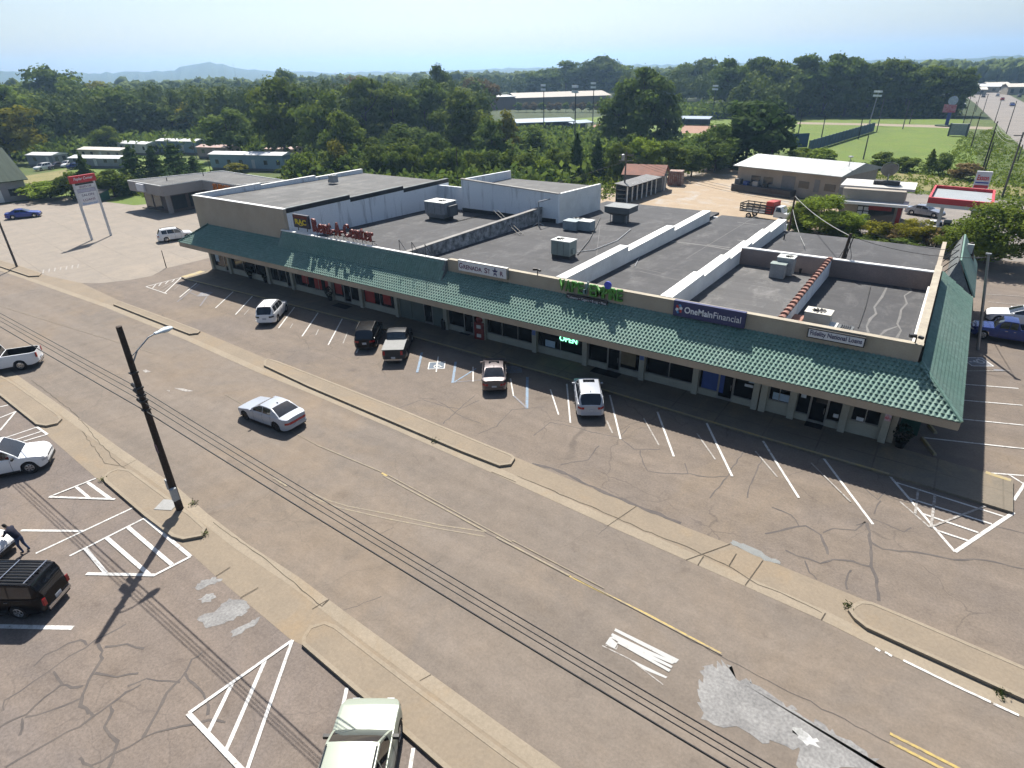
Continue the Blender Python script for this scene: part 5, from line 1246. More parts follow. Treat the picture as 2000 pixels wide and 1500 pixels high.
# condenser on the left block and small antennas
z8 = 8.05; x, y = G(652, 357, z8)
u = empty('rooftop_unit', (x, y, z8), 0, 'small grey condenser on the high left roof block', 'air conditioner')
MB().box(-.45, .45, -.4, .4, .05, .95).build('housing', galv, u); fan(u, 0, 0, .96, .3); MB().box(-.85, -.55, -.2, .2, .0, .35).build('valve_box', udark, u)
def gadget(pt, label):
    o = empty('flood_light', pt, 0, label, 'light'); MB().tube([(0, 0, 0), (0, 0, .35)], .04, 6).build('stem', blk, o); MB().cbox(-.18, -.05, .4, .35, .18, .16, .4).build('lamp_head', blk, o); MB().cbox(.2, -.05, .38, .25, .15, .14, -.5).build('lamp_head', blk, o)
gadget((PY(1050, 534, 37.8)[0], 37.8, 6.65), 'small black flood light on the parapet left of the vape letters')
gadget((PY(1787, 670, 37.8)[0], 37.8, 6.65), 'small black flood light at the right end of the front parapet')
# ------------------------------------------------------------------ utility poles and wires
wood = M('pole_wood', (.060, .042, .032), .9, (.040, .030, .024), 1.2, .25, 9, .3, stretch=(3, 3, .3)); wood_g = M('pole_wood_grey', (.16, .145, .13), .9, (.11, .10, .09), 1.2, .2, 9, .2, stretch=(3, 3, .3))
cable = M('cable_black', (.012, .012, .013), .6); boxg = M('box_grey', (.42, .45, .47), .5, (.36, .39, .41), 3)
def wire(pts, r, label, sag=0.0, group='overhead wires', mat=None, name='overhead_wire'):
    P = []
    for a, b in zip(pts[:-1], pts[1:]):
        for k in range(10):
            t = k/10; P.append((a[0]+(b[0]-a[0])*t, a[1]+(b[1]-a[1])*t, a[2]+(b[2]-a[2])*t-sag*4*t*(1-t)))
    P.append(pts[-1]); o = MB().tube(P, r, 5).build(name, mat or cable); return tag(o, label, 'wire', group)
bx, by = G(353, 998)
up = empty('utility_pole', (bx, by, .13), 0, 'dark wooden utility pole with street lamp and black splice cases in the foreground', 'utility pole')
MB().tube([(0, 0, 0), (.02, .02, 10.4)], [.19, .13], 12).build('post', wood, up, 40)
zl = height_at((353, 998), 710)
sh = G(305, 1150); lx, ly = sh[0]-.5*9.3-bx, sh[1]+.6*9.3-by
arm = [(0, 0, zl-.3), (lx*.25, ly*.25, zl+.35), (lx*.6, ly*.6, zl+.75), (lx*.85, ly*.85, zl+.82)]
MB().tube(arm, .035, 7).tube([(0, 0, zl+.1), (lx*.3, ly*.3, zl+.4)], .02, 5).build('lamp_arm', galv, up)
d = Vector((lx, ly, 0)).normalized(); lampc = Vector((lx, ly, zl+.80))
hd_ = MB().lathe([(.02, -.48), (.10, -.45), (.12, -.2), (.19, 0), (.20, .2), (.13, .42), (.03, .5)], n=12).build('lamp_head', M('lamp_pale', (.55, .62, .66), .4, (.48, .55, .6), 3), up, 60)
hd_.location = lampc; hd_.rotation_euler = (R(90), 0, math.atan2(d.y, d.x)+R(90)); hd_.scale = (1, .65, 1)
for z, o in ((7.25, .42), (6.95, .40), (6.45, .36)):
    b = MB().tube([(-.25-o, .03, z), (-.02-.1, .0, z-.06)], .10, 8).build('splice_case', blk, up)
for z in (7.3, 6.9, 6.6, 6.1, 8.1): MB().cbox(.05, -.02, z, .3, .34, .07).build('clamp', dark_metal, up)
MB().cbox(-.25, .0, 1.55, .22, .30, .62).build('meter_box', boxg, up); MB().cbox(.24, -.12, 1.15, .22, .30, .72).build('meter_box', boxg, up); MB().tube([(-.2, 0, 1.2), (-.2, 0, .3)], .04, 6).build('conduit', galv, up)
MB().cbox(.0, -.14, 3.9, .2, .02, .5).build('notice', M('notice_pink', (.30, .20, .26), .8), up)
o = MB().cbox(0, 0, 0, 1.0, .85, .02, .5).build('handhole_cover', M('cover_grey2', (.36, .36, .35), .8, (.30, .30, .29), 3)); o.location = (*G(327, 986, .15), .152); tag(o, 'square grey handhole cover in the island beside the utility pole', 'cover')
# four cables past the foreground pole
for i, (z, dy, r, zr_, zl2) in enumerate([(7.2, .04, .020, 6.72, 7.0), (6.88, .0, .017, 6.52, 6.75), (6.55, -.04, .018, 6.36, 6.5), (6.08, -.10, .030, 6.08, 6.05)]):
    wire([(-74, 12.1+dy, zl2+.6), (bx, by+dy, z+.13), (0.5, 9.7+dy*1.2, zr_), (24, 8.4+dy, zr_+.5)], r, ['uppermost black cable strung past the foreground pole', 'second cable from the top on the foreground pole', 'third cable from the top on the foreground pole', 'thick lowest black cable strung past the foreground pole'][i], .12, 'cables on the foreground pole')
def simple_pole(px, vtop, r, label, name='utility_pole', mat=None, arms=0, cat='utility pole', h=None, group=None):
    x, y = G(*px); hh = h or height_at(px, vtop)
    o = empty(name, (x, y, 0), 0, label, cat, group)
    MB().tube([(0, 0, 0), (0, 0, hh)], [r, r*.7], 8).build('post', mat or wood, o, 40)
    for k in range(arms): MB().cbox(0, 0, hh-.5-k*.9, 2.4, .12, .14, R(20)).build('crossarm', wood_g, o)
    return o, hh
simple_pole((34, 523), 430, .14, 'grey wooden pole on the island at the left edge', mat=wood_g, h=9.5)
simple_pole((325, 523), 489, .06, 'short thin dark post on the lot beside the mall', 'marker_post', cat='post')
pA, hA = simple_pole((1218, 392), 297, .17, 'utility pole with crossarm behind the mall roof beside the rusty shed', mat=wood_g, arms=2)
MB().lathe([(.28, 0), (.28, .9), (.1, 1.0)], (-.45, -.2, hA-1.3), 10).build('transformer', galv, pA)
pB, hB = simple_pole((896, 372), 288, .13, 'dark pole among the shrubs behind the penthouse block', arms=0)
pC, hC = simple_pole((1537, 470), 383, .15, 'dark utility pole at the end of the stepped white wall')
simple_pole((184, 384), 306, .10, 'thin pole behind the tall tenant sign', mat=wood_g)
simple_pole((412, 338), 308, .09, 'slim dark pole beside the blue trailer home')
simple_pole((384, 310), 258, .1, 'slim pole in front of the white trailer homes', mat=wood_g)
pD, hD = simple_pole((1918, 335), 237, .16, 'pair pole beside the gas station price sign', arms=0)
simple_pole((1922, 337), 278, .14, 'shorter dark pole touching the taller one by the price sign')
pE, hE = simple_pole((1957, 385), 258, .17, 'utility pole with crossarm right of the gas station canopy', mat=wood_g, arms=1)
for k, (u, v, t) in enumerate([(1896, 288, 219), (1888, 266, 198), (1880, 245, 188), (1876, 227, 182), (1919, 222, 184), (1942, 240, 196), (1965, 262, 197), (1986, 318, 282), (1879, 212, 175), (1905, 218, 180)]):
    simple_pole((u, v), t, .13, ['slim dark pole at the field edge, nearest the scoreboard', 'slim pole at the field edge, second along the highway', 'slim pole near the blue and red sign', 'far slim pole left of the highway', 'far pole standing on the highway side of the verge', 'pole beside the highway, middle of the right row', 'tall pole beside the highway with wires, right row', 'short pole at the right edge near the highway', 'farthest thin pole left of the highway', 'far pole between verge and highway'][k], group='poles along the highway', mat=wood_g if k % 2 else wood)
# roof mast with cable tangle
mx, my, mz = on_roof(1636, 537)
ms = empty('service_mast', (mx, my, mz), 0, 'leaning dark service mast with a tangle of cables on the roof', 'mast')
tipx, tipz = PY(1662, 456, my)
MB().tube([(0, 0, 0), (tipx-mx, 0, tipz-mz)], [.16, .10], 8).build('post', wood, ms)
MB().tube([(.05, .1, 0), (tipx-mx+.25, .1, tipz-mz-.2)], .04, 6).build('conduit', dark_metal, ms)
for k in range(5):
    a = random.uniform(-1.2, 1.6); MB().tube([(tipx-mx, 0, tipz-mz-.4-k*.15), (tipx-mx+a*.5, -.2, (tipz-mz)*.5), (a, -.3+k*.15, .03), (a*1.6, .2, .03)], .022, 4).build('loose_cable', cable, ms)
tip = (tipx, my, tipz-.2)
pc = (pC.location.x, pC.location.y, hC)
wire([pc, tip], .03, 'pale drooping cable from the wall pole to the roof mast', .35, 'roof cables', M('cable_pale', (.40, .40, .38), .6)); wire([(pc[0], pc[1], pc[2]-1.6), (-10.2, 62, 5.2)], .03, 'pale cable dropping onto the back roof', .3, 'roof cables', MATS['cable_pale'])
# metal light pole right of the mall and pole with white boxes
tx_, tz_ = PY(1931, 496, 57); lp = empty('light_pole', (4.6, 57, 0), 0, 'leaning silver metal light pole right of the green side roof', 'pole')
MB().tube([(0, 0, 0), (tx_-4.6, 0, tz_)], [.12, .09], 10).build('post', M('steel_pole', (.33, .34, .35), .45, (.28, .29, .30), 2, .05, 10, 0, .6), lp, 40); MB().cbox(tx_-4.6, 0, tz_, .35, .2, .12).build('bracket', galv, lp)
x9, z9 = PY(1897, 478, 67); ep = empty('equipment_pole', (3.9, 67, 0), 0, 'dark pole carrying white equipment boxes behind the side roof', 'utility pole')
MB().tube([(0, 0, 0), (x9-3.9, 0, z9+.2)], [.18, .14], 8).build('post', wood, ep)
for dz, hh in ((-.3, .8), (-2.9, 2.0)): MB().cbox(x9-3.9-.02, -.25, z9+dz, .5, .3, hh).build('equipment_box', upale, ep)
for k in range(4): MB().tube([(x9-3.9+.3, -.1, z9-3.6+k*.45), (x9-3.9-.9, -.6, z9-4.2+k*.3)], .02, 4).build('bracket_wire', galv, ep)
wire([(x9, 67, z9-.5), (mx+1.5, my+1, mz+3.4)], .022, 'thin wire from the white box pole across the back roof', .4, 'roof cables'); wire([(tx_, 57, tz_-.2), (x9, 67, z9-1)], .022, 'thin wire from the light pole to the white box pole', .1, 'roof cables')
wire([(tx_, 57, tz_-.3), tip], .02, 'thin wire from the light pole to the roof mast', .5, 'roof cables')
pa = (pA.location.x, pA.location.y, hA-.4); pe = (pE.location.x, pE.location.y, hE-.4); pd = (pD.location.x, pD.location.y, hD-.3)
for k in range(3): wire([(pa[0], pa[1]+k*.5, pa[2]-k*.5), (pc[0], pc[1], hC-.2-k*.3)], .02, ['upper', 'middle', 'lower'][k]+' wire between the crossarm pole and the stepped wall pole', .8, 'alley wires')
for k in range(3): wire([(pd[0], pd[1], pd[2]-k*.6), (pe[0], pe[1]-k*.4, pe[2]-k*.5), (pe[0]+9, pe[1]-60, pe[2]-.5)], .022, ['upper', 'middle', 'lower'][k]+' wire running down past the gas station', 1.0, 'gas station wires', MATS['cable_pale'])
wire([(pa[0], pa[1], pa[2]-1), (-50, 62, 5.3)], .02, 'service wire dropping from the crossarm pole to the roofs', .3, 'alley wires')
# walkway things
def pot(px, label, r=.45, h=1.1):
    x, y = G(*px, .15); o = empty('potted_shrub', (x, y, .15), 0, label, 'plant')
    MB().lathe([(r*.5, 0), (r*.62, .35), (r*.68, .4), (r*.5, .4)], n=10).build('pot', blk, o)
    V, F = [], []
    for k in range(260):
        a, b = random.uniform(0, 6.28), random.uniform(-1, 1); rr = r*random.uniform(.7, 1.05); p = Vector((rr*math.cos(a)*math.sqrt(1-b*b), rr*math.sin(a)*math.sqrt(1-b*b), .4+h*.45+b*h*.45))
        q = Vector((random.uniform(-1, 1), random.uniform(-1, 1), random.uniform(-1, 1))).normalized()*.09; w_ = q.cross(Vector((random.uniform(-1, 1), .3, 1))).normalized()*.06; n = len(V)
        V += [p-q, p+w_, p+q, p-w_]; F.append((n, n+1, n+2, n+3))
    link('foliage', mkmesh('foliage', V, F, M('shrub_dark', (.018, .03, .014), .8, (.012, .02, .01), 4)), o)
pot((1757, 872), 'dark rounded shrub in a pot at the right end of the walkway', .5, 1.2); pot((646, 586), 'dark potted shrub by the red poster windows'); pot((490, 545), 'dark potted plant near the left shop door', .35, 1.2); pot((519, 552), 'slim dark potted plant beside the recessed door', .3, 1.3)
nb_ = empty('red_vending_box', (*G(940, 660, .15), .15), R(8), 'red machine with pale round panels standing before the dark shop door', 'vending machine')
MB().box(-.45, .45, -.35, .35, 0, 1.5).build('cabinet', M('machine_red', (.25, .03, .025), .5, (.18, .02, .02), 3), nb_); MB().lathe([(.3, 0), (.42, .2), (.3, .45), (.1, .5)], (0, 0, 1.5), 10).build('dome', M('machine_red', (0, 0, 0)), nb_)
for z in (.35, 1.15): MB().cbox(0, -.36, z, .4, .03, .3).build('panel', upale, nb_)
tb = MB().lathe([(.28, 0), (.30, .7), (.25, .72), (.22, .9)], n=10).build('trash_can', blk); tb.location = (*G(868, 642, .15), .15); tag(tb, 'low black trash can beside a column', 'trash can')
for px, w_, lab in [((668, 598), 2.0, 'dark doormat in front of the red poster shop'), ((1183, 728), 2.2, 'dark doormat before the vape shop door'), ((1590, 829), 1.0, 'small dark doormat before the rightmost shop door'), ((912, 650), 1.0, 'dark doormat before the door near the red machine')]:
    o = MB().cbox(0, 0, .01, w_, .9, .02).build('doormat', M('mat_black', (.02, .02, .022), .95)); o.location = (*G(*px, .15), .153); tag(o, lab, 'doormat', 'doormats on the walkway')
for (a, b), lab in [(((1814, 831), (1827, 847)), 'worn yellow concrete wheel stop beside the building corner, farther one'), (((1800, 856), (1826, 890)), 'worn yellow concrete wheel stop beside the building corner, nearer one')]:
    p, q_ = G(*a), G(*b); L_ = math.hypot(q_[0]-p[0], q_[1]-p[1])
    o = MB().hexa([(0, -.11, 0), (L_, -.11, 0), (L_, .11, 0), (0, .11, 0), (.05, -.06, .14), (L_-.05, -.06, .14), (L_-.05, .06, .14), (.05, .06, .14)]).build('wheel_stop', ykerb); o.location = (*p, .005); o.rotation_euler = (0, 0, math.atan2(q_[1]-p[1], q_[0]-p[0])); tag(o, lab, 'wheel stop', 'wheel stops')
for k, (x, z, m, lab) in enumerate([(-24.62, 1.9, 'sign_blue', 'small blue parking sign on the column left of the OPEN window'), (-15.4, 2.0, 'sign_blue', 'pale blue parking sign on the column beside the orange lit window'), (.07, 1.9, 'sign_redwhite', 'red and white notice on the rightmost column')]):
    mt = M('sign_blue', (.10, .16, .42), .5, (.16, .24, .5), 6) if 'blue' in m else M('sign_redwhite', (.50, .12, .14), .5, (.55, .5, .55), 5)
    o = MB().cbox(0, 0, 0, .32, .02, .46).build('column_sign', mt); o.location = (x, YW-.30, z); tag(o, lab, 'sign')
# bin beside the corner
dn = empty('green_cabinet', (1.3, 40.6, 0), 0, 'dark green utility cabinet beside the right wall', 'cabinet'); MB().box(-.5, .5, -.6, .6, 0, 1.3).build('cabinet_body', M('cab_green', (.03, .10, .08), .6), dn); MB().box(-.55, .55, -.65, .65, 1.3, 1.38).build('lid', MATS['cab_green'], dn)
# ------------------------------------------------------------------ person leaning on the gold car
def person(pos, ang, label):
    root = empty('person', (pos[0], pos[1], 0.01), ang, label, 'person')
    # x forward (towards the car), z up
    pts = {'pel': (0, 0, .95), 'belly': (.10, 0, 1.12), 'chest': (.24, 0, 1.34), 'neck': (.36, 0, 1.50), 'head': (.45, 0, 1.62), 'crown': (.47, 0, 1.72)}
    for s, n in ((1, 'l'), (-1, 'r')):
        pts.update({'hip'+n: (0, s*.10, .90), 'kne'+n: (.06+(.05 if s > 0 else -.04), s*.11, .50), 'ank'+n: (-.06+(.02 if s > 0 else -.10), s*.12, .09), 'toe'+n: (.12+(.02 if s > 0 else -.10), s*.14, .04),
                    'sho'+n: (.27, s*.20, 1.42), 'elb'+n: (.40, s*.30, 1.17), 'wri'+n: (.60, s*.16, 1.08), 'han'+n: (.68, s*.12, 1.08)})
    rad = dict(pel=.15, belly=.15, chest=.16, neck=.062, head=.095, crown=.075, hip=.10, kne=.068, ank=.045, toe=.045, sho=.07, elb=.048, wri=.034, han=.036)
    ed = [('pel', 'belly'), ('belly', 'chest'), ('chest', 'neck'), ('neck', 'head'), ('head', 'crown')]
    for n in 'lr': ed += [('pel', 'hip'+n), ('hip'+n, 'kne'+n), ('kne'+n, 'ank'+n), ('ank'+n, 'toe'+n), ('chest', 'sho'+n), ('sho'+n, 'elb'+n), ('elb'+n, 'wri'+n), ('wri'+n, 'han'+n)]
    for n, s in (('l', 1), ('r', -1)):
        for k in range(4):
            a = 'f%d%s' % (k, n); h = pts['han'+n]; pts[a] = (h[0]+.075-.008*abs(k-1), h[1]+(k-1.5)*.022, h[2]-.03); rad[a] = .011; ed.append(('han'+n, a))
        a = 'th'+n; pts[a] = (pts['han'+n][0]+.01, pts['han'+n][1]-s*.06, pts['han'+n][2]); rad[a] = .012; ed.append(('wri'+n, a))
    names = list(pts); me = bpy.data.meshes.new('body'); me.from_pydata([pts[n] for n in names], [(names.index(a), names.index(b)) for a, b in ed], [])
    ob = bpy.data.objects.new('body', me); COL.objects.link(ob)
    sk = ob.modifiers.new('skin', 'SKIN'); sk.use_smooth_shade = True
    ob.modifiers.new('sub', 'SUBSURF').levels = 1
    for i, n in enumerate(names):
        r_ = rad.get(n) or rad[n[:-1]]; me.skin_vertices[0].data[i].radius = (r_, r_); me.skin_vertices[0].data[i].use_root = (n == 'pel')
    dg = bpy.context.evaluated_depsgraph_get(); m2 = bpy.data.meshes.new_from_object(ob.evaluated_get(dg)); bpy.data.objects.remove(ob)
    mats = [M('skin_tone', (.36, .22, .15), .6), M('shirt_navy', (.018, .020, .045), .9), M('jeans_blue', (.055, .085, .17), .9), M('hair_dark', (.02, .015, .012), .8), M('shoe_dark', (.03, .028, .028), .7)]
    m2.materials.clear()
    for m_ in mats: m2.materials.append(m_)
    for p in m2.polygons:
        c = p.center; k = 1
        if c.z < .11: k = 4
        elif c.z < .99: k = 2
        elif c.x > .30 and c.z > 1.50: k = 3 if (c.x < .50 and c.z > 1.56) or c.z > 1.68 else 0
        elif c.x > .46 and c.z < 1.2: k = 0
        p.material_index = k; p.use_smooth = True
    link('body', m2, root)
    MB().lathe([(.012, -.012), (.012, .012)], (.545, .035, 1.63), 6).lathe([(.012, -.012), (.012, .012)], (.545, -.035, 1.63), 6).build('eyes', blk, root)
    MB().hexa([(.53, -.015, 1.585), (.57, -.01, 1.585), (.57, .01, 1.585), (.53, .015, 1.585), (.53, -.01, 1.635), (.545, -.006, 1.635), (.545, .006, 1.635), (.53, .01, 1.635)]).build('nose', mats[0], root)
    o = MB().cbox(.70, .03, 1.06, .22, .28, .008, .3).build('paper_sheet', M('paper', (.7, .7, .7), .8)); ca, sa = math.cos(ang), math.sin(ang)
    o.location = (pos[0], pos[1], .01); o.rotation_euler = (0, 0, ang); tag(o, 'white paper sheet in the hands of the leaning person', 'paper')
person(G(50, 1078), R(-150), 'person in navy shirt and blue jeans leaning forward onto the gold car')
# ------------------------------------------------------------------ tenant sign, side buildings
pa_, pb_ = Vector(G(180, 469)), Vector(G(217, 460)); dv = (pb_-pa_); wS = dv.length; hS = height_at((180, 469), 347)
ps = empty('pylon_sign', (pa_.x, pa_.y, 0), math.atan2(dv.y, dv.x), 'tall white two post tenant sign with red header on the concrete lot', 'sign')
pw = M('post_white', (.58, .59, .61), .5, (.48, .49, .5), 1.5, .06, 10)
for x in (0, wS): MB().box(x-.12, x+.12, -.12, .12, 0, hS-.3).build('post', pw, ps)
zh0 = hS*.905
MB().box(-.35, wS+.35, -.2, .2, zh0, hS+.15).build('header', M('header_red', (.50, .035, .04), .5, (.42, .03, .035), 2), ps)
fit_text('Poplar Corner', wS*.95, .5, lt_white, ps, (wS/2, -.215, zh0+.5), shear=.3, bold=.01, extrude=.01)
zz = hS*.55; rows_ = [(.0, .16, s_white), (.17, .33, s_white), (.34, .56, s_white), (.58, .72, M('panel_lilac', (.42, .42, .52), .5)), (.74, .90, s_white), (.91, .97, blk)]
for a, b, m_ in rows_:
    MB().box(.13, wS-.13, -.08, .08, zz+(zh0-zz)*a, zz+(zh0-zz)*b).build('panel', m_, ps)
for s_, a, m_, wd in (('SALON', .45, lt_navy, .6), ('LOANS', .24, lt_purple, .6), ('Financial', .08, M('logo_blue', (0, 0, 0)), .7), ('GRENADA STAR', .82, lt_purple, .6)):
    fit_text(s_, wS*wd, .30, m_, ps, (wS/2, -.09, zz+(zh0-zz)*a), extrude=.006)
def poly_building(name, label, roofpx, z0, z1, fm, rm, wm, inset=1.6, wall_h=None):
    P = GP(roofpx, z1); n = len(P); cx, cy = sum(p[0] for p in P)/n, sum(p[1] for p in P)/n
    r = empty(name, (cx, cy, 0), 0, label, 'building')
    MB().prism(P, z0, z1-.12).build('fascia', fm, r, world=True)
    Q = [(cx+(x-cx)*.985, cy+(y-cy)*.985) for x, y in P]; MB().sheet(Q, z1-.115).build('roof_deck', rm, r, world=True)
    a = sum(P[i][0]*P[(i+1) % n][1]-P[(i+1) % n][0]*P[i][1] for i in range(n))
    PP = P if a > 0 else P[::-1]; inn = []
    for i in range(n):
        p, q, s = PP[i-1], PP[i], PP[(i+1) % n]; d1 = Vector((q[0]-p[0], q[1]-p[1])).normalized(); d2 = Vector((s[0]-q[0], s[1]-q[1])).normalized()
        nn = Vector((-(d1.y+d2.y), d1.x+d2.x)); nn = nn.normalized()*inset; inn.append((q[0]+nn.x, q[1]+nn.y))
    rim = MB()
    for i in range(n):
        j = (i+1) % n; rim.add([(*PP[i], z1-.12), (*PP[j], z1-.12), (*PP[j], z1), (*PP[i], z1)], [(0, 1, 2, 3)])
        e = [(cx+(x-cx)*.985, cy+(y-cy)*.985) for x, y in (PP[i], PP[j])]; rim.add([(*PP[i], z1), (*PP[j], z1), (*e[1], z1), (*e[0], z1)], [(0, 1, 2, 3)])
        rim.add([(*e[0], z1-.12), (*e[0], z1), (*e[1], z1), (*e[1], z1-.12)], [(0, 1, 2, 3)])
    rim.build('roof_edge', white_cap, r, world=True)
    MB().prism(inn, 0, z0+.02).build('wall', wm, r, world=True)
    return r, PP, inn
brick = M('dark_brick', (.16, .12, .10), .9, (.12, .09, .08), 3, .2, 6)
sf = M('surge_fascia', (.40, .37, .345), .8, (.36, .33, .31), .5)
sg, SP, SI = poly_building('surge_shop', 'low flat roofed shop with wide grey overhang and orange SURGE letters', [(248, 352), (313, 363), (393, 351), (462, 361), (560, 352), (434, 333)], 3.1, 4.8, sf, roofC, brick, 2.2)
B_, C_2, D_2 = [Vector((*G(u, v, 4.8), 0)) for u, v in ((313, 363), (393, 351), (462, 361))]; A_ = Vector((*G(248, 352, 4.8), 0))
dcd = (D_2-C_2).normalized(); rot = math.atan2(dcd.y, dcd.x)
nrm = Vector((dcd.y, -dcd.x, 0)); o = fit_text('SURGE', 5.2, 1.0, M('letter_orange', (.62, .20, .03), .5, (.5, .15, .03), 2), sg, tuple(C_2+dcd*6.2+nrm*.12+Vector((0, 0, 4.0))-sg.location), (R(90), 0, rot), bold=.012, extrude=.1)
dab = (B_-A_).normalized(); n2 = Vector((dab.y, -dab.x, 0)); pm_ = (A_+B_)/2
o = MB().cbox(0, 0, 0, 2.6, .3, 1.2).build('wall_sign', s_white, sg); o.location = tuple(pm_+n2*.2-dab*1.0+Vector((0, 0, 4.0))-sg.location); o.rotation_euler = (0, 0, math.atan2(dab.y, dab.x))
cp = B_+(C_2-B_).normalized()*1.2-dab*1.2; o = MB().box(-.3, .3, -.3, .3, 0, 3.1).build('pillar', sf, sg); o.location = (cp.x-sg.location.x, cp.y-sg.location.y, 0)
gp0, gp1 = SI[0], SI[1]
for i in range(len(SI)):
    p, q_ = Vector((*SI[i], 0)), Vector((*SI[(i+1) % len(SI)], 0)); d_ = (q_-p); n_ = Vector((d_.y, -d_.x, 0)).normalized()
    if n_.y < .2 and d_.length > 4:
        for k in range(int(d_.length//3)):
            c = p+d_.normalized()*(1.6+k*3)+n_*.04; o = MB().cbox(0, 0, 1.6, 2.4, .08, 2.2).build('window', glass2, sg); o.location = (c.x-sg.location.x, c.y-sg.location.y, 0); o.rotation_euler = (0, 0, math.atan2(d_.y, d_.x))
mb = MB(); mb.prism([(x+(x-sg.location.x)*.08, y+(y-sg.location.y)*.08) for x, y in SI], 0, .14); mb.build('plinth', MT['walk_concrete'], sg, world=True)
for px in ((326, 352), (397, 342)): o = MB().tube([(0, 0, 0), (0, 0, .6)], .08, 6).build('vent', blk, sg); o.location = (G(*px, 4.8)[0]-sg.location.x, G(*px, 4.8)[1]-sg.location.y, 4.65)
# left house with green metal roof
green_roof = M('metal_roof_green', (.085, .115, .085), .8, (.06, .085, .065), .4, .1, 8, 0, .0, .15, stretch=(1, 8, 1)); house_w = M('house_siding', (.42, .40, .40), .8, (.36, .345, .345), .8)
hs = empty('green_roof_house', (-155, 38, 0), 0, 'pale house with a green metal roof at the left edge', 'house')
MB().box(-162, -148.2, 26, 47, 0, 3.9).build('wall', house_w, hs, world=True)
MB().hexa([(-155, 25.4, 9.0), (-147.6, 25.4, 3.6), (-147.6, 47.6, 3.6), (-155, 47.6, 9.0), (-155, 25.4, 9.15), (-147.5, 25.4, 3.75), (-147.5, 47.6, 3.75), (-155, 47.6, 9.15)]).build('roof', green_roof, hs, world=True)
MB().hexa([(-162.4, 25.4, 3.6), (-155, 25.4, 9.0), (-155, 47.6, 9.0), (-162.4, 47.6, 3.6), (-162.5, 25.4, 3.75), (-155, 25.4, 9.15), (-155, 47.6, 9.15), (-162.5, 47.6, 3.75)]).build('roof', green_roof, hs, world=True)
MB().add([(-162, 47, 3.9), (-148.2, 47, 3.9), (-155, 47, 8.9)], [(0, 2, 1)]).build('gable', house_w, hs, world=True)
for y in np.arange(26, 47.5, .9): MB().add([(-155, y, 9.19), (-147.5, y, 3.79), (-147.5, y+.08, 3.79), (-155, y+.08, 9.19)], [(0, 1, 2, 3)]).build('roof_rib', green_roof, hs, world=True)
for y, w_ in ((42.3, .5), (44.6, .6), (36, 1.0)): MB().box(-148.2, -148.12, y-w_, y+w_, .1 if y == 42.3 else 1.0, 2.3).build('door' if y == 42.3 else 'window', white_cap if y == 42.3 else glass2, hs, world=True)
dm = empty('dumpster', (*G(197, 392), 0), R(20), 'dark green dumpster behind the tall tenant sign', 'dumpster'); MB().hexa([(-1.4, -.9, .15), (1.4, -.9, .15), (1.4, .9, .15), (-1.4, .9, .15), (-1.5, -1.0, 1.5), (1.5, -1.0, 1.5), (1.5, 1.0, 1.9), (-1.5, 1.0, 1.9)]).build('bin', M('dumpster_green', (.02, .11, .09), .6, (.015, .08, .07), 2), dm); MB().hexa([(-1.55, -1.05, 1.5), (1.55, -1.05, 1.5), (1.55, 1.05, 1.9), (-1.55, 1.05, 1.9), (-1.55, -1.05, 1.56), (1.55, -1.05, 1.56), (1.55, 1.05, 1.98), (-1.55, 1.05, 1.98)]).build('lid', blk, dm)
# ------------------------------------------------------------------ trailer homes
def trailer(pl, pr, vtop, wall, roof, label, dep=4.6, rise=.5):
    a, b = Vector(G(*pl)), Vector(G(*pr)); d = b-a; L = d.length
    c = (a+b)/2; hT = min(4.6, max(2.6, height_at(((pl[0]+pr[0])/2, (pl[1]+pr[1])/2), vtop)))
    r = empty('trailer_home', (a.x, a.y, 0), math.atan2(d.y, d.x), label, 'mobile home', 'trailer homes among the trees')
    wz = hT-rise
    MB().box(0, L, 0, dep, .5, wz).build('wall', wall, r); MB().box(.1, L-.1, .1, dep-.1, 0, .5).build('skirting', M('skirting', (.20, .20, .21), .9), r)
    MB().add([(-.2, -.2, wz), (L+.2, -.2, wz), (L+.2, dep/2, hT), (-.2, dep/2, hT), (L+.2, dep+.2, wz), (-.2, dep+.2, wz), (-.2, -.2, wz-.1), (L+.2, -.2, wz-.1), (L+.2, dep+.2, wz-.1), (-.2, dep+.2, wz-.1)], [(0, 1, 2, 3), (3, 2, 4, 5), (6, 7, 1, 0), (7, 8, 4, 2, 1), (9, 6, 0, 3, 5), (8, 9, 5, 4)]).build('roof', roof, r)
    n = max(2, int(L/3.2))
    for k in range(n):
        x = (k+.6)*L/n
        if k == n//2: MB().box(x-.45, x+.45, -.04, 0, .55, 2.5).build('door', M('trailer_door', (.5, .5, .5), .6), r)
        else: MB().box(x-.5, x+.5, -.04, 0, 1.4, 2.4).build('window', glass2, r)
    for y in (1.2, dep-1.2): MB().box(L, L+.04, y-.5, y+.5, 1.4, 2.4).build('window', glass2, r)
tw = dict(w=M('tr_white', (.50, .51, .52), .7, (.42, .43, .44), 1), b=M('tr_blue', (.27, .37, .46), .7, (.23, .32, .40), 1), g=M('tr_grey', (.30, .31, .34), .7, (.26, .27, .3), 1), c=M('tr_cream', (.46, .42, .34), .7, (.4, .36, .3), 1), p=M('tr_pink', (.44, .34, .33), .7, (.38, .3, .29), 1))
rw = M('tr_roof_white', (.62, .63, .63), .6, (.50, .51, .52), .6); rc = M('tr_roof_cream', (.58, .54, .46), .6, (.5, .46, .40), .6); rr_ = M('tr_roof_rust', (.40, .22, .18), .7, (.5, .4, .36), .6)
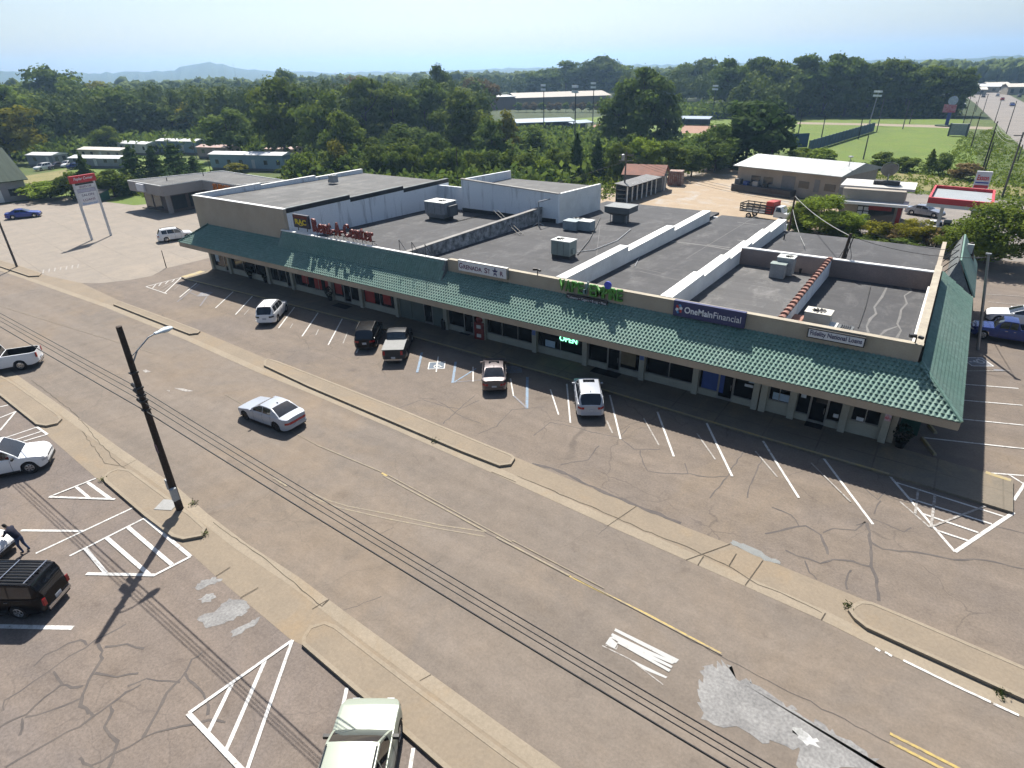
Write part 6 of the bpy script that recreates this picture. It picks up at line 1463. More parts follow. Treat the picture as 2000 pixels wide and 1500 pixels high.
for pl, pr, vt, w_, r_, lab in [((58, 325), (108, 326), 299, 'g', rw, 'grey trailer home with gabled porch behind parked cars'), ((158, 313), (240, 316), 289, 'c', rc, 'cream trailer home with pale roof on the lawn'), ((139, 327), (238, 329), 305, 'g', rw, 'long blue grey trailer home nearest the young pines'), ((233, 300), (290, 303), 277, 'w', rw, 'white trailer home with dark windows'), ((265, 284), (325, 286), 264, 'c', rc, 'far cream trailer home under the trees'),
        ((311, 300), (387, 302), 272, 'b', rw, 'pale blue trailer home with white roof, middle of the group'), ((388, 309), (450, 311), 284, 'p', rr_, 'pink trailer home with rusty roof'), ((414, 331), (556, 335), 298, 'b', rw, 'long light blue trailer home nearest the mall'), ((184, 289), (210, 290), 270, 'c', rr_, 'small far trailer with red roof'), ((141, 281), (172, 282), 261, 'b', rw, 'small blue grey far trailer beside a dark red car'),
        ((520, 306), (574, 307), 292, 'p', rr_, 'rusty roofed trailer behind the light blue one'), ((762, 285), (834, 287), 265, 'w', rw, 'white roofed trailer glimpsed between central trees'), ((705, 288), (748, 288), 273, 'p', rc, 'pale trailer roof left of the glimpsed white one')]:
    trailer(pl, pr, vt, tw[w_], r_, lab)
# ------------------------------------------------------------------ long metal roofed building
cream = M('shop_cream', (.42, .37, .31), .8, (.36, .32, .27), .6); metal_w = M('metal_roof_white', (.48, .495, .49), .5, (.30, .325, .32), .22, .08, 6, 0, .3, .4, stretch=(1, .25, 1))
a, b = Vector(G(1437, 369)), Vector(G(1633, 396)); d = b-a; L = d.length
lb_ = empty('metal_roof_building', (a.x, a.y, 0), math.atan2(d.y, d.x), 'long cream building with a white metal roof and raised dark dock', 'building')
DB = 13.0
MB().box(0, L, 0, DB, 0, 4.1).build('wall', cream, lb_); MB().box(.2, L*.62, -1.9, 0, 0, 1.15).build('loading_dock', M('dock_dark', (.10, .09, .085), .9), lb_)
MB().add([(-.5, -1.0, 4.2), (L+.5, -1.0, 4.2), (L+.5, DB/2, 5.5), (-.5, DB/2, 5.5), (L+.5, DB+.6, 4.2), (-.5, DB+.6, 4.2), (-.5, -1.0, 4.05), (L+.5, -1.0, 4.05), (L+.5, DB+.6, 4.05), (-.5, DB+.6, 4.05)], [(0, 1, 2, 3), (3, 2, 4, 5), (6, 7, 1, 0), (7, 8, 4, 2, 1), (9, 6, 0, 3, 5), (9, 8, 7, 6)]).build('roof', metal_w, lb_)
for k in range(int(L/1.0)): MB().add([(k*1.0, -1.0, 4.235), (k*1.0+.05, -1.0, 4.235), (k*1.0+.05, DB/2, 5.535), (k*1.0, DB/2, 5.535)], [(0, 1, 2, 3)]).build('roof_rib', metal_w, lb_)
for x, w_, z0, z1 in ((L*.53, 2.4, .3, 3.3), (L*.80, .9, 1.2, 3.2)): MB().box(x-w_/2, x+w_/2, -.05, 0, z0, z1).build('door', M('roller_grey', (.25, .25, .25), .7), lb_)
for x in (L*.68, L*.92, L*.2, L*.33): MB().box(x-.9, x+.9, -.04, 0, 1.6, 2.7).build('window', glass2, lb_)
for x in (3.0, 6.5): MB().box(L-.0, L+.04, x-.7, x+.7, 1.5, 2.6).build('window', glass2, lb_)
for k, (x, s_) in enumerate(((1.0, 1.1), (2.6, .8), (4.5, 1.0), (6.2, .7))):
    MB().cbox(x, -1.0, 1.15+s_*.4, s_, .8, s_*.8).build('dock_clutter', [udark, blue_p, galv, trim_m][k], lb_)
MB().tube([(L*.97, 3, 5.2), (L*.97, 3, 6.6)], .05, 5).lathe([(.05, -.1), (.35, 0), (.38, .12), (.1, .18)], (L*.97, 3, 6.7), 10).build('roof_vent', galv, lb_)
# ------------------------------------------------------------------ gas station shop, canopy, price sign
zs1, zs2 = 3.2, 4.9
f0, f1_, b0_, b1_ = Vector(G(1631, 391, zs1)), Vector(G(1773, 402, zs1)), Vector(G(1665, 349, zs2)), Vector(G(1791, 358, zs2))
gs = empty('gas_station_shop', (f0.x, f0.y, 0), math.atan2(f1_.y-f0.y, f1_.x-f0.x), 'small cream gas station shop with two white flat roofs', 'building'); L = (f1_-f0).length
dd = (b0_-f0); dep = abs(dd.x*-math.sin(gs.rotation_euler.z)+dd.y*math.cos(gs.rotation_euler.z))
MB().box(.6, L-.6, 1.2, dep-.8, 0, zs2-.2).build('wall', cream, gs)
MB().box(0, L, 0, dep*.36, zs1-.35, zs1).build('lower_roof', white_cap, gs)
MB().box(.0, L+.3, dep*.36-.6, dep, zs2-.35, zs2).build('upper_roof', M('roof_white_stained', (.58, .58, .55), .7, (.36, .34, .31), .35), gs)
for x, w_ in ((L*.42, 1.6), (L*.65, 3.4)): MB().box(x-w_/2, x+w_/2, 1.12, 1.2, .5, 2.6).build('window', glass2, gs)
MB().box(L*.48, L*.80, 1.05, 1.12, 2.1, 2.75).build('red_banner', red_p, gs)
for i in range(2):
    for j in range(3): MB().cbox(L*.37+i*.75, 1.08, .9+j*.65, .6, .05, .5).build('notice', whi_p, gs)
MB().box(L*.88, L-.55, 1.1, 1.18, .1, 2.6).build('red_panel', red_p, gs)
MB().cbox(L*.62, dep*.62, zs2+.25, 3.2, 1.4, .5).build('roof_cradle', M('cradle', (.08, .08, .08), .8), gs)
ca, sa = math.cos(gs.rotation_euler.z), math.sin(gs.rotation_euler.z)
T = lambda x, y, z: (gs.location.x+x*ca-y*sa, gs.location.y+x*sa+y*ca, z)
ds = empty('satellite_dish', T(L*.62, dep*.62, zs2+.5), 0, 'large round mesh satellite dish on the gas station roof', 'satellite dish')
MB().tube([(0, 0, 0), (0, 0, .9)], .08, 6).build('mast', galv, ds)
n = 20; V = [(0, 0, 0)]; F = []
for j, rr in enumerate((.4, .75, 1.05)):
    for k in range(n): V.append((rr*math.cos(2*math.pi*k/n), rr*math.sin(2*math.pi*k/n), rr*rr*.18))
for k in range(n): F.append((0, 1+k, 1+(k+1) % n)); F += [(1+j*n+k, 1+(j+1)*n+k, 1+(j+1)*n+(k+1) % n, 1+j*n+(k+1) % n) for j in range(2)]
o = link('dish', mkmesh('dish', V, F, M('dish_mesh', (.20, .21, .20), .7, (.15, .155, .15), 6), 40), ds, (0, 0, 1.35), (R(-62), 0, R(15)))
o2 = link('rim', mkmesh('rim', *(lambda b: (b.v, b.f))(MB().tube([(1.06*math.cos(2*math.pi*k/n), 1.06*math.sin(2*math.pi*k/n), .2) for k in range(n+1)], .04, 5)), galv), ds, (0, 0, 1.5), (R(-62), 0, R(15)))
zc1 = 5.4
C0, C1, C2_, C3 = [Vector(G(u, v, zc1)) for u, v in ((1814, 384), (1942, 396), (1945, 370), (1827, 360))]
cc = (C0+C1+C2_+C3)/4; cn = empty('pump_canopy', (cc.x, cc.y, 0), 0, 'flat gas pump canopy with a red and white edge', 'canopy')
P = [tuple(C0), tuple(C1), tuple(C2_), tuple(C3)]
pin = [(cc.x+(x-cc.x)*.93, cc.y+(y-cc.y)*.93) for x, y in P]
redc = M('canopy_red', (.52, .035, .045), .5, (.45, .03, .04), 1)
MB().prism(pin, zc1-.55, zc1-.42).build('roof_deck', M('canopy_deck', (.33, .36, .38), .7, (.28, .31, .33), .5), cn, world=True)
for i in range(4):
    j = (i+1) % 4
    MB().hexa([(*P[i], zc1-.75), (*P[j], zc1-.75), (*pin[j], zc1-.75), (*pin[i], zc1-.75), (*P[i], zc1-.05), (*P[j], zc1-.05), (*pin[j], zc1-.05), (*pin[i], zc1-.05)]).build('red_edge', redc, cn, world=True)
    MB().hexa([(*P[i], zc1-1.15), (*P[j], zc1-1.15), (*pin[j], zc1-1.15), (*pin[i], zc1-1.15), (*P[i], zc1-.76), (*P[j], zc1-.76), (*pin[j], zc1-.76), (*pin[i], zc1-.76)]).build('white_edge', s_white, cn, world=True)
for fx_, fy_ in ((.25, .5), (.75, .5)):
    p = (C0*(1-fx_)+C1*fx_)*(1-fy_)+(C3*(1-fx_)+C2_*fx_)*fy_; MB().box(p.x-.2, p.x+.2, p.y-.2, p.y+.2, 0, zc1-.5).build('column', s_white, cn, world=True)
    pp = empty('gas_pump', (p.x+1.0, p.y, 0), 0, 'grey gas pump under the canopy, %s one' % ('left' if fx_ < .5 else 'right'), 'gas pump', 'gas pumps'); MB().box(-.45, .45, -.3, .3, .1, 1.9).build('cabinet', gpaint, pp); MB().box(-.35, .35, -.33, -.3, 1.0, 1.6).build('display', blk, pp)
YS = 122.0; (x0, z0), (x1, z1) = PY(1899, 367, YS), PY(1940, 336, YS)
es = empty('price_sign', ((x0+x1)/2, YS, 0), 0, 'white road sign reading Exxon in red with a blue line', 'sign'); w = x1-x0; h = z1-z0
MB().box(-w/2, w/2, 0, .5, z0, z1).build('sign_box', s_white, es); MB().box(-w/2+.15, w/2-.15, -.03, 0, z0+h*.30, z0+h*.38).build('blue_line', M('exxon_blue', (.04, .08, .42), .5), es)
MB().box(-w/2+.1, w/2-.1, -.03, 0, z0+.06, z0+h*.2).build('price_panel', redc, es)
fit_text('Exxon', w*.74, h*.32, M('exxon_red', (.62, .02, .03), .5), es, (0, -.04, z0+h*.64), bold=.02, extrude=.015)
for s in (-1, 1): MB().box(s*w*.38-.12, s*w*.38+.12, .1, .35, 0, z0).build('post', galv, es)
# ------------------------------------------------------------------ sheds behind the mall
rust = M('rust_roof', (.30, .105, .06), .8, (.22, .085, .055), .9); grey_w = M('weathered_grey', (.26, .26, .26), .9, (.17, .17, .17), 1.2)
x, y = G(1217, 372); sd = empty('rusty_shed', (x, y, 0), R(12), 'grey shed with a rusty red pitched roof behind the mall', 'shed')
MB().box(0, 7, 0, 5, 0, 3.0).build('wall', grey_w, sd); MB().add([(-.4, -.5, 2.9), (7.4, -.5, 2.9), (7.4, 2.5, 4.4), (-.4, 2.5, 4.4), (7.4, 5.5, 2.9), (-.4, 5.5, 2.9)], [(0, 1, 2, 3), (3, 2, 4, 5)]).build('roof', rust, sd); MB().add([(7, 0, 3), (7, 5, 3), (7, 2.5, 4.3)], [(0, 1, 2)]).add([(0, 0, 3), (0, 5, 3), (0, 2.5, 4.3)], [(0, 2, 1)]).build('gable', grey_w, sd); MB().box(2.8, 4.0, -.05, 0, .1, 2.2).build('door', udark, sd)
x, y = G(1303, 362); s2 = empty('rusty_container', (x, y, 0), R(10), 'narrow rust streaked metal container beside the lumber rack', 'container'); MB().box(0, 2.6, 0, 2.4, 0, 2.6).build('box', M('rust_white', (.42, .36, .32), .8, (.25, .11, .07), 1.4), s2)
for k in range(7): MB().box(.1+k*.37, .22+k*.37, -.05, 0, .1, 2.5).build('rib', rust, s2)
a, b = Vector(G(1224, 397)), Vector(G(1297, 372)); d = b-a; lr_ = empty('lumber_rack', (a.x, a.y, 0), math.atan2(d.y, d.x), 'open rack shed with white posts and tin roof at the yard edge', 'rack'); L = d.length
for k in range(9): MB().box(k*L/8-.08, k*L/8+.08, -.08, .08, 0, 2.9).build('post', white_cap, lr_)
MB().hexa([(-.3, -.6, 2.7), (L+.3, -.6, 2.7), (L+.3, 2.4, 3.0), (-.3, 2.4, 3.0), (-.3, -.6, 2.78), (L+.3, -.6, 2.78), (L+.3, 2.4, 3.08), (-.3, 2.4, 3.08)]).build('roof', grey_w, lr_); MB().box(0, L, 2.1, 2.2, 0, 2.8).build('back_wall', udark, lr_)
for z in (.6, 1.3, 2.0): MB().box(0, L, .3, 2.0, z, z+.1).build('shelf', grey_w, lr_)
# ------------------------------------------------------------------ school, dugouts, fences, field lights
a, b = Vector(G(1010, 214)), Vector(G(1190, 208)); d = b-a; L = d.length; hsch = height_at((1100, 211), 181)
sch = empty('school_hall', (a.x, a.y, 0), math.atan2(d.y, d.x), 'long tan school hall with a pale flat roof beyond the trees', 'building')
MB().box(0, L, 0, 40, 0, hsch-2.0).build('wall', M('school_tan', (.30, .24, .17), .85, (.26, .21, .15), .2), sch)
MB().add([(-1, -1, hsch-2), (L+1, -1, hsch-2), (L+1, 20, hsch), (-1, 20, hsch), (L+1, 41, hsch-2), (-1, 41, hsch-2)], [(0, 1, 2, 3), (3, 2, 4, 5)]).build('roof', M('school_roof', (.33, .29, .24), .7, (.29, .255, .215), .1), sch)
MB().add([(L, 0, hsch-2), (L, 40, hsch-2), (L, 20, hsch-.1)], [(0, 1, 2)]).build('gable', MATS['school_tan'], sch); MB().box(-38, 0, 4, 30, 0, hsch-1.5).build('brick_wing', M('school_brick', (.26, .15, .11), .9, (.22, .13, .10), .3), sch)
MB().box(-39, 0, 3.5, 31, hsch-1.5, hsch-1.2).build('wing_roof', rw, sch)
navy_w = M('navy_panel', (.035, .055, .15), .7, (.03, .045, .12), .6); navy_r = M('dugout_roof', (.22, .30, .40), .6, (.18, .26, .35), .5)
for k, (pl, pr, vt, lab) in enumerate([((1012, 262), (1120, 258), 234, 'long blue roofed batting shelter with open front'), ((1118, 254), (1155, 251), 236, 'small blue dugout right of the batting shelter'), ((1328, 244), (1382, 245), 228, 'blue dugout beside the red clay infield'), ((1346, 222), (1378, 222), 208, 'small grey blue press box above the far dugout')]):
    a, b = Vector(G(*pl)), Vector(G(*pr)); d = b-a; L = d.length; hh = min(6.0, height_at(((pl[0]+pr[0])/2, (pl[1]+pr[1])/2), vt))
    r_ = empty('dugout', (a.x, a.y, 0), math.atan2(d.y, d.x), lab, 'dugout', 'ball field shelters'); dp = 9 if k == 0 else 4
    MB().hexa([(-.6, -.8, hh-.9), (L+.6, -.8, hh-.9), (L+.6, dp, hh-.2), (-.6, dp, hh-.2), (-.6, -.8, hh-.65), (L+.6, -.8, hh-.65), (L+.6, dp, hh), (-.6, dp, hh)]).build('roof', navy_r, r_)
    MB().box(0, L, dp-.4, dp-.2, 0, hh-.4).build('wall', navy_w, r_); MB().box(0, .2, 0, dp-.4, 0, hh-.7).build('wall', navy_w, r_)
    for j in range(5): MB().box(j*L/4-.12, j*L/4+.12, 0, .24, 0, hh-.75).build('post', navy_w, r_)
def panel_fence(px, h, label, pitch=2.4):
    P = [Vector(G(*p)) for p in px]; root = empty('field_fence', (P[0].x, P[0].y, 0), 0, label, 'fence', 'blue field fences')
    for a, b in zip(P[:-1], P[1:]):
        d = b-a; n = max(1, int(d.length/pitch)); an = math.atan2(d.y, d.x)
        me = MB().box(0, d.length/n-.12, -.05, .05, .1, h); mesh = mkmesh('panel', me.v, me.f, M('fence_blue', (.035, .10, .19), .7, (.03, .08, .15), .8)); pm2 = MB().box(-.08, .06, -.1, .1, 0, h+.15); pmesh = mkmesh('post', pm2.v, pm2.f, udark)
        for k in range(n):
            q_ = a+d*k/n; link('panel', mesh, root, (q_.x-P[0].x, q_.y-P[0].y, 0), (0, 0, an)); link('post', pmesh, root, (q_.x-P[0].x, q_.y-P[0].y, 0), (0, 0, an))
panel_fence([(1578, 297), (1706, 257)], 2.7, 'blue panelled outfield fence running across the green field', 3.0); panel_fence([(1540, 290), (1577, 288)], 3.6, 'short tall blue fence panel at the field corner', 3.0); panel_fence([(1074, 292), (1112, 294)], 2.6, 'dark blue fence glimpsed behind the roadside pines'); panel_fence([(1322, 233), (1405, 233)], 2.8, 'navy windscreen fence behind the clay infield'); panel_fence([(985, 247), (1020, 246)], 2.2, 'navy fence left of the batting shelter')
lamp_w = M('flood_face', (.70, .73, .76), .3, (.6, .63, .66), 3)
def field_light(px, vtop, label, lean=0.0, rows=2, cols=3, mat=None):
    x, y = G(*px); hh = height_at(px, vtop); r_ = empty('field_light', (x, y, 0), R(-35), label, 'light pole', 'ball field light poles')
    MB().tube([(0, 0, 0), (lean, 0, hh)], [.2, .13], 8).build('post', mat or dark_metal, r_)
    for i in range(rows):
        MB().cbox(lean, 0, hh-.3-i*1.3, cols*1.25, .1, .1).build('crossarm', galv, r_)
        for j in range(cols): MB().cbox(lean+(j-(cols-1)/2)*1.2, -.25, hh-.1-i*1.3, .75, .5, .62).build('lamp', lamp_w, r_)
for px, vt, lab, ln, mt in [((1062, 262), 166, 'dark field light pole, leftmost, by the batting shelter', 0, None), ((1122, 290), 168, 'dark field light pole rising from the roadside pines', 0, None), ((1157, 254), 162, 'dark field light pole right of the small dugout', 0, None), ((1391, 232), 167, 'dark field light pole behind the clay infield', 0, None), ((1460, 205), 178, 'grey field light pole above the bushy trees', 0, galv), ((1604, 224), 168, 'leaning grey field light pole in front of the tree wall', 4.5, galv), ((1697, 244), 178, 'grey field light pole behind the outfield fence', 1.0, galv), ((1692, 222), 160, 'far field light pole against the tall trees', 0, galv), ((1488, 190), 157, 'small far light pole at the tree wall', 0, galv),
        ((343, 176), 133, 'far stadium light pole left of the hill', 0, galv), ((467, 182), 124, 'far stadium light pole right of the hill', 0, galv), ((660, 180), 141, 'far hazy stadium light pole above the centre trees', 0, galv), ((363, 190), 161, 'small far stadium light pole below the hill', 0, galv)]:
    field_light(px, vt, lab, ln, 2, 4 if px[0] < 700 else 3, mt)
for k, (u, v, t) in enumerate([(1558, 268, 222), (1603, 275, 227), (1676, 272, 229), (1712, 258, 190), (1763, 252, 197), (1776, 242, 214), (1686, 311, 264)]):
    simple_pole((u, v), t, .16, ['dark netting pole at the blue corner fence', 'dark netting pole crossing the blue fence, left one', 'dark netting pole crossing the blue fence, right one', 'slim pole at the far end of the blue fence', 'grey pole on the green field right of the fence', 'shorter pole on the far grass', 'slim dark pole in front of the blue fence'][k], 'netting_pole', cat='pole', group='poles on the field', mat=blk if k < 3 else wood_g)
# school pylon sign and scoreboard box
x, y = G(1848, 246); rs = empty('roadside_sign', (x, y, 0), R(-8), 'blue pillar sign with red and white board beside the drive', 'sign')
MB().box(-.5, .5, -.3, .3, 0, 4.2).build('pillar', M('sign_pillar', (.03, .07, .30), .6), rs); MB().box(-2.2, 1.4, -.3, .3, 4.2, 6.6).build('board', M('sign_board', (.42, .05, .10), .6, (.5, .3, .36), 1.2), rs); o = MB().lathe([(.1, -.25), (1.4, -.25), (1.4, .25), (.1, .25)], n=16).build('round_crest', M('crest', (.40, .46, .55), .6, (.25, .3, .45), 2), rs); o.location = (0, 0, 7.8); o.rotation_euler = (R(90), 0, 0); MB().lathe([(3.4, 0), (3.4, .3), (2.9, .35)], n=16).build('planter', M('hedge', (.05, .08, .03), .9), rs)
x, y = G(1869, 266); sb_ = empty('field_box', (x, y, 0), R(-6), 'small grey panel box standing on the green field', 'box'); MB().box(-2, 2, -.5, .5, .3, 3.4).build('panel', M('panel_grey', (.40, .42, .43), .7), sb_); MB().box(-2.4, -2.0, -.6, .6, 0, 3.5).box(2.0, 2.4, -.6, .6, 0, 3.5).build('frame', udark, sb_)
for k, (u, v, w_, h_, m_, lab) in enumerate([(1918, 172, 18, 5, rw, 'pale roofed shop far up the highway'), (1896, 176, 14, 4, 'tr_grey', 'grey shop beside the far highway'), (1985, 176, 14, 6, 'tr_white', 'white shop right of the far highway'), (1781, 160, 22, 6, rw, 'pale building glimpsed above the tall trees'), (1940, 168, 16, 5, 'tr_cream', 'cream shop beyond the highway crest'), (330, 199, 24, 8, rw, 'white roofed hall far among the left trees'), (480, 192, 8, 9, 'tr_cream', 'small cream building far among the left trees')]):
    x, y = G(u, v+8); r_ = empty('far_building', (x, y, 0), R(10*k), lab, 'building'); m_ = m_ if not isinstance(m_, str) else MATS[m_]
    MB().box(-w_/2, w_/2, -5, 5, 0, h_*.7).build('wall', tw['c'], r_); MB().add([(-w_/2-.5, -5.5, h_*.7), (w_/2+.5, -5.5, h_*.7), (w_/2+.5, 0, h_), (-w_/2-.5, 0, h_), (w_/2+.5, 5.5, h_*.7), (-w_/2-.5, 5.5, h_*.7)], [(0, 1, 2, 3), (3, 2, 4, 5)]).build('roof', m_ if m_ in (rw,) else rc, r_)
    for j in range(3): MB().box(-w_/3+j*w_/3-.8, -w_/3+j*w_/3+.8, -5.06, -5, 1, h_*.5).build('window', glass2, r_)
# ------------------------------------------------------------------ trees
foliage('leaf_mid', (.055, .092, .014), (.165, .205, .032), .4); foliage('leaf_dark', (.046, .080, .016), (.130, .175, .034), .42); foliage('leaf_yellow', (.115, .13, .014), (.27, .24, .028), .4); foliage('leaf_pine', (.028, .060, .014), (.082, .128, .028), .35); foliage('leaf_light', (.10, .155, .018), (.21, .27, .035), .4); foliage('leaf_far', (.052, .086, .018), (.145, .185, .036), .2); foliage('leaf_brown', (.13, .10, .04), (.20, .14, .06))
bark = M('bark', (.09, .07, .055), .95, (.06, .05, .04), 2, .2, 6)
def leaf_mesh(name, kind, seed, n=3400, leaf=.034, lobes=0):
    rg = np.random.default_rng(seed)
    if kind == 'pine':
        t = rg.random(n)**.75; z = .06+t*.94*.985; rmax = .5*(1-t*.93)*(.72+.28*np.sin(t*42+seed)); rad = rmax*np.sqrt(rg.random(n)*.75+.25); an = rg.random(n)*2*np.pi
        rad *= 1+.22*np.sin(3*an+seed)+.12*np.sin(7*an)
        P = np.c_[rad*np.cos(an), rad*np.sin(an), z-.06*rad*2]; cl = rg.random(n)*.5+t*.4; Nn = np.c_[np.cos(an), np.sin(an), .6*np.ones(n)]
    else:
        nl = lobes or (26 if kind == 'round' else (34 if kind == 'tall' else 18))
        base = {'round': .05, 'tall': .0, 'bush': .0}[kind]
        c = []
        while len(c) < nl:
            p = rg.uniform(-1, 1, 3)
            if np.dot(p, p) < 1: c.append(p)
        c = np.array(c); zc = base+(1-base)*(.5+.5*c[:, 2]*.82)*(1 if kind != 'bush' else .94)
        taper = np.where(zc < .35, .75+zc*.6, 1.0)*(1-.45*np.clip((zc-.6)/.4, 0, 1)**1.6)
        if kind == 'tall': taper *= .9
        C = np.c_[c[:, 0]*.37*taper, c[:, 1]*.37*taper, zc]
        r = rg.uniform(.10, .19, nl)*(1.1 if kind == 'round' else (1.25 if kind == 'bush' and not lobes else .95)); li = rg.integers(0, nl, n)
        d = rg.normal(size=(n, 3)); d /= np.linalg.norm(d, axis=1)[:, None]; lowz = -.3 if kind != 'bush' else -.8; d[:, 2] = np.where(d[:, 2] < lowz, -d[:, 2]*.6, d[:, 2])
        rr = r[li]*(rg.random(n)**.35)*(1+.25*rg.normal(size=n)*.5)
        P = C[li]+d*rr[:, None]*np.array([1, 1, .8 if kind != 'tall' else .7]); Nn = d
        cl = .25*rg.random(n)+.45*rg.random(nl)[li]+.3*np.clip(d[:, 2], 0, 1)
        P[:, 2] = np.clip(P[:, 2], .01, 1.0)
    Nn = Nn+rg.normal(size=(n, 3))*.42; Nn /= np.linalg.norm(Nn, axis=1)[:, None]
    a = np.cross(Nn, rg.normal(size=(n, 3))); a /= np.linalg.norm(a, axis=1)[:, None]; b = np.cross(Nn, a)
    s = leaf*rg.uniform(.55, 1.35, n)[:, None]
    V = np.stack([P-a*s, P+b*s*.7, P+a*s, P-b*s*.7], 1).reshape(-1, 3)
    me = bpy.data.meshes.new(name); me.vertices.add(4*n); me.vertices.foreach_set('co', V.astype(np.float32).ravel()); me.loops.add(4*n); me.loops.foreach_set('vertex_index', np.arange(4*n)); me.polygons.add(n); me.polygons.foreach_set('loop_start', np.arange(0, 4*n, 4))
    at = me.attributes.new('tint', 'FLOAT', 'FACE'); at.data.foreach_set('value', np.clip(cl, 0, 1).astype(np.float32)); me.update(); me.validate()
    return me
CROWN = {}
for kind, cnt in (('round', 5), ('tall', 4), ('bush', 4), ('pine', 3)):
    CROWN[kind] = [leaf_mesh('crown', kind, 11*i+len(kind), {'round': 5200, 'tall': 5600, 'bush': 3200, 'pine': 3200}[kind], {'round': .027, 'tall': .026, 'bush': .036, 'pine': .028}[kind]) for i in range(cnt)]
    for me in CROWN[kind]: me.materials.append(MATS['leaf_mid'])
CROWN['fine'] = [leaf_mesh('crown', 'bush', 71+i, 16000, .0155, 40) for i in range(3)]
for me in CROWN['fine']: me.materials.append(MATS['leaf_mid'])
def trunk_mesh(seed):
    rg = random.Random(seed); b = MB(); b.tube([(0, 0, 0), (.006, 0, .25), (-.006, .004, .5), (0, 0, .78)], [.022, .017, .012, .005], 7)
    for k in range(6):
        a = rg.uniform(0, 6.28); z = rg.uniform(.2, .55); e = rg.uniform(.16, .30); b.tube([(0, 0, z), (e*.5*math.cos(a), e*.5*math.sin(a), z+.10), (e*math.cos(a), e*math.sin(a), z+.26)], [.010, .007, .003], 5)
    return mkmesh('trunk', b.v, b.f, bark)
TRUNK = [trunk_mesh(i) for i in range(4)]
TN = [0]
KNAME = dict(fine='leafy_shrub', round='broadleaf_tree', tall='tall_tree', bush='shrub', pine='pine_tree')
def tree(u, vb, vt, wpx, kind, leaf, label, group, hmax=31):
    x, y = G(u, vb); dist = math.hypot(x, y); h = min(hmax, height_at((u, vb), vt)); w = wpx*math.hypot(dist, CAMH)/FPX*.98
    i = TN[0]; TN[0] += 1
    r = empty(KNAME[kind], (x, y, 0), (i*2.4) % 6.28, label, 'shrub' if kind in ('bush', 'fine') else 'tree', group)
    cm = CROWN[kind][i % len(CROWN[kind])]; base = {'round': .04}.get(kind, 0.0)
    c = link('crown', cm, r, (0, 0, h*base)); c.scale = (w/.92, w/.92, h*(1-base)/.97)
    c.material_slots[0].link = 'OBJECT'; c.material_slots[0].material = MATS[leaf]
    t = link('trunk', TRUNK[i % 4], r); t.scale = (max(h, w)*.9, max(h, w)*.9, h)
D, Mi, Ye, Pi, Li, Br = 'leaf_dark', 'leaf_mid', 'leaf_yellow', 'leaf_pine', 'leaf_light', 'leaf_brown'
GL, GC, GR, GB, GW = 'trees around the trailer park', 'trees behind the mall', 'trees beside the ball field', 'shrub belt behind the mall', 'tall tree wall beyond the field'
ORD = 'first second third fourth fifth sixth seventh eighth ninth tenth eleventh twelfth thirteenth fourteenth fifteenth sixteenth seventeenth eighteenth nineteenth twentieth twenty-first twenty-second'.split()
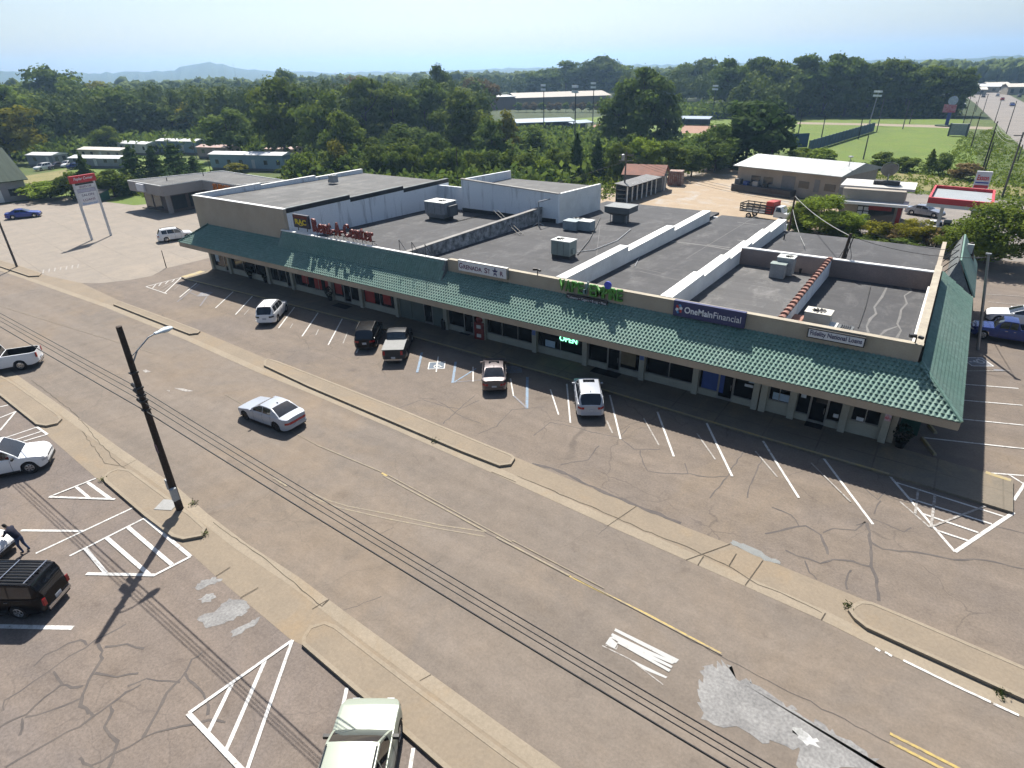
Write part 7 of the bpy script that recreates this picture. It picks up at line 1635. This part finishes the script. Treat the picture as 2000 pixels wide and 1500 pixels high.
TREES = [
 (8, 300, 133, 120, 'round', D, 'dark tree filling the left edge above the yellow one', GL), (25, 322, 185, 110, 'round', Ye, 'yellowing tree at the left edge above the green roof', GL), (122, 255, 126, 95, 'round', D, 'dark tall crown standing above the left trees', GL), (78, 288, 190, 85, 'round', Mi, 'mid green tree left of the narrow dark cedar', GL), (60, 270, 168, 110, 'round', Mi, 'broad green tree behind the yellowing one', GL),
 (132, 285, 222, 42, 'tall', Pi, 'narrow dark cedar behind the trailer lawn', GL), (180, 262, 152, 95, 'round', Mi, 'green tree between the tall dark crown and the oak', GL), (248, 280, 168, 92, 'round', D, 'dark oak above the white trailers', GL), (216, 300, 246, 50, 'round', Mi, 'small rounded tree among the white trailers', GL), (300, 270, 190, 80, 'round', Mi, 'mid green tree right of the dark oak', GL), (345, 276, 200, 85, 'round', D, 'dark tree below the stadium lights', GL),
 (385, 275, 200, 60, 'round', Ye, 'yellow green tree beside the pink trailer', GL), (425, 270, 182, 85, 'round', Mi, 'green tree before the far stadium light', GL), (455, 312, 212, 100, 'round', D, 'dense dark tree behind the light blue trailer', GL), (290, 230, 182, 80, 'round', D, 'small far tree left of the white roofed hall', GL), (400, 235, 180, 80, 'round', D, 'far dark tree right of the white roofed hall', GL), (205, 240, 160, 90, 'round', Ye, 'far yellowish crown in the left wood', GL),
 (100, 300, 236, 50, 'round', D, 'small dark tree behind the parked minivan', GL), (35, 300, 250, 60, 'round', Li, 'light shrub tree beneath the yellowing tree', GL),
 (272, 366, 286, 80, 'pine', Pi, 'young pine left of the pair before the trailers', GL), (312, 362, 290, 75, 'pine', Pi, 'young pine in the middle before the trailers', GL), (350, 352, 282, 85, 'pine', Pi, 'full young pine right of the three before the trailers', GL), (182, 386, 304, 62, 'pine', Pi, 'young pine behind the tall tenant sign', GL), (225, 384, 325, 70, 'bush', Mi, 'green shrub right of the tenant sign', GL), (150, 390, 335, 60, 'bush', Mi, 'green shrub left of the tenant sign', GL), (255, 380, 330, 60, 'pine', Pi, 'small pine beside the surge shop roof', GL), (385, 348, 306, 60, 'pine', Pi, 'small pine at the left end of the light blue trailer', GL), (100, 386, 350, 90, 'bush', Li, 'weedy light shrub along the lot edge', GL), (465, 338, 318, 40, 'bush', Ye, 'small yellow shrub before the light blue trailer', GL),
 (560, 316, 150, 132, 'round', Mi, 'big round topped tree in front of the centre wood', GC), (565, 240, 130, 55, 'round', D, 'dark crown poking up behind the big round tree', GC), (640, 318, 178, 110, 'round', Mi, 'green tree right of the big round tree', GC), (612, 290, 168, 75, 'round', D, 'dark tree tucked behind the big round tree', GC), (678, 330, 215, 95, 'round', Mi, 'grey green tree sloping down to the shrubs', GC), (722, 296, 142, 115, 'tall', Mi, 'tall pale trunked tree in the centre wood', GC), (775, 292, 150, 95, 'tall', Mi, 'tall tree right of the pale trunked one', GC), (690, 230, 150, 70, 'round', Br, 'brownish thin crowned tree in the centre wood', GC), (835, 290, 145, 100, 'tall', D, 'tall dark tree left of the single pine crown', GC), (866, 255, 124, 60, 'round', D, 'single dark crown standing above the centre wood', GC), (900, 308, 174, 120, 'round', Mi, 'broad tree left of the school hall', GC), (935, 240, 148, 80, 'round', Br, 'reddish brown tree beside the brick school wing', GC), (985, 318, 216, 65, 'round', Ye, 'yellow green tree before the batting shelter', GC), (962, 322, 228, 60, 'round', D, 'dark tree before the brick school wing', GC), (800, 320, 240, 95, 'round', D, 'dark mid tree above the shrub belt', GC), (1040, 316, 246, 70, 'round', D, 'dark tree in front of the batting shelter', GC),
 (1250, 292, 120, 128, 'tall', D, 'huge dark tree standing alone before the ball field', GR), (1205, 290, 168, 95, 'round', D, 'dark lower crown on the left of the huge tree', GR), (1296, 290, 176, 80, 'round', D, 'dark lower crown on the right of the huge tree', GR), (1455, 322, 194, 150, 'bush', Pi, 'broad dark bushy tree before the blue fence', GR), (1505, 318, 205, 85, 'bush', Pi, 'right hand crown of the broad bushy clump', GR), (1398, 330, 240, 90, 'bush', D, 'sloping left crown of the broad bushy clump', GR),
 (1125, 352, 262, 62, 'pine', Pi, 'dark roadside pine below the light pole', GB), (1165, 350, 270, 60, 'pine', Pi, 'roadside pine right of the light pole one', GB), (1090, 352, 288, 62, 'round', Mi, 'green roadside tree left of the pines', GB), (1205, 352, 278, 66, 'round', Mi, 'green roadside tree above the lumber rack', GB), (1258, 345, 266, 72, 'round', Li, 'light green young tree above the rusty shed', GB), (1310, 348, 276, 80, 'round', Mi, 'green tree right of the rusty shed', GB), (1350, 345, 286, 75, 'round', D, 'dark tree at the end of the gravel track', GB), (1395, 338, 270, 80, 'round', D, 'dark tree left of the metal roofed building', GB), (1232, 330, 262, 60, 'round', D, 'dark young tree behind the rusty shed', GB),
]
for k, (u, vb, vt, w_, lf) in enumerate([(600, 352, 296, 60, Li), (640, 358, 290, 60, Mi), (662, 354, 272, 52, Ye), (700, 358, 285, 62, D), (738, 362, 282, 66, Mi), (775, 364, 286, 66, D), (812, 364, 284, 66, Mi), (850, 366, 280, 66, Mi), (888, 364, 288, 62, D), (925, 360, 290, 60, Mi), (960, 356, 292, 60, D), (998, 356, 284, 56, Mi), (1032, 358, 296, 56, Mi), (1062, 360, 305, 52, Li), (735, 330, 268, 60, Mi), (790, 330, 262, 70, Mi), (850, 332, 258, 70, D), (580, 350, 318, 40, Li), (560, 345, 322, 36, Mi)]):
    TREES.append((u, vb, vt, w_, 'bush', lf, ORD[k]+' shrub from the left in the belt behind the mall roofs', GB))
for k, (u, vt, w_, lf) in enumerate([(1060, 130, 80, D), (1105, 118, 90, D), (1160, 104, 120, D), (1210, 122, 90, Mi), (1330, 116, 90, D), (1375, 112, 90, Mi), (1422, 106, 95, D), (1468, 104, 95, D), (1512, 108, 90, Mi), (1556, 104, 95, D), (1604, 97, 100, D), (1648, 104, 90, D), (1690, 112, 85, D), (1726, 112, 85, Mi), (1764, 118, 85, D), (1800, 122, 85, Mi), (1838, 122, 80, D), (1866, 130, 50, D), (1580, 130, 70, Mi), (1670, 128, 70, Mi), (1745, 132, 70, D), (1490, 128, 80, Mi)]):
    TREES.append((u, 226 if u > 1400 else (205 if u > 1250 else 196), vt, w_, 'tall', lf, ORD[k]+' tall tree from the left in the dark wall beyond the field', GW))
TREES += [
 (1600, 455, 376, 118, 'fine', Li, 'bright green shrubby tree behind the roof beside the dark pole', 'shrubs by the gas station'), (1565, 452, 388, 60, 'fine', Mi, 'green shrub touching the dark pole', 'shrubs by the gas station'), (1655, 462, 402, 72, 'fine', Li, 'light green shrub before the gas station shop', 'shrubs by the gas station'), (1712, 474, 432, 60, 'bush', Ye, 'yellowish low shrub behind the back roof', 'shrubs by the gas station'), (1782, 480, 424, 66, 'fine', Ye, 'twiggy yellow green shrub below the grey sedan', 'shrubs by the gas station'), (1745, 478, 446, 50, 'bush', Br, 'dry brown shrub behind the back roof', 'shrubs by the gas station'), (1826, 485, 440, 60, 'bush', Br, 'dry shrub in front of the white car', 'shrubs by the gas station'),
 (1925, 515, 384, 150, 'fine', Mi, 'large green tree right of the mall in front of the canopy', 'shrubs by the gas station'), (1865, 500, 425, 70, 'fine', Mi, 'low green branches left of the large green tree', 'shrubs by the gas station'),
 (1722, 330, 296, 46, 'bush', Mi, 'bush at the near edge of the field, left one', 'bushes along the field edge'), (1762, 334, 302, 44, 'bush', Mi, 'bush at the near edge of the field, middle one', 'bushes along the field edge'), (1812, 338, 292, 34, 'pine', Mi, 'young tree at the near edge of the field', 'bushes along the field edge'), (1832, 340, 294, 40, 'bush', D, 'dark bush right of the young field edge tree', 'bushes along the field edge'), (1600, 325, 288, 60, 'bush', Li, 'light bush at the lower end of the blue fence', 'bushes along the field edge'), (1565, 318, 285, 50, 'bush', Mi, 'bush beneath the blue corner fence', 'bushes along the field edge'), (1880, 350, 318, 50, 'bush', Br, 'dry weeds beside the price sign', 'bushes along the field edge'),
]
for k in range(12): TREES.append((1012+k*15.5, 219, 199, 17, 'round', Br if k % 3 else Mi, ORD[k]+' small round tree from the left before the school hall', 'row of small trees before the school hall'))
for t in TREES: tree(*t)
for k, (u, vb, w_) in enumerate([(1560, 455, 60), (1640, 466, 70), (1700, 478, 80), (1760, 486, 80)]): tree(u, vb, vb-22, w_, 'bush', D, ORD[k]+' low weed clump from the left along the back wall', 'weeds along the back wall')
# rough weeds and grass as ground cover
def scatter(name, label, poly, n, size, leaf, zmax=.8):
    rg = np.random.default_rng(len(name)+n); P = np.array(poly); lo, hi = P.min(0), P.max(0); out = []
    def inside(q):
        c = False
        for i in range(len(P)):
            a, b = P[i], P[i-1]
            if (a[1] > q[1]) != (b[1] > q[1]) and q[0] < (b[0]-a[0])*(q[1]-a[1])/(b[1]-a[1])+a[0]: c = not c
        return c
    while len(out) < n:
        q = rg.uniform(lo, hi)
        if inside(q): out.append(q)
    C = np.array(out); m = 9; tot = n*m
    Q = np.repeat(C, m, 0)+rg.normal(size=(tot, 2))*size*.5; z = rg.random(tot)*zmax*np.repeat(rg.uniform(.4, 1, n), m); P3 = np.c_[Q, z]
    d = rg.normal(size=(tot, 3)); d /= np.linalg.norm(d, axis=1)[:, None]; e = np.cross(d, rg.normal(size=(tot, 3))); e /= np.linalg.norm(e, axis=1)[:, None]; s = size*.30*rg.uniform(.6, 1.4, tot)[:, None]
    V = np.stack([P3-d*s, P3+e*s*.6, P3+d*s, P3-e*s*.6], 1).reshape(-1, 3)
    me = bpy.data.meshes.new(name); me.vertices.add(4*tot); me.vertices.foreach_set('co', V.astype(np.float32).ravel()); me.loops.add(4*tot); me.loops.foreach_set('vertex_index', np.arange(4*tot)); me.polygons.add(tot); me.polygons.foreach_set('loop_start', np.arange(0, 4*tot, 4))
    at = me.attributes.new('tint', 'FLOAT', 'FACE'); at.data.foreach_set('value', rg.random(tot).astype(np.float32)); me.materials.append(MATS[leaf]); me.update(); me.validate()
    tag(link(name, me), label, 'weeds', kind='stuff')
scatter('tall_weeds', 'rough green weeds between the mall yard and the field', [(-62, 84), (-50, 90), (-48, 128), (-40, 150), (-62, 172), (-95, 165), (-140, 120), (-120, 84), (-75, 74)], 5200, .9, 'leaf_mid', 1.6)
scatter('undergrowth', 'dense green undergrowth filling the belt between mall and field', [(-75, 80), (-62, 96), (-58, 130), (-48, 158), (-62, 176), (-100, 190), (-150, 180), (-175, 150), (-165, 125), (-125, 105), (-120, 86)], 5200, 2.3, 'leaf_dark', 4.5)
scatter('wood_undergrowth', 'dark undergrowth beneath the trees around the trailer park', [(-215, 95), (-190, 104), (-160, 112), (-150, 130), (-190, 170), (-260, 190), (-330, 150), (-300, 60), (-225, 60)], 5200, 2.6, 'leaf_dark', 5.5)
scatter('field_undergrowth', 'dark undergrowth beneath the tall trees beyond the field', [(-100, 262), (-60, 303), (-8, 308), (-8, 345), (-70, 345), (-130, 300)], 2600, 2.4, 'leaf_dark', 6)
scatter('verge_weeds', 'tall weeds on the verge beside the highway', [(-14, 128), (12, 126), (14, 180), (6, 260), (-2, 240), (-3, 165), (-34, 162), (-36, 140)], 1500, .7, 'leaf_light', .55)
scatter('lot_edge_weeds', 'green weeds along the back of the concrete lot', [(-150, 56), (-128, 60), (-110, 68), (-112, 80), (-150, 66)], 900, .9, 'leaf_light', 1.3)
# kerb weeds
for k, (u, v) in enumerate([(201, 938), (378, 984), (1656, 1186), (850, 862), (400, 1045), (1955, 1358)]):
    x, y = G(u, v); V, F = [], []
    for j in range(60):
        a = random.uniform(0, 6.28); rr = random.uniform(0, .28); p = Vector((rr*math.cos(a), rr*math.sin(a), random.uniform(.02, .16))); q_ = Vector((random.uniform(-1, 1), random.uniform(-1, 1), random.uniform(.2, 1))).normalized()*.07; w_ = q_.cross(Vector((.2, 1, .3))).normalized()*.025; n = len(V); V += [p-q_, p+w_, p+q_, p-w_]; F.append((n, n+1, n+2, n+3))
    o = link('kerb_weed', mkmesh('kerb_weed', V, F, M('weed_green', (.10, .15, .03), .8, (.16, .17, .05), 4)), None, (x, y, .02)); tag(o, 'small green weed tuft growing at the kerb, '+['by the pole island tip', 'beside the utility pole', 'at the tip of the lower right island', 'along the long island', 'at the near corner of the pole island', 'at the right edge of the gutter'][k], 'weed', 'weeds at the kerbs')
# ------------------------------------------------------------------ far wood as one mass
def hor(u): return 750+(-CM[2][2]*FPX-CM[2][0]*(u-1000))/CM[2][1]
rg = np.random.default_rng(5); trees_ = []
for _ in range(9000):
    u = rg.uniform(-250, 2250); dist = 210+1700*rg.random()**1.35
    d = ray(u, hor(u)); nn = math.hypot(d[0], d[1]); x, y = d[0]/nn*dist, d[1]/nn*dist
    if -62 < x < 6 and 150 < y < 305: continue
    if -100 < x < -60 and 150 < y < 262: continue
    if -190 < x < -60 and 195 < y < 330 and 930 < u < 1420: continue
    hx = -11+(y-300)*.0+(x*0); lim = 9 if y < 600 else 8
    if y > 240 and -24 < x < 34 and y < 640: continue
    if -235 < x < -115 and 60 < y < 125: continue
    if y < 60: continue
    if 935 < u < 1215 and dist < 480: continue
    if u > 1880 and dist < 420: continue
    trees_.append((x, y, dist))
trees_.sort(key=lambda t: t[2]); trees_ = trees_[:4600]
bmi = bmesh.new(); bmesh.ops.create_icosphere(bmi, subdivisions=2, radius=1.0); bmi.verts.ensure_lookup_table()
IV = np.array([v.co[:] for v in bmi.verts]); IF = np.array([[v.index for v in f.verts] for f in bmi.faces]); bmi.free()
Vs, Fs, Ts, nv = [], [], [], 0; LV, LT = [], []
for x, y, dist in trees_:
    h = rg.uniform(12, 19); w_ = h*rg.uniform(.30, .46); tt = rg.random()
    if dist < 560:
        nl = 7; c = rg.normal(size=(nl, 3)); c /= np.linalg.norm(c, axis=1)[:, None]; c *= rg.random((nl, 1))**.5; m = 300 if dist < 400 else 170
        li = rg.integers(0, nl, m); d = rg.normal(size=(m, 3)); d /= np.linalg.norm(d, axis=1)[:, None]; d[:, 2] = np.where(d[:, 2] < -.4, -d[:, 2], d[:, 2])
        C = np.array([x, y, h*.56])+c*np.array([w_*.62, w_*.62, h*.30]); P = C[li]+d*np.array([w_*.5, w_*.5, h*.19])*rg.uniform(.6, 1.12, (m, 1)); Nn = d+rg.normal(size=(m, 3))*.45; Nn /= np.linalg.norm(Nn, axis=1)[:, None]
        a = np.cross(Nn, rg.normal(size=(m, 3))); a /= np.linalg.norm(a, axis=1)[:, None]; b = np.cross(Nn, a); s = rg.uniform(.4, .9, m)[:, None]*(1 if dist < 400 else 1.3)
        LV.append(np.stack([P-a*s, P+b*s*.8, P+a*s, P-b*s*.8], 1).reshape(-1, 3)); LT.append(np.clip(.5*tt+.3*rg.random(nl)[li]+.2*rg.random(m), 0, 1))
        continue
    for q in range(3 if dist < 900 else 2):
        off = rg.normal(size=3)*np.array([w_*.45, w_*.45, h*.10]); sc = rg.uniform(.55, .85)
        D = IV*(1+.22*rg.normal(size=(len(IV), 1))); D[:, 2] = np.where(D[:, 2] < 0, D[:, 2]*.8, D[:, 2])
        Vs.append(D*np.array([w_*sc, w_*sc, h*.42*sc])+np.array([x, y, h*.56])+off); Fs.append(IF+nv); nv += len(IV); Ts.append(np.clip(.55*tt+.45*rg.random(len(IF)), 0, 1))
        if dist < 900:
            m = 30; d = rg.normal(size=(m, 3)); d /= np.linalg.norm(d, axis=1)[:, None]; d[:, 2] = np.abs(d[:, 2])*1.1-.2
            P = d*np.array([w_*sc, w_*sc, h*.42*sc])*rg.uniform(.95, 1.22, (m, 1))+np.array([x, y, h*.56])+off; Nn = d+rg.normal(size=(m, 3))*.5; Nn /= np.linalg.norm(Nn, axis=1)[:, None]
            a = np.cross(Nn, rg.normal(size=(m, 3))); a /= np.linalg.norm(a, axis=1)[:, None]; b = np.cross(Nn, a); s = rg.uniform(.6, 1.2, m)[:, None]
            LV.append(np.stack([P-a*s, P+b*s*.8, P+a*s, P-b*s*.8], 1).reshape(-1, 3)); LT.append(np.clip(.55*tt+.45*rg.random(m), 0, 1))
LV = np.concatenate(LV); LT = np.concatenate(LT); q4 = np.arange(len(LV)).reshape(-1, 4)+nv
V = np.concatenate(Vs+[LV]); Fq = np.concatenate(Fs+[q4[:, :3], q4[:, [0, 2, 3]]]); Tn = np.concatenate(Ts+[LT, LT]); n = len(Fq)
me = bpy.data.meshes.new('far_wood'); me.vertices.add(len(V)); me.vertices.foreach_set('co', V.astype(np.float32).ravel()); me.loops.add(3*n); me.loops.foreach_set('vertex_index', Fq.ravel().astype(np.int32)); me.polygons.add(n); me.polygons.foreach_set('loop_start', np.arange(0, 3*n, 3))
at = me.attributes.new('tint', 'FLOAT', 'FACE'); at.data.foreach_set('value', Tn.astype(np.float32)); me.materials.append(MATS['leaf_far']); me.update(); me.validate()
tag(link('far_wood', me), 'continuous far wood reaching to the horizon', 'wood', kind='stuff')
# hills
V, F = [], []; us = list(range(-400, 2500, 12)); DH = 3300
RV = [(-400, 146), (60, 147), (95, 150), (180, 146), (250, 145), (300, 144), (335, 143), (362, 136), (390, 132), (412, 130), (435, 131), (460, 136), (490, 139), (540, 141), (640, 143), (800, 140), (1000, 134), (1400, 124), (1800, 115), (1900, 113), (2000, 108), (2500, 100)]
for k, u in enumerate(us):
    d = ray(u, hor(u)); nn = math.hypot(d[0], d[1]); v = np.interp(u, [a for a, _ in RV], [b for _, b in RV]); cosf = nn/FPX
    zt = CAMH+(hor(u)-v)/FPX*DH/ (1.0/ (1.0/ (1.0))) * (1.0/ max(.6, 1.0)) / max(.8, 1.0)
    z = zt/1.0+rg.normal()*2.2
    for j, (f, zz) in enumerate(((.72, 0), (.86, z*.55+rg.normal()*2), (.95, z*.86+rg.normal()*2), (1.0, z), (1.12, z*.6))): V.append((d[0]/nn*DH*f, d[1]/nn*DH*f, max(0, zz)))
for k in range(len(us)-1):
    for j in range(4): F.append((5*k+j, 5*(k+1)+j, 5*(k+1)+j+1, 5*k+j+1))
tag(link('hills', mkmesh('hills', V, F, MT['hill_wood'])), kind='structure')
# ------------------------------------------------------------------ air
m = bpy.data.materials.new('haze_air'); m.use_nodes = True; nt = m.node_tree; nt.nodes.clear()
o_ = nt.nodes.new('ShaderNodeOutputMaterial'); pv = nt.nodes.new('ShaderNodeVolumePrincipled'); pv.inputs['Color'].default_value = (.43, .68, 1.0, 1); pv.inputs['Density'].default_value = .00023; pv.inputs['Anisotropy'].default_value = .5
nt.links.new(pv.outputs[0], o_.inputs['Volume'])
hz = MB().box(-5700, 5700, -300, 7700, -1.2, 150).build('haze', m); tag(hz, 'pale blue air between the camera and the far hills', 'haze', kind='stuff')
